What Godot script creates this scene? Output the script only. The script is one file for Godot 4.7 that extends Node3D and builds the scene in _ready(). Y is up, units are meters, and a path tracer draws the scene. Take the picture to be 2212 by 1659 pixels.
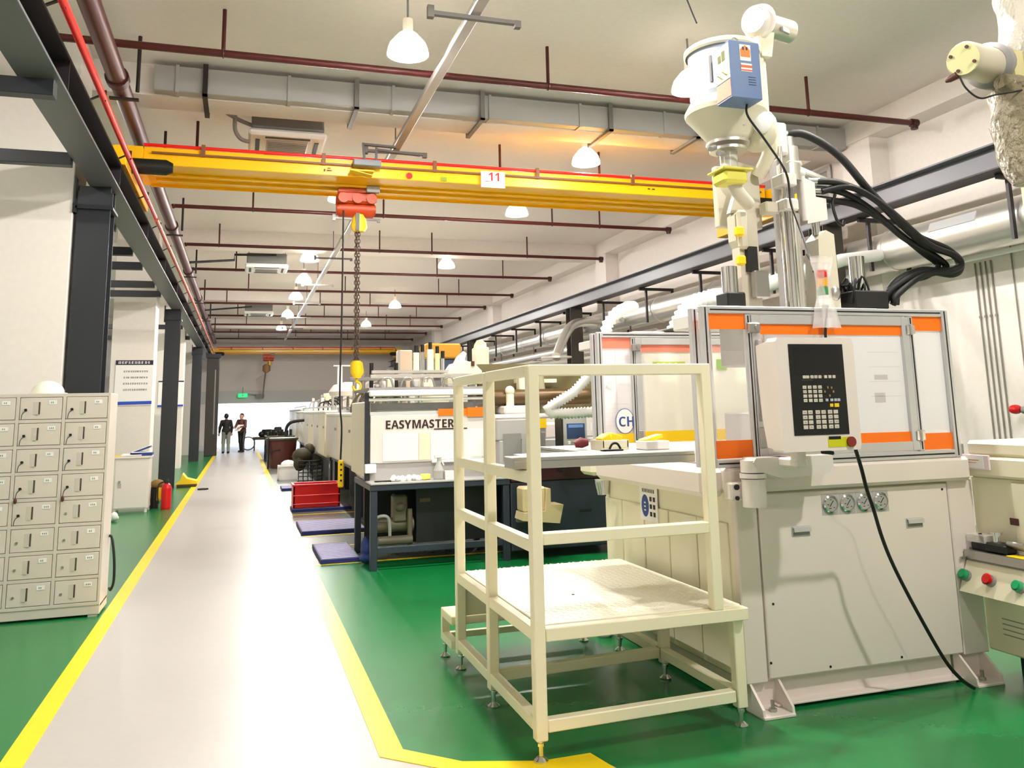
extends Node3D
# A factory hall with injection moulding machines. World: x to the right across the hall, y up, -z down the aisle. Metres.

const CEIL := 6.06
const WALLX := 9.48
var mats := {}
var front_machine: Node3D
var rng := RandomNumberGenerator.new()


class Sh:
	var v := PackedVector3Array()
	var n := PackedVector3Array()
	var t := PackedVector2Array()
	var o := Vector3.ZERO

	func _init(off := Vector3.ZERO) -> void:
		o = -off

	func tri(a: Vector3, b: Vector3, c: Vector3, na: Vector3, nb: Vector3, nc: Vector3) -> void:
		# a, b, c anticlockwise seen from outside; written clockwise
		v.append(a + o); v.append(c + o); v.append(b + o)
		n.append(na); n.append(nc); n.append(nb)
		t.append(Vector2.ZERO); t.append(Vector2.ZERO); t.append(Vector2.ZERO)

	func quad(a: Vector3, b: Vector3, c: Vector3, d: Vector3, want := Vector3.ZERO) -> Sh:
		var g := (c - a).cross(d - b)
		if g.length_squared() < 1e-16:
			return self
		g = g.normalized()
		if want != Vector3.ZERO and g.dot(want) < 0.0:
			g = -g
			var x := b
			b = d
			d = x
		tri(a, b, c, g, g, g)
		tri(a, c, d, g, g, g)
		return self

	func face(a: Vector3, b: Vector3, c: Vector3, d: Vector3) -> Sh:
		# a print: a bottom left, b bottom right, c top right, d top left
		quad(a, b, c, d)
		var k := t.size() - 6
		var q := [Vector2(0, 1), Vector2(1, 0), Vector2(1, 1), Vector2(0, 1), Vector2(0, 0), Vector2(1, 0)]
		for i in 6:
			t[k + i] = q[i]
		return self

	func tri3(a: Vector3, b: Vector3, c: Vector3, want := Vector3.ZERO) -> void:
		var g := (b - a).cross(c - a).normalized()
		if want != Vector3.ZERO and g.dot(want) < 0.0:
			tri(a, c, b, -g, -g, -g)
		else:
			tri(a, b, c, g, g, g)

	func box(c: Vector3, s: Vector3, bev := 0.0, ba := Basis()) -> Sh:
		var h := s * 0.5
		bev = minf(bev, minf(h.x, minf(h.y, h.z)) * 0.95)
		var pt := func(sg: Vector3, ax: int) -> Vector3:
			var p := Vector3(sg.x * (h.x - bev), sg.y * (h.y - bev), sg.z * (h.z - bev))
			p[ax] = sg[ax] * h[ax]
			return c + ba * p
		for ax in 3:
			var u := (ax + 1) % 3
			var w := (ax + 2) % 3
			for s1 in [-1.0, 1.0]:
				var q := []
				for k in [[-1.0, -1.0], [1.0, -1.0], [1.0, 1.0], [-1.0, 1.0]]:
					var sg := Vector3.ZERO
					sg[ax] = s1; sg[u] = k[0]; sg[w] = k[1]
					q.append(pt.call(sg, ax))
				var nn := Vector3.ZERO
				nn[ax] = s1
				quad(q[0], q[1], q[2], q[3], ba * nn)
		if bev > 0.0:
			for ax in 3:
				var u := (ax + 1) % 3
				var w := (ax + 2) % 3
				for su in [-1.0, 1.0]:
					for sw in [-1.0, 1.0]:
						var a := Vector3.ZERO
						a[u] = su; a[w] = sw; a[ax] = -1.0
						var b := a
						b[ax] = 1.0
						var want := Vector3.ZERO
						want[u] = su; want[w] = sw
						quad(pt.call(a, u), pt.call(b, u), pt.call(b, w), pt.call(a, w), ba * want)
			for sx in [-1.0, 1.0]:
				for sy in [-1.0, 1.0]:
					for sz in [-1.0, 1.0]:
						var sg := Vector3(sx, sy, sz)
						tri3(pt.call(sg, 0), pt.call(sg, 1), pt.call(sg, 2), ba * sg)
		return self

	func ab(a: Vector3, b: Vector3, bev := 0.0) -> Sh:
		return box((a + b) * 0.5, (b - a).abs(), bev)

	func bar(a: Vector3, b: Vector3, w: float, h: float, bev := 0.0, up := Vector3.UP) -> Sh:
		var d := (b - a).normalized()
		if absf(d.dot(up)) > 0.99:
			up = Vector3.BACK
		var x := up.cross(d).normalized()
		var y := d.cross(x)
		return box((a + b) * 0.5, Vector3(w, h, (b - a).length()), bev, Basis(x, y, d))

	func tube(p: Array, r, sides := 10, caps := true) -> Sh:
		var m := p.size()
		var rr := []
		for i in m:
			rr.append(r[i] if r is Array else r)
		var d0: Vector3 = (p[1] - p[0]).normalized()
		var u := d0.cross(Vector3.UP if absf(d0.y) < 0.9 else Vector3.RIGHT).normalized()
		var rings := []
		var norms := []
		for i in m:
			var d: Vector3 = (p[mini(i + 1, m - 1)] - p[maxi(i - 1, 0)]).normalized()
			u = (u - d * u.dot(d)).normalized()
			var w := d.cross(u)
			var ring := []
			var nr := []
			for k in sides:
				var a := TAU * k / sides
				var e := u * cos(a) + w * sin(a)
				ring.append(p[i] + e * rr[i])
				nr.append(e)
			rings.append(ring)
			norms.append(nr)
		for i in m - 1:
			for k in sides:
				var j := (k + 1) % sides
				tri(rings[i][k], rings[i][j], rings[i + 1][j], norms[i][k], norms[i][j], norms[i + 1][j])
				tri(rings[i][k], rings[i + 1][j], rings[i + 1][k], norms[i][k], norms[i + 1][j], norms[i + 1][k])
		if caps:
			var e0: Vector3 = (p[0] - p[1]).normalized()
			var e1: Vector3 = (p[m - 1] - p[m - 2]).normalized()
			for k in sides:
				var j := (k + 1) % sides
				tri3(p[0], rings[0][k], rings[0][j], e0)
				tri3(p[m - 1], rings[m - 1][k], rings[m - 1][j], e1)
		return self

	func cyl(a: Vector3, b: Vector3, r: float, sides := 14, r2 := -1.0) -> Sh:
		return tube([a, b], [r, r if r2 < 0.0 else r2], sides)

	func lathe(prof: Array, at: Vector3, ba := Basis(), sides := 20) -> Sh:
		# profile of Vector2(radius, height), outer side walked upwards
		for i in prof.size() - 1:
			var a: Vector2 = prof[i]
			var b: Vector2 = prof[i + 1]
			var nn := Vector2(b.y - a.y, a.x - b.x).normalized()
			for k in sides:
				var e := Vector3(cos(TAU * k / sides), 0, sin(TAU * k / sides))
				var f := Vector3(cos(TAU * (k + 1) / sides), 0, sin(TAU * (k + 1) / sides))
				var ne := ba * (e * nn.x + Vector3.UP * nn.y)
				var nf := ba * (f * nn.x + Vector3.UP * nn.y)
				var p00 := at + ba * (e * a.x + Vector3.UP * a.y)
				var p01 := at + ba * (f * a.x + Vector3.UP * a.y)
				var p10 := at + ba * (e * b.x + Vector3.UP * b.y)
				var p11 := at + ba * (f * b.x + Vector3.UP * b.y)
				if a.x > 1e-6:
					tri(p00, p11, p01, ne, nf, nf)
				if b.x > 1e-6:
					tri(p00, p10, p11, ne, ne, nf)
		return self

	func prism(poly: PackedVector2Array, depth: float, xf: Transform3D) -> Sh:
		# poly in xy, pushed along +z by depth
		if not Geometry2D.is_polygon_clockwise(poly):
			poly = poly.duplicate()
		else:
			poly = poly.duplicate()
			poly.reverse()
		var id := Geometry2D.triangulate_polygon(poly)
		var zf := xf.basis * Vector3.BACK
		for i in range(0, id.size(), 3):
			var q := []
			for k in 3:
				q.append(poly[id[i + k]])
			for e in [0.0, depth]:
				tri3(xf * Vector3(q[0].x, q[0].y, e), xf * Vector3(q[1].x, q[1].y, e), xf * Vector3(q[2].x, q[2].y, e), zf if e > 0.0 else -zf)
		for i in poly.size():
			var a := poly[i]
			var b := poly[(i + 1) % poly.size()]
			var want := xf.basis * Vector3(b.y - a.y, a.x - b.x, 0)
			quad(xf * Vector3(a.x, a.y, 0), xf * Vector3(b.x, b.y, 0), xf * Vector3(b.x, b.y, depth), xf * Vector3(a.x, a.y, depth), want)
		return self

	func ring(at: Vector3, R: float, r: float, ba := Basis(), sides := 20, tsides := 8) -> Sh:
		var prof := []
		for k in tsides + 1:
			var a := TAU * k / tsides
			prof.append(Vector2(R + r * cos(a), r * sin(a)))
		return lathe(prof, at, ba, sides)

	func ball(at: Vector3, r: Vector3, sides := 14, rows := 8, lo := -PI / 2, hi := PI / 2) -> Sh:
		var nm := func(e: Vector3) -> Vector3: return Vector3(e.x / r.x, e.y / r.y, e.z / r.z).normalized()
		for i in rows:
			var a := lerpf(lo, hi, float(i) / rows)
			var b := lerpf(lo, hi, float(i + 1) / rows)
			for k in sides:
				var q := []
				for s in [[a, k], [a, k + 1], [b, k + 1], [b, k]]:
					var f: float = TAU * s[1] / sides
					q.append(Vector3(cos(s[0]) * cos(f), sin(s[0]), cos(s[0]) * sin(f)))
				if cos(a) > 1e-5:
					tri(at + q[0] * r, at + q[2] * r, at + q[1] * r, nm.call(q[0]), nm.call(q[2]), nm.call(q[1]))
				if cos(b) > 1e-5:
					tri(at + q[0] * r, at + q[3] * r, at + q[2] * r, nm.call(q[0]), nm.call(q[3]), nm.call(q[2]))
		return self

	func mesh() -> ArrayMesh:
		var a := []
		a.resize(Mesh.ARRAY_MAX)
		a[Mesh.ARRAY_VERTEX] = v
		a[Mesh.ARRAY_NORMAL] = n
		a[Mesh.ARRAY_TEX_UV] = t
		var am := ArrayMesh.new()
		am.add_surface_from_arrays(Mesh.PRIMITIVE_TRIANGLES, a)
		return am


func mt(key: String, c := Color.WHITE, rough := 0.5, metal := 0.0) -> StandardMaterial3D:
	if mats.has(key):
		return mats[key]
	var m := StandardMaterial3D.new()
	m.resource_name = key
	m.albedo_color = c
	m.roughness = rough
	m.metallic = metal
	mats[key] = m
	return m


func tag(o: Node3D, label: String, category: String, group := "", kind := "") -> Node3D:
	if label: o.set_meta("label", label)
	if category: o.set_meta("category", category)
	if group: o.set_meta("group", group)
	if kind: o.set_meta("kind", kind)
	return o


func numbered(called: String) -> String:
	if not has_node(called):
		return called
	var k := 1
	while has_node("%s_%03d" % [called, k]):
		k += 1
	return "%s_%03d" % [called, k]


func thing(called: String, label: String, category: String, at := Vector3.ZERO, group := "") -> Node3D:
	var o := Node3D.new()
	o.name = numbered(called)
	add_child(o)
	o.position = at
	tag(o, label, category, group)
	return o


func S(o: Node3D) -> Sh:
	# a shape written in world coordinates for a child of o (o stands unturned)
	var off := Vector3.ZERO
	var p: Node = o
	while p is Node3D and p != self:
		off += (p as Node3D).position
		p = p.get_parent()
	return Sh.new(off)


func pn(parent: Node, called: String) -> String:
	if not parent.has_node(called):
		return called
	var k := 1
	while parent.has_node("%s_%03d" % [called, k]):
		k += 1
	return "%s_%03d" % [called, k]


func part(parent: Node3D, called: String, s, m: Material, label := "") -> MeshInstance3D:
	var o := MeshInstance3D.new()
	o.mesh = s.mesh() if s is Sh else s
	o.material_override = null
	o.name = pn(parent, called)
	parent.add_child(o)
	if o.mesh is ArrayMesh and (o.mesh as ArrayMesh).get_surface_count() and (o.mesh as ArrayMesh).surface_get_material(0) == null:
		(o.mesh as ArrayMesh).surface_set_material(0, m)
	else:
		o.set_surface_override_material(0, m)
	if label: o.set_meta("label", label)
	return o


func single(called: String, s: Sh, m: Material, label: String, category: String, group := "", kind := "") -> MeshInstance3D:
	# a thing that is one mesh (s in world coordinates), its node at its base centre
	var lo := Vector3(1e9, 1e9, 1e9)
	var hi := -lo
	for p in s.v:
		lo = lo.min(p)
		hi = hi.max(p)
	var base := Vector3((lo.x + hi.x) * 0.5, lo.y, (lo.z + hi.z) * 0.5)
	for i in s.v.size():
		s.v[i] -= base
	var o := part(self, called, s, m)
	o.position = base
	tag(o, label, category, group, kind)
	return o


func struct(called: String, s: Sh, m: Material, parent: Node3D = self) -> MeshInstance3D:
	var o := part(parent, called, s, m)
	if parent == self:
		o.set_meta("kind", "structure")
	return o


func copy(o: Node3D, called: String, at: Vector3, label: String, group := "") -> Node3D:
	var r: Node3D = o.duplicate()
	r.name = numbered(called)
	add_child(r)
	r.position = at
	r.set_meta("label", label)
	if group: r.set_meta("group", group)
	return r


func text(parent: Node3D, called: String, words: String, h: float, at: Vector3, ba: Basis, m: Material, depth := 0.004, bold := true) -> MeshInstance3D:
	var tm := TextMesh.new()
	tm.text = words
	var f := SystemFont.new()
	f.font_names = PackedStringArray(["Droid Sans"])
	if bold: f.font_weight = 700
	tm.font = f
	tm.font_size = 32
	tm.pixel_size = h / 24.0
	tm.depth = depth
	var o := part(parent, called, tm, m)
	var off := Vector3.ZERO
	var p: Node = parent
	while p is Node3D and p != self:
		off += (p as Node3D).position
		p = p.get_parent()
	o.transform = Transform3D(ba, at - off)
	return o


func curve(pts: Array, steps := 6) -> Array:
	var out := []
	var m := pts.size()
	for i in m - 1:
		var a: Vector3 = pts[maxi(i - 1, 0)]
		var b: Vector3 = pts[i]
		var c: Vector3 = pts[i + 1]
		var d: Vector3 = pts[mini(i + 2, m - 1)]
		for k in steps:
			out.append(b.cubic_interpolate(c, a, d, float(k) / steps))
	out.append(pts[m - 1])
	return out


func ribbed(pts: Array, r: float, amp: float, pitch: float) -> Array:
	# points and radii of a corrugated hose along a curve
	var c := Curve3D.new()
	for p in pts:
		c.add_point(p)
	var L := c.get_baked_length()
	var k := int(L / pitch) * 2
	var pp := []
	var rr := []
	for i in k + 1:
		pp.append(c.sample_baked(L * i / k))
		rr.append(r + (amp if i % 2 else -amp))
	return [pp, rr]


func V(x: float, y: float, z: float) -> Vector3:
	return Vector3(x, y, z)


func _ready() -> void:
	rng.seed = 7
	set_camera_and_light()
	make_materials()
	build_room()
	build_lamps()
	build_runways()
	build_cranes()
	build_ceiling_pipes()
	build_duct()
	build_left_side()
	build_platform()
	build_front_machine()
	build_machine_tower()
	build_second_machine()
	build_right_machine()
	build_moulding_machine()
	build_machine_row()
	build_floor_items()
	build_people()


func set_camera_and_light() -> void:
	var cam := Camera3D.new()
	cam.name = "camera"
	add_child(cam)
	# lens measured from the photograph: 1819.5 pixels focal length, axis at (1106, 580.8) of 2212 x 1659
	var f := 1819.5
	cam.projection = Camera3D.PROJECTION_FRUSTUM
	cam.keep_aspect = Camera3D.KEEP_HEIGHT
	cam.near = 0.05
	cam.far = 200.0
	cam.size = 1659.0 / f * cam.near
	cam.frustum_offset = Vector2(0.0, (580.8 - 829.5) / f * cam.near)
	var yaw := -0.31043586
	var pitch := 0.16481144
	var roll := -0.02183764
	cam.transform = Transform3D(Basis(Vector3.UP, yaw) * Basis(Vector3.RIGHT, pitch) * Basis(Vector3.BACK, roll), Vector3(0, 1.68, 0))
	cam.current = true

	var env := Environment.new()
	env.background_mode = Environment.BG_SKY
	var sky := Sky.new()
	var sm := ProceduralSkyMaterial.new()
	sm.sky_top_color = Color(0.80, 0.86, 0.95)
	sm.sky_horizon_color = Color(0.95, 0.96, 0.98)
	sm.ground_bottom_color = Color(0.5, 0.5, 0.5)
	sm.ground_horizon_color = Color(0.7, 0.7, 0.7)
	sm.sky_energy_multiplier = 1.9
	sky.sky_material = sm
	env.sky = sky
	env.tonemap_mode = Environment.TONE_MAPPER_LINEAR
	env.tonemap_exposure = 1.62
	env.sdfgi_enabled = true
	env.ssao_enabled = true
	env.ssil_enabled = true
	var we := WorldEnvironment.new()
	we.name = "world_environment"
	we.environment = env
	add_child(we)


func make_materials() -> void:
	mt("plaster", Color(0.915, 0.885, 0.86), 0.9)
	mt("aisle", Color(0.75, 0.735, 0.72), 0.22)
	mt("green", Color(0.06, 0.46, 0.23), 0.2)
	mt("bay", Color(0.43, 0.45, 0.42), 0.3)
	mt("line", Color(1.0, 0.86, 0.02), 0.35)
	mt("navy", Color(0.17, 0.20, 0.25), 0.4)
	mt("column", Color(0.115, 0.13, 0.155), 0.45)
	mt("runway", Color(0.36, 0.36, 0.385), 0.4)
	mt("runway_dark", Color(0.13, 0.10, 0.115), 0.5)
	mt("red_bar", Color(0.95, 0.09, 0.03), 0.35)
	mt("sprinkler", Color(0.30, 0.06, 0.05), 0.42)
	mt("crane", Color(1.0, 0.76, 0.01), 0.3)
	mt("trolley", Color(0.74, 0.25, 0.03), 0.45)
	mt("cream", Color(0.95, 0.92, 0.80), 0.4)
	mt("white_metal", Color(0.90, 0.87, 0.845), 0.35)
	mt("machine", Color(0.90, 0.855, 0.825), 0.35)
	mt("machine_cream", Color(0.92, 0.895, 0.79), 0.4)
	mt("locker", Color(0.82, 0.785, 0.745), 0.4)
	mt("locker_door", Color(0.84, 0.805, 0.765), 0.4)
	mt("dark", Color(0.05, 0.05, 0.05), 0.5)
	mt("black", Color(0.02, 0.02, 0.022), 0.4)
	mt("rubber", Color(0.03, 0.03, 0.03), 0.6)
	mt("paper", Color(0.95, 0.94, 0.93), 0.8)
	mt("white", Color(0.94, 0.94, 0.93), 0.5)
	mt("steel", Color(0.72, 0.71, 0.70), 0.3, 0.9)
	mt("chrome", Color(0.86, 0.86, 0.86), 0.12, 1.0)
	mt("alu", Color(0.82, 0.82, 0.83), 0.35, 0.55)
	mt("galv", Color(0.82, 0.81, 0.78), 0.31, 0.8)
	mt("grey", Color(0.55, 0.54, 0.53), 0.5)
	mt("grey_light", Color(0.70, 0.69, 0.68), 0.45)
	mt("orange", Color(1.0, 0.47, 0.0), 0.45)
	mt("yellow", Color(0.97, 0.80, 0.04), 0.45)
	mt("red", Color(0.80, 0.03, 0.04), 0.35)
	mt("blue", Color(0.12, 0.22, 0.50), 0.6)
	mt("mat_blue", Color(0.30, 0.34, 0.56), 0.8)
	mt("green_button", Color(0.02, 0.62, 0.38), 0.3)
	mt("brown", Color(0.30, 0.13, 0.10), 0.5)
	var g := mt("glass", Color(1, 1, 1, 0.06), 0.04)
	g.transparency = BaseMaterial3D.TRANSPARENCY_ALPHA
	g = mt("clear_plastic", Color(0.97, 0.95, 0.94, 0.38), 0.35)
	g.transparency = BaseMaterial3D.TRANSPARENCY_ALPHA
	g = mt("pink_film", Color(0.98, 0.55, 0.45, 0.8), 0.3)
	g.transparency = BaseMaterial3D.TRANSPARENCY_ALPHA
	# faint large patches of wear in the floors' gloss and in the plaster
	var nt := func(freq: float, lo: float, hi: float, seed_: int) -> NoiseTexture2D:
		var fn := FastNoiseLite.new()
		fn.seed = seed_
		fn.frequency = freq
		fn.fractal_octaves = 5
		var tx := NoiseTexture2D.new()
		tx.width = 512
		tx.height = 512
		tx.seamless = true
		tx.noise = fn
		var gr := Gradient.new()
		gr.set_color(0, Color(lo, lo, lo))
		gr.set_color(1, Color(hi, hi, hi))
		tx.color_ramp = gr
		return tx
	for k in ["aisle", "green", "bay"]:
		var m: StandardMaterial3D = mats[k]
		m.roughness = 0.34 if k == "aisle" else 0.27
		m.albedo_texture = nt.call(0.12, 0.98, 1.0, 5)
		m.uv1_triplanar = true
		m.uv1_world_triplanar = true
		m.uv1_scale = Vector3(0.22, 0.22, 0.22)
	# crumpled film and cloth wraps
	var cn := FastNoiseLite.new()
	cn.seed = 12
	cn.frequency = 0.02
	cn.fractal_octaves = 4
	var ct := NoiseTexture2D.new()
	ct.width = 512
	ct.height = 512
	ct.seamless = true
	ct.as_normal_map = true
	ct.bump_strength = 14.0
	ct.noise = cn
	for k in [["wrap_tan", Color(0.50, 0.46, 0.37), 0.4], ["bag_white", Color(0.70, 0.68, 0.63), 0.25]]:
		var wm := mt(k[0], k[1], k[2])
		wm.normal_enabled = true
		wm.normal_texture = ct
		wm.normal_scale = 1.2
		wm.uv1_triplanar = true
		wm.uv1_scale = Vector3(2.2, 1.1, 2.2)
	var pm: StandardMaterial3D = mats["plaster"]
	pm.albedo_texture = nt.call(0.12, 0.975, 1.0, 9)
	pm.uv1_triplanar = true
	pm.uv1_world_triplanar = true
	pm.uv1_scale = Vector3(0.15, 0.15, 0.15)


func build_room() -> void:
	var pl: Material = mats.plaster
	var fl := struct("floor", Sh.new().ab(V(-6.2, -0.2, 7), V(9.7, 0, -56)), mats.aisle)
	# epoxy coats and painted lines lie a few millimetres proud of the slab
	var green := PackedVector2Array([Vector2(-6.0, -6.5), Vector2(-1.09, -6.5), Vector2(-1.09, 44), Vector2(-6.0, 44)])
	var down := Transform3D(Basis(Vector3.RIGHT, Vector3.FORWARD, Vector3.UP), Vector3.ZERO)   # (x, y) -> (x, 0, -y), thickness up
	part(fl, "green_coating", S(fl).prism(green, 0.002, down), mats.green)
	var g2 := PackedVector2Array([Vector2(0.82, 4.54), Vector2(1.08, 4.28), Vector2(1.42, 4.16), Vector2(1.68, 4.16), Vector2(1.9, 3.4), Vector2(3.2, 1.2), Vector2(3.2, -6.5), Vector2(9.47, -6.5), Vector2(9.47, 10.02), Vector2(0.82, 10.02)])
	part(fl, "green_coating", S(fl).prism(g2, 0.002, down), mats.green)
	var g3 := PackedVector2Array([Vector2(0.82, 10.02), Vector2(9.47, 10.02), Vector2(9.47, 48), Vector2(0.82, 48)])
	part(fl, "bay_coating", S(fl).prism(g3, 0.0015, down), mats.bay)
	var lines := [
		PackedVector2Array([Vector2(-1.09, -6.5), Vector2(-0.97, -6.5), Vector2(-0.97, 46), Vector2(-1.09, 46)]),
		PackedVector2Array([Vector2(0.70, 4.49), Vector2(0.96, 4.24), Vector2(1.07, 4.29), Vector2(0.825, 4.54), Vector2(0.825, 46), Vector2(0.705, 46)]),
		PackedVector2Array([Vector2(0.96, 4.24), Vector2(1.40, 3.80), Vector2(1.76, 3.80), Vector2(1.685, 4.163), Vector2(1.43, 4.16), Vector2(1.07, 4.29)]),
	]
	for z in [10.03, 11.35, 12.38, 15.03, 17.6, 20.2]:
		lines.append(PackedVector2Array([Vector2(0.826, z), Vector2(4.9 if z < 11 else 1.9, z), Vector2(4.9 if z < 11 else 1.9, z + 0.06), Vector2(0.826, z + 0.06)]))
	for l in lines:
		part(fl, "yellow_line", S(fl).prism(l, 0.004, down), mats.line)
	struct("ceiling", Sh.new().ab(V(-6.2, CEIL, 7), V(9.7, CEIL + 0.2, -50.2)), pl)
	struct("wall_right", Sh.new().ab(V(WALLX, 0, 7), V(WALLX + 0.2, CEIL, -50.2)), pl)
	struct("wall_left", Sh.new().ab(V(-6.2, 0, 7), V(-6, CEIL, -50.2)), pl)
	struct("wall_back", Sh.new().ab(V(-6, 0, 6.8), V(WALLX, CEIL, 7)), pl)
	# end wall over a wide loading opening
	struct("wall_end", Sh.new().ab(V(-6, 2.32, -50), V(WALLX, CEIL, -50.2)).ab(V(-6, 0, -50), V(-1.75, 2.32, -50.2)).ab(V(4.2, 0, -50), V(WALLX, 2.32, -50.2)), pl)
	struct("trim_end", Sh.new().ab(V(-6, 2.32, -49.9), V(WALLX, 3.0, -49.998)), mt("trim_grey", Color(0.80, 0.80, 0.78), 0.8))
	struct("wall_yard", Sh.new().ab(V(-6, 0, -56), V(WALLX, 4.5, -56.2)), mats.white)
	var dw := struct("door_1", Sh.new().ab(V(-0.95, 0, -55.9), V(0.05, 2.2, -56)), mt("door_grey", Color(0.72, 0.75, 0.74), 0.6))
	part(dw, "pane", Sh.new().ab(V(-0.75, 1.2, -55.88), V(-0.35, 2.0, -55.9)), mats.grey_light)
	# concrete beams across the hall and along the right wall
	for z in [-10.9, -20.9, -30.9, -40.9]:
		struct("ceiling_beam", Sh.new().ab(V(-6, 5.65, z), V(WALLX, CEIL, z - 0.5)), pl)
	struct("ceiling_beam", Sh.new().ab(V(9.1, 5.72, 7), V(WALLX, CEIL, -50)), pl)
	for z in [-10.25, -20.3, -31.0, -41.5]:
		struct("pillar_right", Sh.new().ab(V(9.13, 0, z), V(WALLX, CEIL, z - 0.65)), pl)
	for z in [-0.4, -10.2, -20.0, -30.0, -40.0]:
		struct("pillar_left", Sh.new().ab(V(-2.72, 0, z), V(-1.86, CEIL, z - 0.72), 0.008), pl)
	# a window high in the right wall
	var w := struct("window_1", Sh.new().ab(V(9.44, 4.75, -11.6), V(9.478, 5.65, -12.6)), mats.grey)
	part(w, "window_frame", Sh.new().ab(V(9.42, 5.58, -11.55), V(9.44, 5.66, -12.65)).ab(V(9.42, 4.7, -11.55), V(9.44, 5.58, -11.63)).ab(V(9.42, 4.7, -12.57), V(9.44, 5.58, -12.65)), mats.grey_light)


func build_lamps() -> void:
	var shade: StandardMaterial3D = mt("lamp_shade", Color(0.97, 0.96, 0.94), 0.4)   # milky acrylic: some light passes to the ceiling
	shade.backlight_enabled = true
	shade.backlight = Color(1.0, 0.98, 0.95)
	var glow := mt("lamp_glow", Color(1, 0.98, 0.94), 0.5)
	glow.emission_enabled = true
	glow.emission = Color(1.0, 0.97, 0.92)
	glow.emission_energy_multiplier = 3.0
	var o := thing("pendant_lamp", "x", "lamp", V(1.57, 5.46, -8.34), "high bay lamps in two rows")
	var at := o.position
	part(o, "lamp_shade", S(o).lathe([Vector2(0.215, -0.06), Vector2(0.222, -0.06), Vector2(0.205, 0.02), Vector2(0.19, 0.06), Vector2(0.10, 0.17), Vector2(0.06, 0.20), Vector2(0.0, 0.20)], at, Basis(), 24), shade)
	part(o, "housing", S(o).cyl(at + V(0, 0.19, 0), at + V(0, 0.34, 0), 0.055, 14), shade)
	part(o, "stem", S(o).cyl(at + V(0, 0.34, 0), at + V(0, CEIL - 5.46, 0), 0.012, 8), mats.grey)
	part(o, "lamp_face", S(o).cyl(at + V(0, 0.003, 0), at + V(0, 0.02, 0), 0.195, 24), glow)
	var spots := [
		[1.57, -8.34, "high bay lamp with blazing disc above the near end of the yellow crane"],
		[5.02, -8.5, "high bay lamp glaring beside the blue box of the hopper"],
		[4.98, -11.65, "high bay lamp hanging just above the right half of the yellow girder"],
		[1.5, -21.06, "high bay lamp glaring above the cable conduit beyond the chain hoist"],
		[1.6, -24.65, "second high bay lamp beyond the chain hoist beside the conduit"],
		[1.6, -28.3, "third high bay lamp beyond the chain hoist beside the conduit"],
		[1.6, -33.5, "fourth high bay lamp beyond the chain hoist beside the conduit"],
		[1.6, -39.0, "farthest high bay lamp beside the conduit near the end wall"],
		[5.05, -21.4, "dark sided high bay lamp on a short stem under the second ceiling beam"],
		[5.2, -30.2, "glaring high bay lamp over the far machines right of the conduit"],
		[5.1, -37.0, "farthest high bay lamp over the machine row near the right wall"],
		[1.57, -14.8, "high bay lamp hidden behind the yellow girder above the hoist"],
		[5.0, -15.2, "high bay lamp hidden behind the yellow girder near the right"],
		[1.57, -4.9, "high bay lamp above the near aisle over the frame edge"],
		[5.0, -4.7, "high bay lamp above the front machine over the frame edge"],
		[4.1, -1.0, "high bay lamp above the console machine on the right", 13.0],
		[1.57, 2.6, "high bay lamp behind the camera over the aisle", 6.0],
		[-3.9, -5.5, "high bay lamp over the left bay behind the lockers", 5.0],
		[-3.9, -15.0, "high bay lamp over the left bay between the pillars", 5.0],
		[-3.9, -25.0, "high bay lamp over the far left bay", 5.0],
	]
	for i in spots.size():
		var s: Array = spots[i]
		var p := V(s[0], 5.46, s[1])
		var l := o
		if i == 0:
			o.position = p
			o.set_meta("label", s[2])
		else:
			l = copy(o, "pendant_lamp", p, s[2])
			if l.has_node("lamp_light"):
				l.get_node("lamp_light").free()
		var om := OmniLight3D.new()
		om.name = "lamp_light"
		l.add_child(om)
		om.position = V(0, -0.022, 0)
		om.light_color = Color(1.0, 0.98, 0.955)
		om.light_energy = s[3] if s.size() > 3 else 10.0
		om.light_size = 0.1
		om.omni_range = 60.0
		om.omni_attenuation = 2.0
		om.shadow_enabled = true


func i_beam(o: Node3D, x: float, y0: float, y1: float, z0: float, z1: float, hw: float, web: Material, fl: Material, rail: Material) -> void:
	part(o, "lower_flange", S(o).ab(V(x - hw, y0, z0), V(x + hw, y0 + 0.022, z1), 0.003), fl)
	part(o, "web", S(o).ab(V(x - 0.012, y0 + 0.022, z0), V(x + 0.012, y1 - 0.022, z1)), web)
	part(o, "upper_flange", S(o).ab(V(x - hw, y1 - 0.022, z0), V(x + hw, y1, z1), 0.003), web)
	part(o, "crane_rail", S(o).ab(V(x - 0.025, y1, z0), V(x + 0.025, y1 + 0.045, z1), 0.005), rail)


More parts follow.
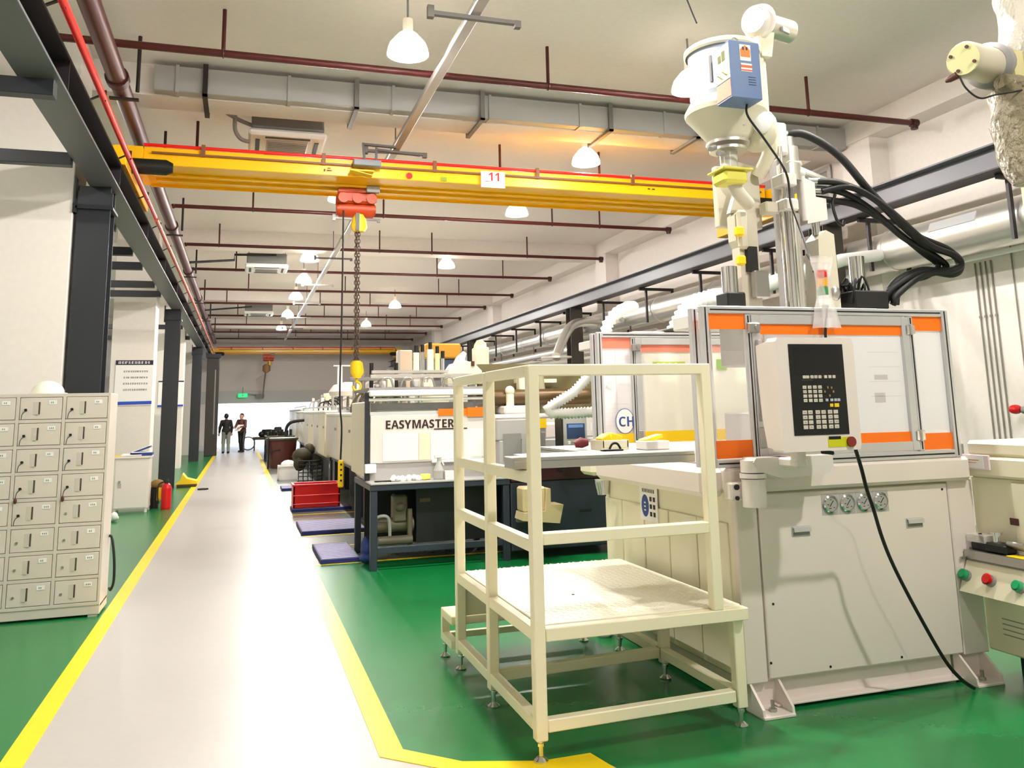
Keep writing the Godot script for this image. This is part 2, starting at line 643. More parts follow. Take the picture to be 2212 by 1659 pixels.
func build_runways() -> void:
	var o := thing("runway_beam", "long grey steel crane runway beam above the lockers on the left", "crane rail", V(-1.56, 4.27, -20))
	i_beam(o, -1.56, 4.27, 4.585, 3.5, -49.6, 0.15, mats.runway_dark, mt("runway_grey", Color(0.37, 0.37, 0.385), 0.45), mats.runway_dark)
	var z := 2.0
	while z > -45:
		part(o, "stiffener", S(o).ab(V(-1.55, 4.292, z - 0.006), V(-1.42, 4.563, z + 0.006)), mats.runway_dark)
		z -= 3.1
	o = thing("runway_beam", "long grey steel crane runway beam along the right wall above the silver duct", "crane rail", V(8.3, 4.27, -20))
	i_beam(o, 8.3, 4.27, 4.585, 3.5, -49.6, 0.15, mats.runway, mats.runway_dark, mats.runway_dark)
	# red conductor bar beside the left runway, on little brackets
	o = thing("conductor_bar", "bright red conductor bar running beside the left crane runway", "power rail", V(-1.3, 4.55, -20))
	part(o, "bar", S(o).tube(curve([V(-1.29, 4.62, 1.0), V(-1.29, 4.60, -6), V(-1.305, 4.6, -9.5), V(-1.30, 4.6, -13.2)], 5), 0.032, 10), mats.red_bar)
	part(o, "bar", S(o).tube([V(-1.30, 4.6, -13.35), V(-1.28, 4.6, -24), V(-1.3, 4.6, -44.5)], 0.032, 8), mt("red_faded", Color(0.85, 0.38, 0.30), 0.45), "faded salmon length")
	z = -2.5
	while z > -44:
		part(o, "bracket", S(o).bar(V(-1.405, 4.575, z), V(-1.29, 4.64, z), 0.03, 0.012).box(V(-1.29, 4.62, z), V(0.03, 0.1, 0.03)), mats.dark)
		z -= 1.9
	# columns under the runways
	var spots := [[-1.65, -10.4, "dark steel column rising behind the grey lockers"], [-1.66, -22.2, "dark steel column with a fire extinguisher at its foot"], [-1.66, -34.4, "slim far dark steel column on the left beyond the two posters"]]
	for s in spots:
		var c := thing("steel_column", s[2], "column", V(s[0], 0, s[1]), "dark columns under the left runway")
		var x: float = s[0]
		var zz: float = s[1]
		part(c, "flange", S(c).ab(V(x - 0.17, 0, zz + 0.15), V(x + 0.17, 4.27, zz + 0.165), 0.003), mats.column)
		part(c, "flange", S(c).ab(V(x - 0.17, 0, zz - 0.165), V(x + 0.17, 4.27, zz - 0.15), 0.003), mats.column)
		part(c, "web", S(c).ab(V(x - 0.012, 0, zz - 0.15), V(x + 0.012, 4.27, zz + 0.15)), mats.column)
		part(c, "cap_plate", S(c).ab(V(x - 0.2, 4.0, zz - 0.2), V(x + 0.2, 4.03, zz + 0.2)).ab(V(x - 0.19, 4.03, zz + 0.165), V(x + 0.19, 4.2, zz + 0.18)), mats.column)
		part(c, "tie_arm", S(c).ab(V(-1.86, 3.95, zz + 0.14), V(x - 0.17, 4.06, zz + 0.2)).ab(V(-1.855, 3.95, zz + 0.1), V(-1.835, 4.35, zz + 0.22)), mats.column)
	var c4 := thing("steel_column", "broad brownish column at the far end of the left runway", "column", V(-1.2, 0, -38.5))
	part(c4, "shaft", S(c4).ab(V(-1.45, 0, -38.25), V(-0.95, 4.1, -38.75), 0.02), mt("column_brown", Color(0.19, 0.17, 0.14), 0.5))
	part(c4, "head_plate", S(c4).ab(V(-1.5, 4.1, -38.2), V(-0.9, 4.27, -38.8)), mats.column)
	part(c4, "edge_strip", S(c4).ab(V(-1.12, 0.9, -38.245), V(-1.07, 3.6, -38.25)), mats.grey)
	for s in [[8.3, -10.4, "dark runway column behind the front machine"], [8.3, -20.6, "dark runway column under the silver duct by the back guard"], [8.3, -31, "far dark runway column by the right wall"]]:
		var c := thing("steel_column", s[2], "column", V(s[0], 0, s[1]), "dark columns under the right runway")
		part(c, "shaft", S(c).ab(V(s[0] - 0.17, 0, s[1] - 0.165), V(s[0] + 0.17, 4.27, s[1] - 0.15)).ab(V(s[0] - 0.17, 0, s[1] + 0.15), V(s[0] + 0.17, 4.27, s[1] + 0.165)).ab(V(s[0] - 0.012, 0, s[1] - 0.15), V(s[0] + 0.012, 4.27, s[1] + 0.15)), mt("column_brown", Color(0.19, 0.17, 0.14), 0.5))
	# ties from the left runway to the wall
	var tz := [-6.95, -9.2, -12.4, -14.3, -15.7, -17.9, -19.3, -26.5, -30.2]
	var tl := ["nearest dark tie beam crossing under the left runway at the frame edge", "dark tie beam meeting the left runway above the near pillar", "dark tie beam just behind the near steel column", "dark tie beam second behind the near steel column", "dark tie beam third behind the near steel column", "dark tie beam fourth behind the near steel column", "dark tie beam over the first poster pillar", "dark tie beam behind the second steel column", "dark tie beam over the second poster pillar"]
	for i in tz.size():
		var zz: float = tz[i]
		var low := 4.12 if i == 0 else 4.2
		single("tie_beam", Sh.new().ab(V(-5.99, low, zz - 0.06), V(-1.44 if i == 0 else -1.712, low + 0.13, zz + 0.06), 0.004), mats.column, tl[i], "beam", "dark ties between the left runway and the wall")


func chain(o: Node3D, x: float, z: float, y0: float, y1: float, m: Material) -> void:
	var s := S(o)
	var y := y0
	var k := 0
	while y > y1:
		var p := []
		for i in 9:
			var a := TAU * i / 8
			var u := V(cos(a) * 0.018, sin(a) * 0.034, 0) if k % 2 else V(0, sin(a) * 0.034, cos(a) * 0.018)
			p.append(V(x, y, z) + u)
		s.tube(p, 0.0065, 5, false)
		y -= 0.05
		k += 1
	part(o, "load_chain", s, m)


func crane(z: float, near: bool, label: String) -> Node3D:
	var o := thing("bridge_crane", label, "crane", V(3.3, 4.58, z))
	var x0 := -1.62
	var x1 := 8.36
	part(o, "girder_box", S(o).ab(V(-1.3, 4.895, z), V(8.0, 5.13, z - 1.0), 0.008), mats.crane)
	part(o, "side_lip", S(o).ab(V(-1.3, 4.86, z - 1.0), V(8.0, 4.9, z - 1.03), 0.004), mats.crane)
	part(o, "runner_rail", S(o).ab(V(-1.2, 4.86, z - 0.40), V(7.9, 4.893, z - 0.44)), mats.crane)
	part(o, "runner_rail", S(o).ab(V(-1.2, 4.86, z - 0.66), V(7.9, 4.893, z - 0.70)), mats.crane)
	part(o, "conductor_pipe", S(o).cyl(V(-1.3, 5.155, z + 0.0), V(8.0, 5.155, z + 0.0), 0.022, 10), mats.red_bar, "red pipe")
	part(o, "conduit", S(o).ab(V(-1.2, 5.035, z + 0.022), V(7.9, 5.06, z + 0.045)), mt("conduit_brown", Color(0.50, 0.30, 0.16), 0.45), "brown conduit")
	var k := -0.6
	while k < 7.8:
		part(o, "clip", S(o).ab(V(k, 5.03, z + 0.022), V(k + 0.05, 5.19, z + 0.05)), mt("conduit_brown"))
		k += 1.55
	for s in [[x0, 1.0], [x1, -1.0]]:
		var x: float = s[0]
		var e := part(o, "end_truck", S(o).ab(V(x - 0.02, 4.66, z + 0.75), V(x + 0.2 * s[1] + 0.02 * s[1], 4.90, z - 1.75), 0.01).ab(V(x, 4.90, z + 0.1), V(x + 0.32 * s[1], 5.10, z - 1.1)), mats.crane)
		for dz in [0.5, -1.5]:
			part(e, "wheel", S(e).cyl(V(x - 0.02, 4.73, z + dz), V(x + 0.14, 4.73, z + dz), 0.1, 14), mats.dark)
		part(e, "drive_motor", S(e).tube([V(x + 0.15 * s[1], 4.80, z + 0.22), V(x + 0.2 * s[1], 4.80, z + 0.22), V(x + 0.62 * s[1], 4.80, z + 0.22), V(x + 0.70 * s[1], 4.80, z + 0.22)], [0.07, 0.1, 0.1, 0.06], 14), mt("motor_green", Color(0.05, 0.07, 0.05), 0.5), "dark green motor")
	# trolley and chain hoist
	var tx := 1.50 if near else 1.3
	var zg := z
	z = zg - 0.5
	var t := part(o, "trolley", S(o).box(V(tx, 4.728, z - 0.01), V(0.56, 0.17, 0.09), 0.03).box(V(tx, 4.728, z - 0.25), V(0.56, 0.17, 0.09), 0.03).ab(V(tx - 0.28, 4.791, z + 0.0), V(tx + 0.20, 4.854, z + 0.04), 0.01), mats.trolley)
	for dx in [-0.2, 0.0, 0.2]:
		part(t, "trolley_wheel", S(t).cyl(V(tx + dx, 4.708, z + 0.03), V(tx + dx, 4.708, z + 0.075), 0.075, 16), mats.trolley)
	part(t, "junction_box", S(t).ab(V(tx + 0.12, 4.791, z + 0.04), V(tx + 0.31, 4.885, z + 0.12), 0.008), mats.grey)
	var h := part(o, "hoist_body", S(o).tube([V(tx - 0.28, 4.582, z - 0.13), V(tx - 0.24, 4.582, z - 0.13), V(tx + 0.24, 4.582, z - 0.13), V(tx + 0.28, 4.582, z - 0.13)], [0.07, 0.12, 0.12, 0.07], 18), mats.trolley)
	part(h, "chain_bag", S(h).tube([V(tx + 0.03, 4.478, z + 0.0), V(tx + 0.03, 4.415, z), V(tx + 0.03, 4.290, z), V(tx + 0.03, 4.227, z)], [0.06, 0.1, 0.12, 0.08], 12), mats.yellow)
	part(h, "strap", S(h).ab(V(tx - 0.03, 4.227, z + 0.1), V(tx + 0.02, 4.478, z + 0.125)), mats.black)
	if near:
		chain(o, tx - 0.012, z, 4.24, 2.37, mt("chain", Color(0.35, 0.29, 0.24), 0.4, 0.7))
		chain(o, tx + 0.03, z, 4.24, 2.37, mt("chain"))
		chain(o, tx + 0.01, z - 0.05, 4.24, 2.37, mt("chain"))
		var b := part(o, "hook_block", S(o).tube([V(tx + 0.01, 2.390, z), V(tx + 0.01, 2.359, z), V(tx + 0.02, 2.223, z), V(tx + 0.02, 2.150, z)], [0.05, 0.085, 0.095, 0.05], 14), mats.yellow)
		var hp := []
		for i in 11:
			var a := PI * 0.5 - TAU * 0.78 * i / 10
			hp.append(V(tx + 0.02 + cos(a) * 0.055, 2.035 + sin(a) * 0.06, z))
		part(b, "hook", S(b).cyl(V(tx + 0.02, 2.160, z), V(tx + 0.02, 2.087, z), 0.02, 8).tube(hp, 0.017, 8), mats.yellow)
		var cab := [V(tx - 0.2, 4.520, z + 0.06), V(tx - 0.205, 3.058, z + 0.06), V(tx - 0.22, 1.910, z + 0.06), V(tx - 0.19, 1.492, z + 0.06), V(tx - 0.2, 1.054, z + 0.06)]
		part(o, "pendant_cable", S(o).tube(curve(cab, 5), 0.012, 8), mats.rubber)
		var pc := part(o, "pendant_control", S(o).box(V(tx - 0.195, 0.866, z + 0.06), V(0.075, 0.36, 0.06), 0.015), mats.yellow)
		for i in 4:
			part(pc, "button", S(pc).cyl(V(tx - 0.195, 0.991 - i * 0.07, z + 0.09), V(tx - 0.195, 0.991 - i * 0.07, z + 0.1), 0.014, 10), mats.black)
		z = zg
		tx = 1.44
		# collector carriage above the trolley
		var cc := part(o, "collector_box", S(o).ab(V(tx - 0.08, 5.01, z + 0.05), V(tx + 0.3, 5.10, z + 0.2), 0.01), mt("collector_grey", Color(0.45, 0.46, 0.48), 0.4))
		part(cc, "catch_plate", S(cc).ab(V(tx - 0.12, 4.93, z + 0.03), V(tx + 0.2, 4.95, z + 0.2)).bar(V(tx - 0.1, 4.94, z + 0.12), V(tx + 0.18, 4.88, z + 0.12), 0.15, 0.01), mats.yellow)
		part(cc, "frame_arm", S(cc).bar(V(tx + 0.08, 5.1, z + 0.1), V(tx + 0.06, 5.36, z + 0.1), 0.03, 0.03).bar(V(tx + 0.24, 5.1, z + 0.12), V(tx + 0.24, 5.3, z + 0.12), 0.03, 0.03).bar(V(tx + 0.06, 5.34, z + 0.1), V(tx + 0.52, 5.33, z + 0.1), 0.05, 0.03).bar(V(tx + 0.24, 5.27, z + 0.12), V(tx + 0.86, 5.24, z + 0.1), 0.04, 0.03), mt("frame_grey", Color(0.30, 0.29, 0.29), 0.5))
		var sg := part(o, "sign_plate", S(o).ab(V(3.2, 4.845, z + 0.05), V(3.56, 5.085, z + 0.06)), mats.paper, "white sign with red characters")
		text(sg, "sign_print", "11", 0.13, V(3.40, 5.005, z + 0.062), Basis(), mats.red, 0.003)
		part(sg, "sign_print", S(sg).ab(V(3.23, 4.90, z + 0.06), V(3.53, 4.903, z + 0.0615)).ab(V(3.26, 4.93, z + 0.06), V(3.34, 4.938, z + 0.0615)).ab(V(3.42, 4.93, z + 0.06), V(3.44, 4.938, z + 0.0615)).ab(V(3.23, 4.87, z + 0.06), V(3.5, 4.873, z + 0.0615)), mt("print_red", Color(0.55, 0.2, 0.2), 0.7))
		part(o, "round_sticker", S(o).cyl(V(2.16, 4.955, z + 0.02), V(2.16, 4.955, z + 0.024), 0.045, 18), mats.red)
		part(o, "green_tag", S(o).ab(V(2.62, 4.91, z + 0.02), V(2.70, 4.965, z + 0.024)), mt("tag_green", Color(0.55, 0.62, 0.10), 0.6))
		part(o, "painted_mark", S(o).ab(V(0.98, 4.945, z + 0.02), V(1.0, 4.975, z + 0.022)).ab(V(1.02, 4.955, z + 0.02), V(1.09, 4.965, z + 0.022)).ab(V(1.03, 4.985, z + 0.02), V(1.07, 4.995, z + 0.022)), mt("print_red"))
		part(o, "painted_mark", S(o).ab(V(5.88, 4.98, z + 0.02), V(5.92, 4.995, z + 0.022)).ab(V(5.95, 4.98, z + 0.02), V(6.0, 4.995, z + 0.022)), mats.dark)
	else:
		part(o, "pendant_cable", S(o).tube(curve([V(tx - 0.1, 4.3, z + 0.1), V(tx - 0.13, 3.9, z + 0.1), V(tx - 0.2, 3.2, z + 0.1), V(tx - 0.24, 2.5, z + 0.1)], 4), 0.035, 8), mt("cord_grey", Color(0.45, 0.42, 0.38), 0.6))
		part(o, "chain_container", S(o).tube([V(tx - 0.1, 4.3, z + 0.2), V(tx - 0.1, 4.2, z + 0.2), V(tx - 0.1, 3.95, z + 0.2), V(tx - 0.1, 3.85, z + 0.2)], [0.1, 0.2, 0.2, 0.08], 12), mt("bag_brown", Color(0.62, 0.45, 0.30), 0.6))
	return o


func build_cranes() -> void:
	crane(-11.4, true, "near yellow overhead bridge crane with orange trolley and hanging chain")
	crane(-46.3, false, "far small yellow bridge crane before the end wall")


func build_ceiling_pipes() -> void:
	# sprinkler main and its branches
	var o := thing("sprinkler_main", "thick dark red sprinkler main pipe under the ceiling above the left runway", "pipe", V(-1.42, 5.3, -20))
	part(o, "pipe", S(o).cyl(V(-1.42, 5.4, 4), V(-1.42, 5.4, -46), 0.1, 16), mats.sprinkler)
	for z in [-5.5, -9.7, -13.2, -17.5, -23.0, -28.5, -34.0, -40.0]:
		part(o, "coupling", S(o).cyl(V(-1.42, 5.4, z), V(-1.42, 5.4, z - 0.14), 0.125, 16), mt("coupling", Color(0.22, 0.04, 0.03), 0.5))
		part(o, "hanger", S(o).cyl(V(-1.25, 5.38, z - 0.4), V(-1.25, CEIL, z - 0.4), 0.022, 8).ab(V(-1.54, 5.27, z - 0.43), V(-1.23, 5.295, z - 0.37)), mt("hanger_dark", Color(0.12, 0.08, 0.07), 0.5))
	var zs := [-9.15, -13.0, -16.45, -20.2, -23.65, -27.45, -30.9, -34.8, -38.3, -41.85, -45.5]
	var where := ["first red sprinkler branch pipe, nearest, crossing under the ceiling", "second red sprinkler branch pipe just behind the yellow girder", "third red sprinkler branch pipe seen below the yellow girder", "fourth dark red sprinkler branch pipe under the second ceiling beam", "fifth sprinkler branch pipe by the second air conditioner", "sixth sprinkler branch pipe beyond the second air conditioner", "seventh sprinkler branch pipe by the third ceiling beam", "eighth sprinkler branch pipe beyond the third beam", "ninth sprinkler branch pipe deep in the hall", "tenth sprinkler branch pipe near the far crane", "last sprinkler branch pipe over the far crane"]
	for i in zs.size():
		var z: float = zs[i]
		var b := thing("sprinkler_branch", where[i], "pipe", V(3.5, 5.5, z), "sprinkler branch pipes across the hall")
		var x0 := -2.1 if i == 0 else -1.3
		var x1 := 8.93 if i < 4 else 8.75
		part(b, "pipe", S(b).cyl(V(x0, 5.55, z), V(x1, 5.55, z), 0.042 if i < 2 else 0.038, 10), mats.sprinkler)
		part(b, "end_cap", S(b).cyl(V(x1 - 0.02, 5.55, z), V(x1 + 0.08, 5.55, z), 0.06, 10).cyl(V(x1 + 0.03, 5.55, z), V(x1 + 0.03, 5.46, z), 0.05, 10), mt("coupling"))
		if i > 0:
			part(b, "riser", S(b).cyl(V(-1.3, 5.55, z), V(-1.345, 5.535, z), 0.046, 10), mats.sprinkler)
		var xs := [-0.3, 3.45, 7.2] if i == 0 else [-0.75, 0.3, 4.0, 5.8] if i == 1 else [-0.6 + 0.35 * (i % 3), 2.6 + 0.5 * (i % 2), 4.4 + 0.9 * (i % 3), 7.3 - 0.4 * (i % 2)]
		for x in xs:
			part(b, "hanger_rod", S(b).cyl(V(x, 5.59, z), V(x, CEIL, z), 0.022 if i < 2 else 0.018, 8).ring(V(x, 5.55, z), 0.047, 0.008, Basis(Vector3.BACK, PI / 2), 12, 6), mats.sprinkler)
	# black drop pipes by the second cassette unit
	single("drain_pipe", Sh.new().tube([V(-1.33, 5.40, -21.8), V(-0.28, 5.58, -22.3), V(-0.28, 5.72, -22.3), V(0.75, 5.75, -22.3)], 0.03, 8), mats.dark, "black drain pipe bending to the second air conditioner", "pipe")
	single("drain_pipe", Sh.new().tube([V(-1.32, 5.36, -31.5), V(0.25, 5.62, -32.4)], 0.03, 8), mats.dark, "black sloping pipe near the third air conditioner", "pipe")
	single("drain_pipe", Sh.new().tube(curve([V(-0.5, 5.9, -11.72), V(-0.2, 5.78, -11.9), V(0.04, 5.72, -12.0)], 4), 0.03, 8).tube(curve([V(-0.2, 5.85, -11.9), V(-0.2, 5.62, -11.9), V(-0.12, 5.5, -11.95), V(0.0, 5.48, -12.0)], 4), 0.028, 8), mats.grey, "grey insulated pipes at the left of the nearest air conditioner", "pipe")
	# conduit down the middle
	o = thing("conduit_tray", "long grey cable conduit hung along the hall from the ceiling", "conduit", V(2.02, 5.45, -20))
	part(o, "tray", S(o).ab(V(1.96, 5.40, 3), V(2.08, 5.475, -45), 0.012), mt("conduit_grey", Color(0.66, 0.64, 0.62), 0.35, 0.5))
	var z := -7.3
	while z > -44:
		part(o, "bracket", S(o).ab(V(1.58, 5.36, z - 0.025), V(2.46, 5.40, z + 0.025)).ab(V(1.56, 5.33, z - 0.03), V(1.62, 5.45, z + 0.03)).ab(V(2.42, 5.33, z - 0.03), V(2.48, 5.40, z + 0.03)), mt("frame_grey2", Color(0.42, 0.40, 0.39), 0.5))
		part(o, "hanger_rod", S(o).cyl(V(2.02, 5.5, z), V(2.02, CEIL, z), 0.01, 6), mt("frame_grey2"))
		z -= 4.4
	o = thing("rectangular_duct", "grey rectangular duct running across the hall along the near ceiling beam", "duct", V(4.0, 5.66, -10.8))
	part(o, "casing", S(o).ab(V(-1.15, 5.66, -10.72), V(9.1, 5.99, -10.885), 0.006), mt("duct_grey", Color(0.66, 0.655, 0.65), 0.45, 0.15))
	for k in 8:
		part(o, "joint_flange", S(o).ab(V(-0.9 + 1.35 * k, 5.645, -10.70), V(-0.86 + 1.35 * k, 6.0, -10.89)), mats.duct_grey)
	# straps round the first ceiling beam
	var lab := ["dark strap on the near ceiling beam above the left end of the girder", "grey strap on the near ceiling beam left of the conduit", "grey strap on the near ceiling beam right of the conduit", "grey strap on the near ceiling beam toward the hopper", "grey strap on the near ceiling beam behind the hopper"]
	var xs2 := [-0.55, 1.33, 3.05, 4.98, 6.4]
	for i in 5:
		var x: float = xs2[i]
		single("beam_strap", Sh.new().ab(V(x - 0.03, 5.61, -10.665), V(x + 0.03, 6.03, -10.695)).ab(V(x - 0.03, 5.61, -10.665), V(x + 0.03, 5.64, -11.5)).ab(V(x - 0.03, 5.61, -11.47), V(x + 0.03, 5.7, -11.5)), mt("hanger_dark") if i == 0 else mt("strap_grey", Color(0.46, 0.45, 0.44), 0.5), lab[i], "bracket", "straps round the near ceiling beam")
	# ceiling cassette units
	var al := ["ceiling cassette air conditioner just above the yellow girder", "second ceiling cassette air conditioner beyond the girder on the left", "third small ceiling cassette air conditioner far down the hall"]
	var proto: Node3D
	for i in 3:
		var zc: float = [-12.36, -22.85, -33.4][i]
		var at := V(0.52, 5.30 + (0.22 if i == 0 else 0.1), zc)
		if i > 0:
			rods_up(copy(proto, "air_conditioner", at, al[i]), at)
			continue
		var a := thing("air_conditioner", al[0], "air conditioner", at, "ceiling cassette units")
		proto = a
		part(a, "casing", S(a).box(at + V(0, 0.265, 0), V(1.0, 0.27, 0.95), 0.02), mt("casing_grey", Color(0.50, 0.50, 0.50), 0.5, 0.3))
		part(a, "fascia", S(a).box(at + V(0, 0.08, 0), V(1.08, 0.1, 1.05), 0.035), mats.white)
		part(a, "intake_grille", S(a).box(at + V(0, 0.024, 0), V(0.58, 0.02, 0.58), 0.008), mats.grey_light)
		for k in 7:
			part(a, "slat", S(a).box(at + V(0, 0.012, -0.24 + 0.08 * k), V(0.54, 0.01, 0.02)), mats.grey)
		for k in 4:
			var ba := Basis(Vector3.UP, PI / 2 * k)
			part(a, "louvre", S(a).box(at + ba * V(0, 0.027, 0.41), (ba * V(0.62, 0.012, 0.06)).abs(), 0.004), mats.dark)
	rods_up(proto, proto.position)
	single("wire", Sh.new().tube(curve([V(2.9, CEIL - 0.02, -6.2), V(3.2, 5.3, -5.7), V(3.05, 4.4, -5.02)], 6), 0.006, 6), mats.dark, "thin black wire slanting from the ceiling down to the hopper lid", "wire")


func rods_up(a: Node3D, at: Vector3) -> void:
	for dx in [-0.45, 0.45]:
		for dz in [-0.42, 0.42]:
			part(a, "hanger_rod", S(a).cyl(at + V(dx, 0.395, dz), V(at.x + dx, CEIL, at.z + dz), 0.008, 6), mats.grey)


func build_duct() -> void:
	var o := thing("air_duct", "large round silver air duct running along the right wall", "duct", V(8.82, 3.5, -15))
	part(o, "pipe", S(o).cyl(V(8.82, 3.79, 3), V(8.82, 3.79, -24.0), 0.283, 28), mats.galv)
	part(o, "pipe", S(o).tube([V(8.82, 3.79, -24.0), V(8.82, 3.76, -24.6), V(8.82, 3.76, -36)], [0.283, 0.22, 0.22], 24), mats.galv)
	var z := -2.5
	while z > -36:
		var r := 0.298 if z > -24 else 0.235
		part(o, "joint_ring", S(o).cyl(V(8.82, 3.79 if z > -24 else 3.76, z), V(8.82, 3.79 if z > -24 else 3.76, z - 0.06), r, 28), mats.galv)
		z -= 2.35
	part(o, "name_plate", S(o).box(V(8.565, 3.91, -8.3), V(0.02, 0.13, 0.75), 0.0, Basis(Vector3.BACK, -0.42)), mats.alu)
	o = thing("air_duct", "smaller silver duct below the large one toward the far machines", "duct", V(8.8, 3.1, -26))
	part(o, "pipe", S(o).cyl(V(8.8, 3.28, -17), V(8.8, 3.28, -36), 0.125, 20), mats.galv)
	for k in 5:
		part(o, "strap", S(o).ab(V(8.67, 3.36, -18.0 - 3.5 * k), V(8.69, 3.76, -18.05 - 3.5 * k)).ab(V(8.67, 3.15, -18.0 - 3.5 * k), V(8.93, 3.165, -18.05 - 3.5 * k)), mats.runway_dark)
	single("wall_pipe", Sh.new().cyl(V(9.2, 3.55, 2), V(9.2, 3.52, -9.6), 0.035, 10), mats.white, "thin white pipe below the silver duct on the right wall", "pipe")
	# hangers between runway and duct
	z = -5.0
	var k := 0
	while z > -34:
		var x := 8.42
		single("duct_hanger", Sh.new().ab(V(x + 0.04, 3.5, z - 0.02), V(x + 0.09, 4.25, z + 0.02)).ab(V(x + 0.69, 3.5, z - 0.02), V(x + 0.74, 4.25, z + 0.02)).ab(V(x - 0.1, 4.21, z - 0.025), V(x + 0.74, 4.268, z + 0.025)), mats.runway_dark, ["dark bracket holding the silver duct under the right runway", "dark steel bracket between runway and duct"][k % 2] + [", nearest to the front machine", " above the front machine hoses", " beside the tower", ", second beyond the tower", " above the back guard", ", second past the back guard", ", third past the back guard", " near the duct reducer", " just past the reducer", " at the thin end of the duct", " second from the far end", " at the far end", ""][mini(k, 12)], "bracket", "brackets between runway and duct")
		z -= 2.35
		k += 1
	# flexible hoses to the second machine
	var rb := ribbed([V(8.55, 3.72, -9.6), V(7.4, 3.5, -9.0), V(5.6, 3.0, -8.0), V(4.8, 2.78, -7.5), V(4.37, 2.717, -7.2), V(4.16, 2.66, -7.2), V(4.04, 2.56, -7.2), V(3.96, 2.43, -7.2), V(3.89, 2.315, -7.2)], 0.074, 0.012, 0.055)
	single("flexible_hose", Sh.new().tube(rb[0], rb[1], 14), mats.white, "white corrugated hose from the duct to the right top of the back guard", "hose")
	rb = ribbed([V(8.56, 3.7, -18.2), V(6.6, 3.35, -14.2), V(4.4, 2.86, -9.4), V(3.7, 2.66, -7.6), V(3.44, 2.6, -7.2), V(3.29, 2.53, -7.15), V(3.21, 2.43, -7.15), V(3.18, 2.315, -7.15)], 0.05, 0.01, 0.05)
	single("flexible_hose", Sh.new().tube(rb[0], rb[1], 14), mats.white, "white corrugated hose from the duct to the left top of the back guard", "hose")
	var ee := thing("extraction_hood", "silver branch pipe ending in a flat plate left of the back guard", "duct", V(6.6, 2.75, -17.5))
	part(ee, "pipe", S(ee).tube(curve([V(8.55, 3.8, -19.5), V(7.7, 3.7, -19.0), V(7.1, 3.35, -18.2), V(6.6, 2.8, -17.5)], 6), 0.11, 14), mats.galv)
	part(ee, "plate", S(ee).cyl(V(6.6, 2.76, -17.5), V(6.6, 2.80, -17.5), 0.34, 24), mats.galv)
	# wall pipes on the right
	var wl := ["leftmost of four thin conduits on the right wall", "second of four thin conduits on the right wall", "third of four thin conduits on the right wall", "fourth of four thin conduits on the right wall"]
	for i in 4:
		var zz := -8.86 + 0.085 * i
		single("wall_conduit", Sh.new().cyl(V(9.46, 0.9, zz), V(9.46, 3.5, zz), 0.011, 8).cyl(V(9.455, 2.75, zz), V(9.455, 2.78, zz), 0.018, 8), mt("conduit_wall", Color(0.50, 0.48, 0.44), 0.5), wl[i], "pipe", "thin conduits on the right wall")
	single("wall_conduit", Sh.new().cyl(V(9.46, 1.5, -8.28), V(9.46, 4.0, -8.28), 0.009, 8), mt("conduit_wall"), "single thin conduit above the red valve on the right wall", "pipe")
	var vv := thing("wall_valve", "red tipped valve on the right wall above the console machine", "valve", V(9.4, 1.5, -8.2))
	part(vv, "handle", S(vv).ball(V(9.25, 1.54, -8.3), V(0.09, 0.06, 0.07)), mats.red)
	part(vv, "body", S(vv).cyl(V(9.28, 1.53, -8.22), V(9.3, 1.53, -7.9), 0.045, 12).ab(V(9.3, 1.42, -8.1), V(9.48, 1.6, -7.95)), mats.grey)


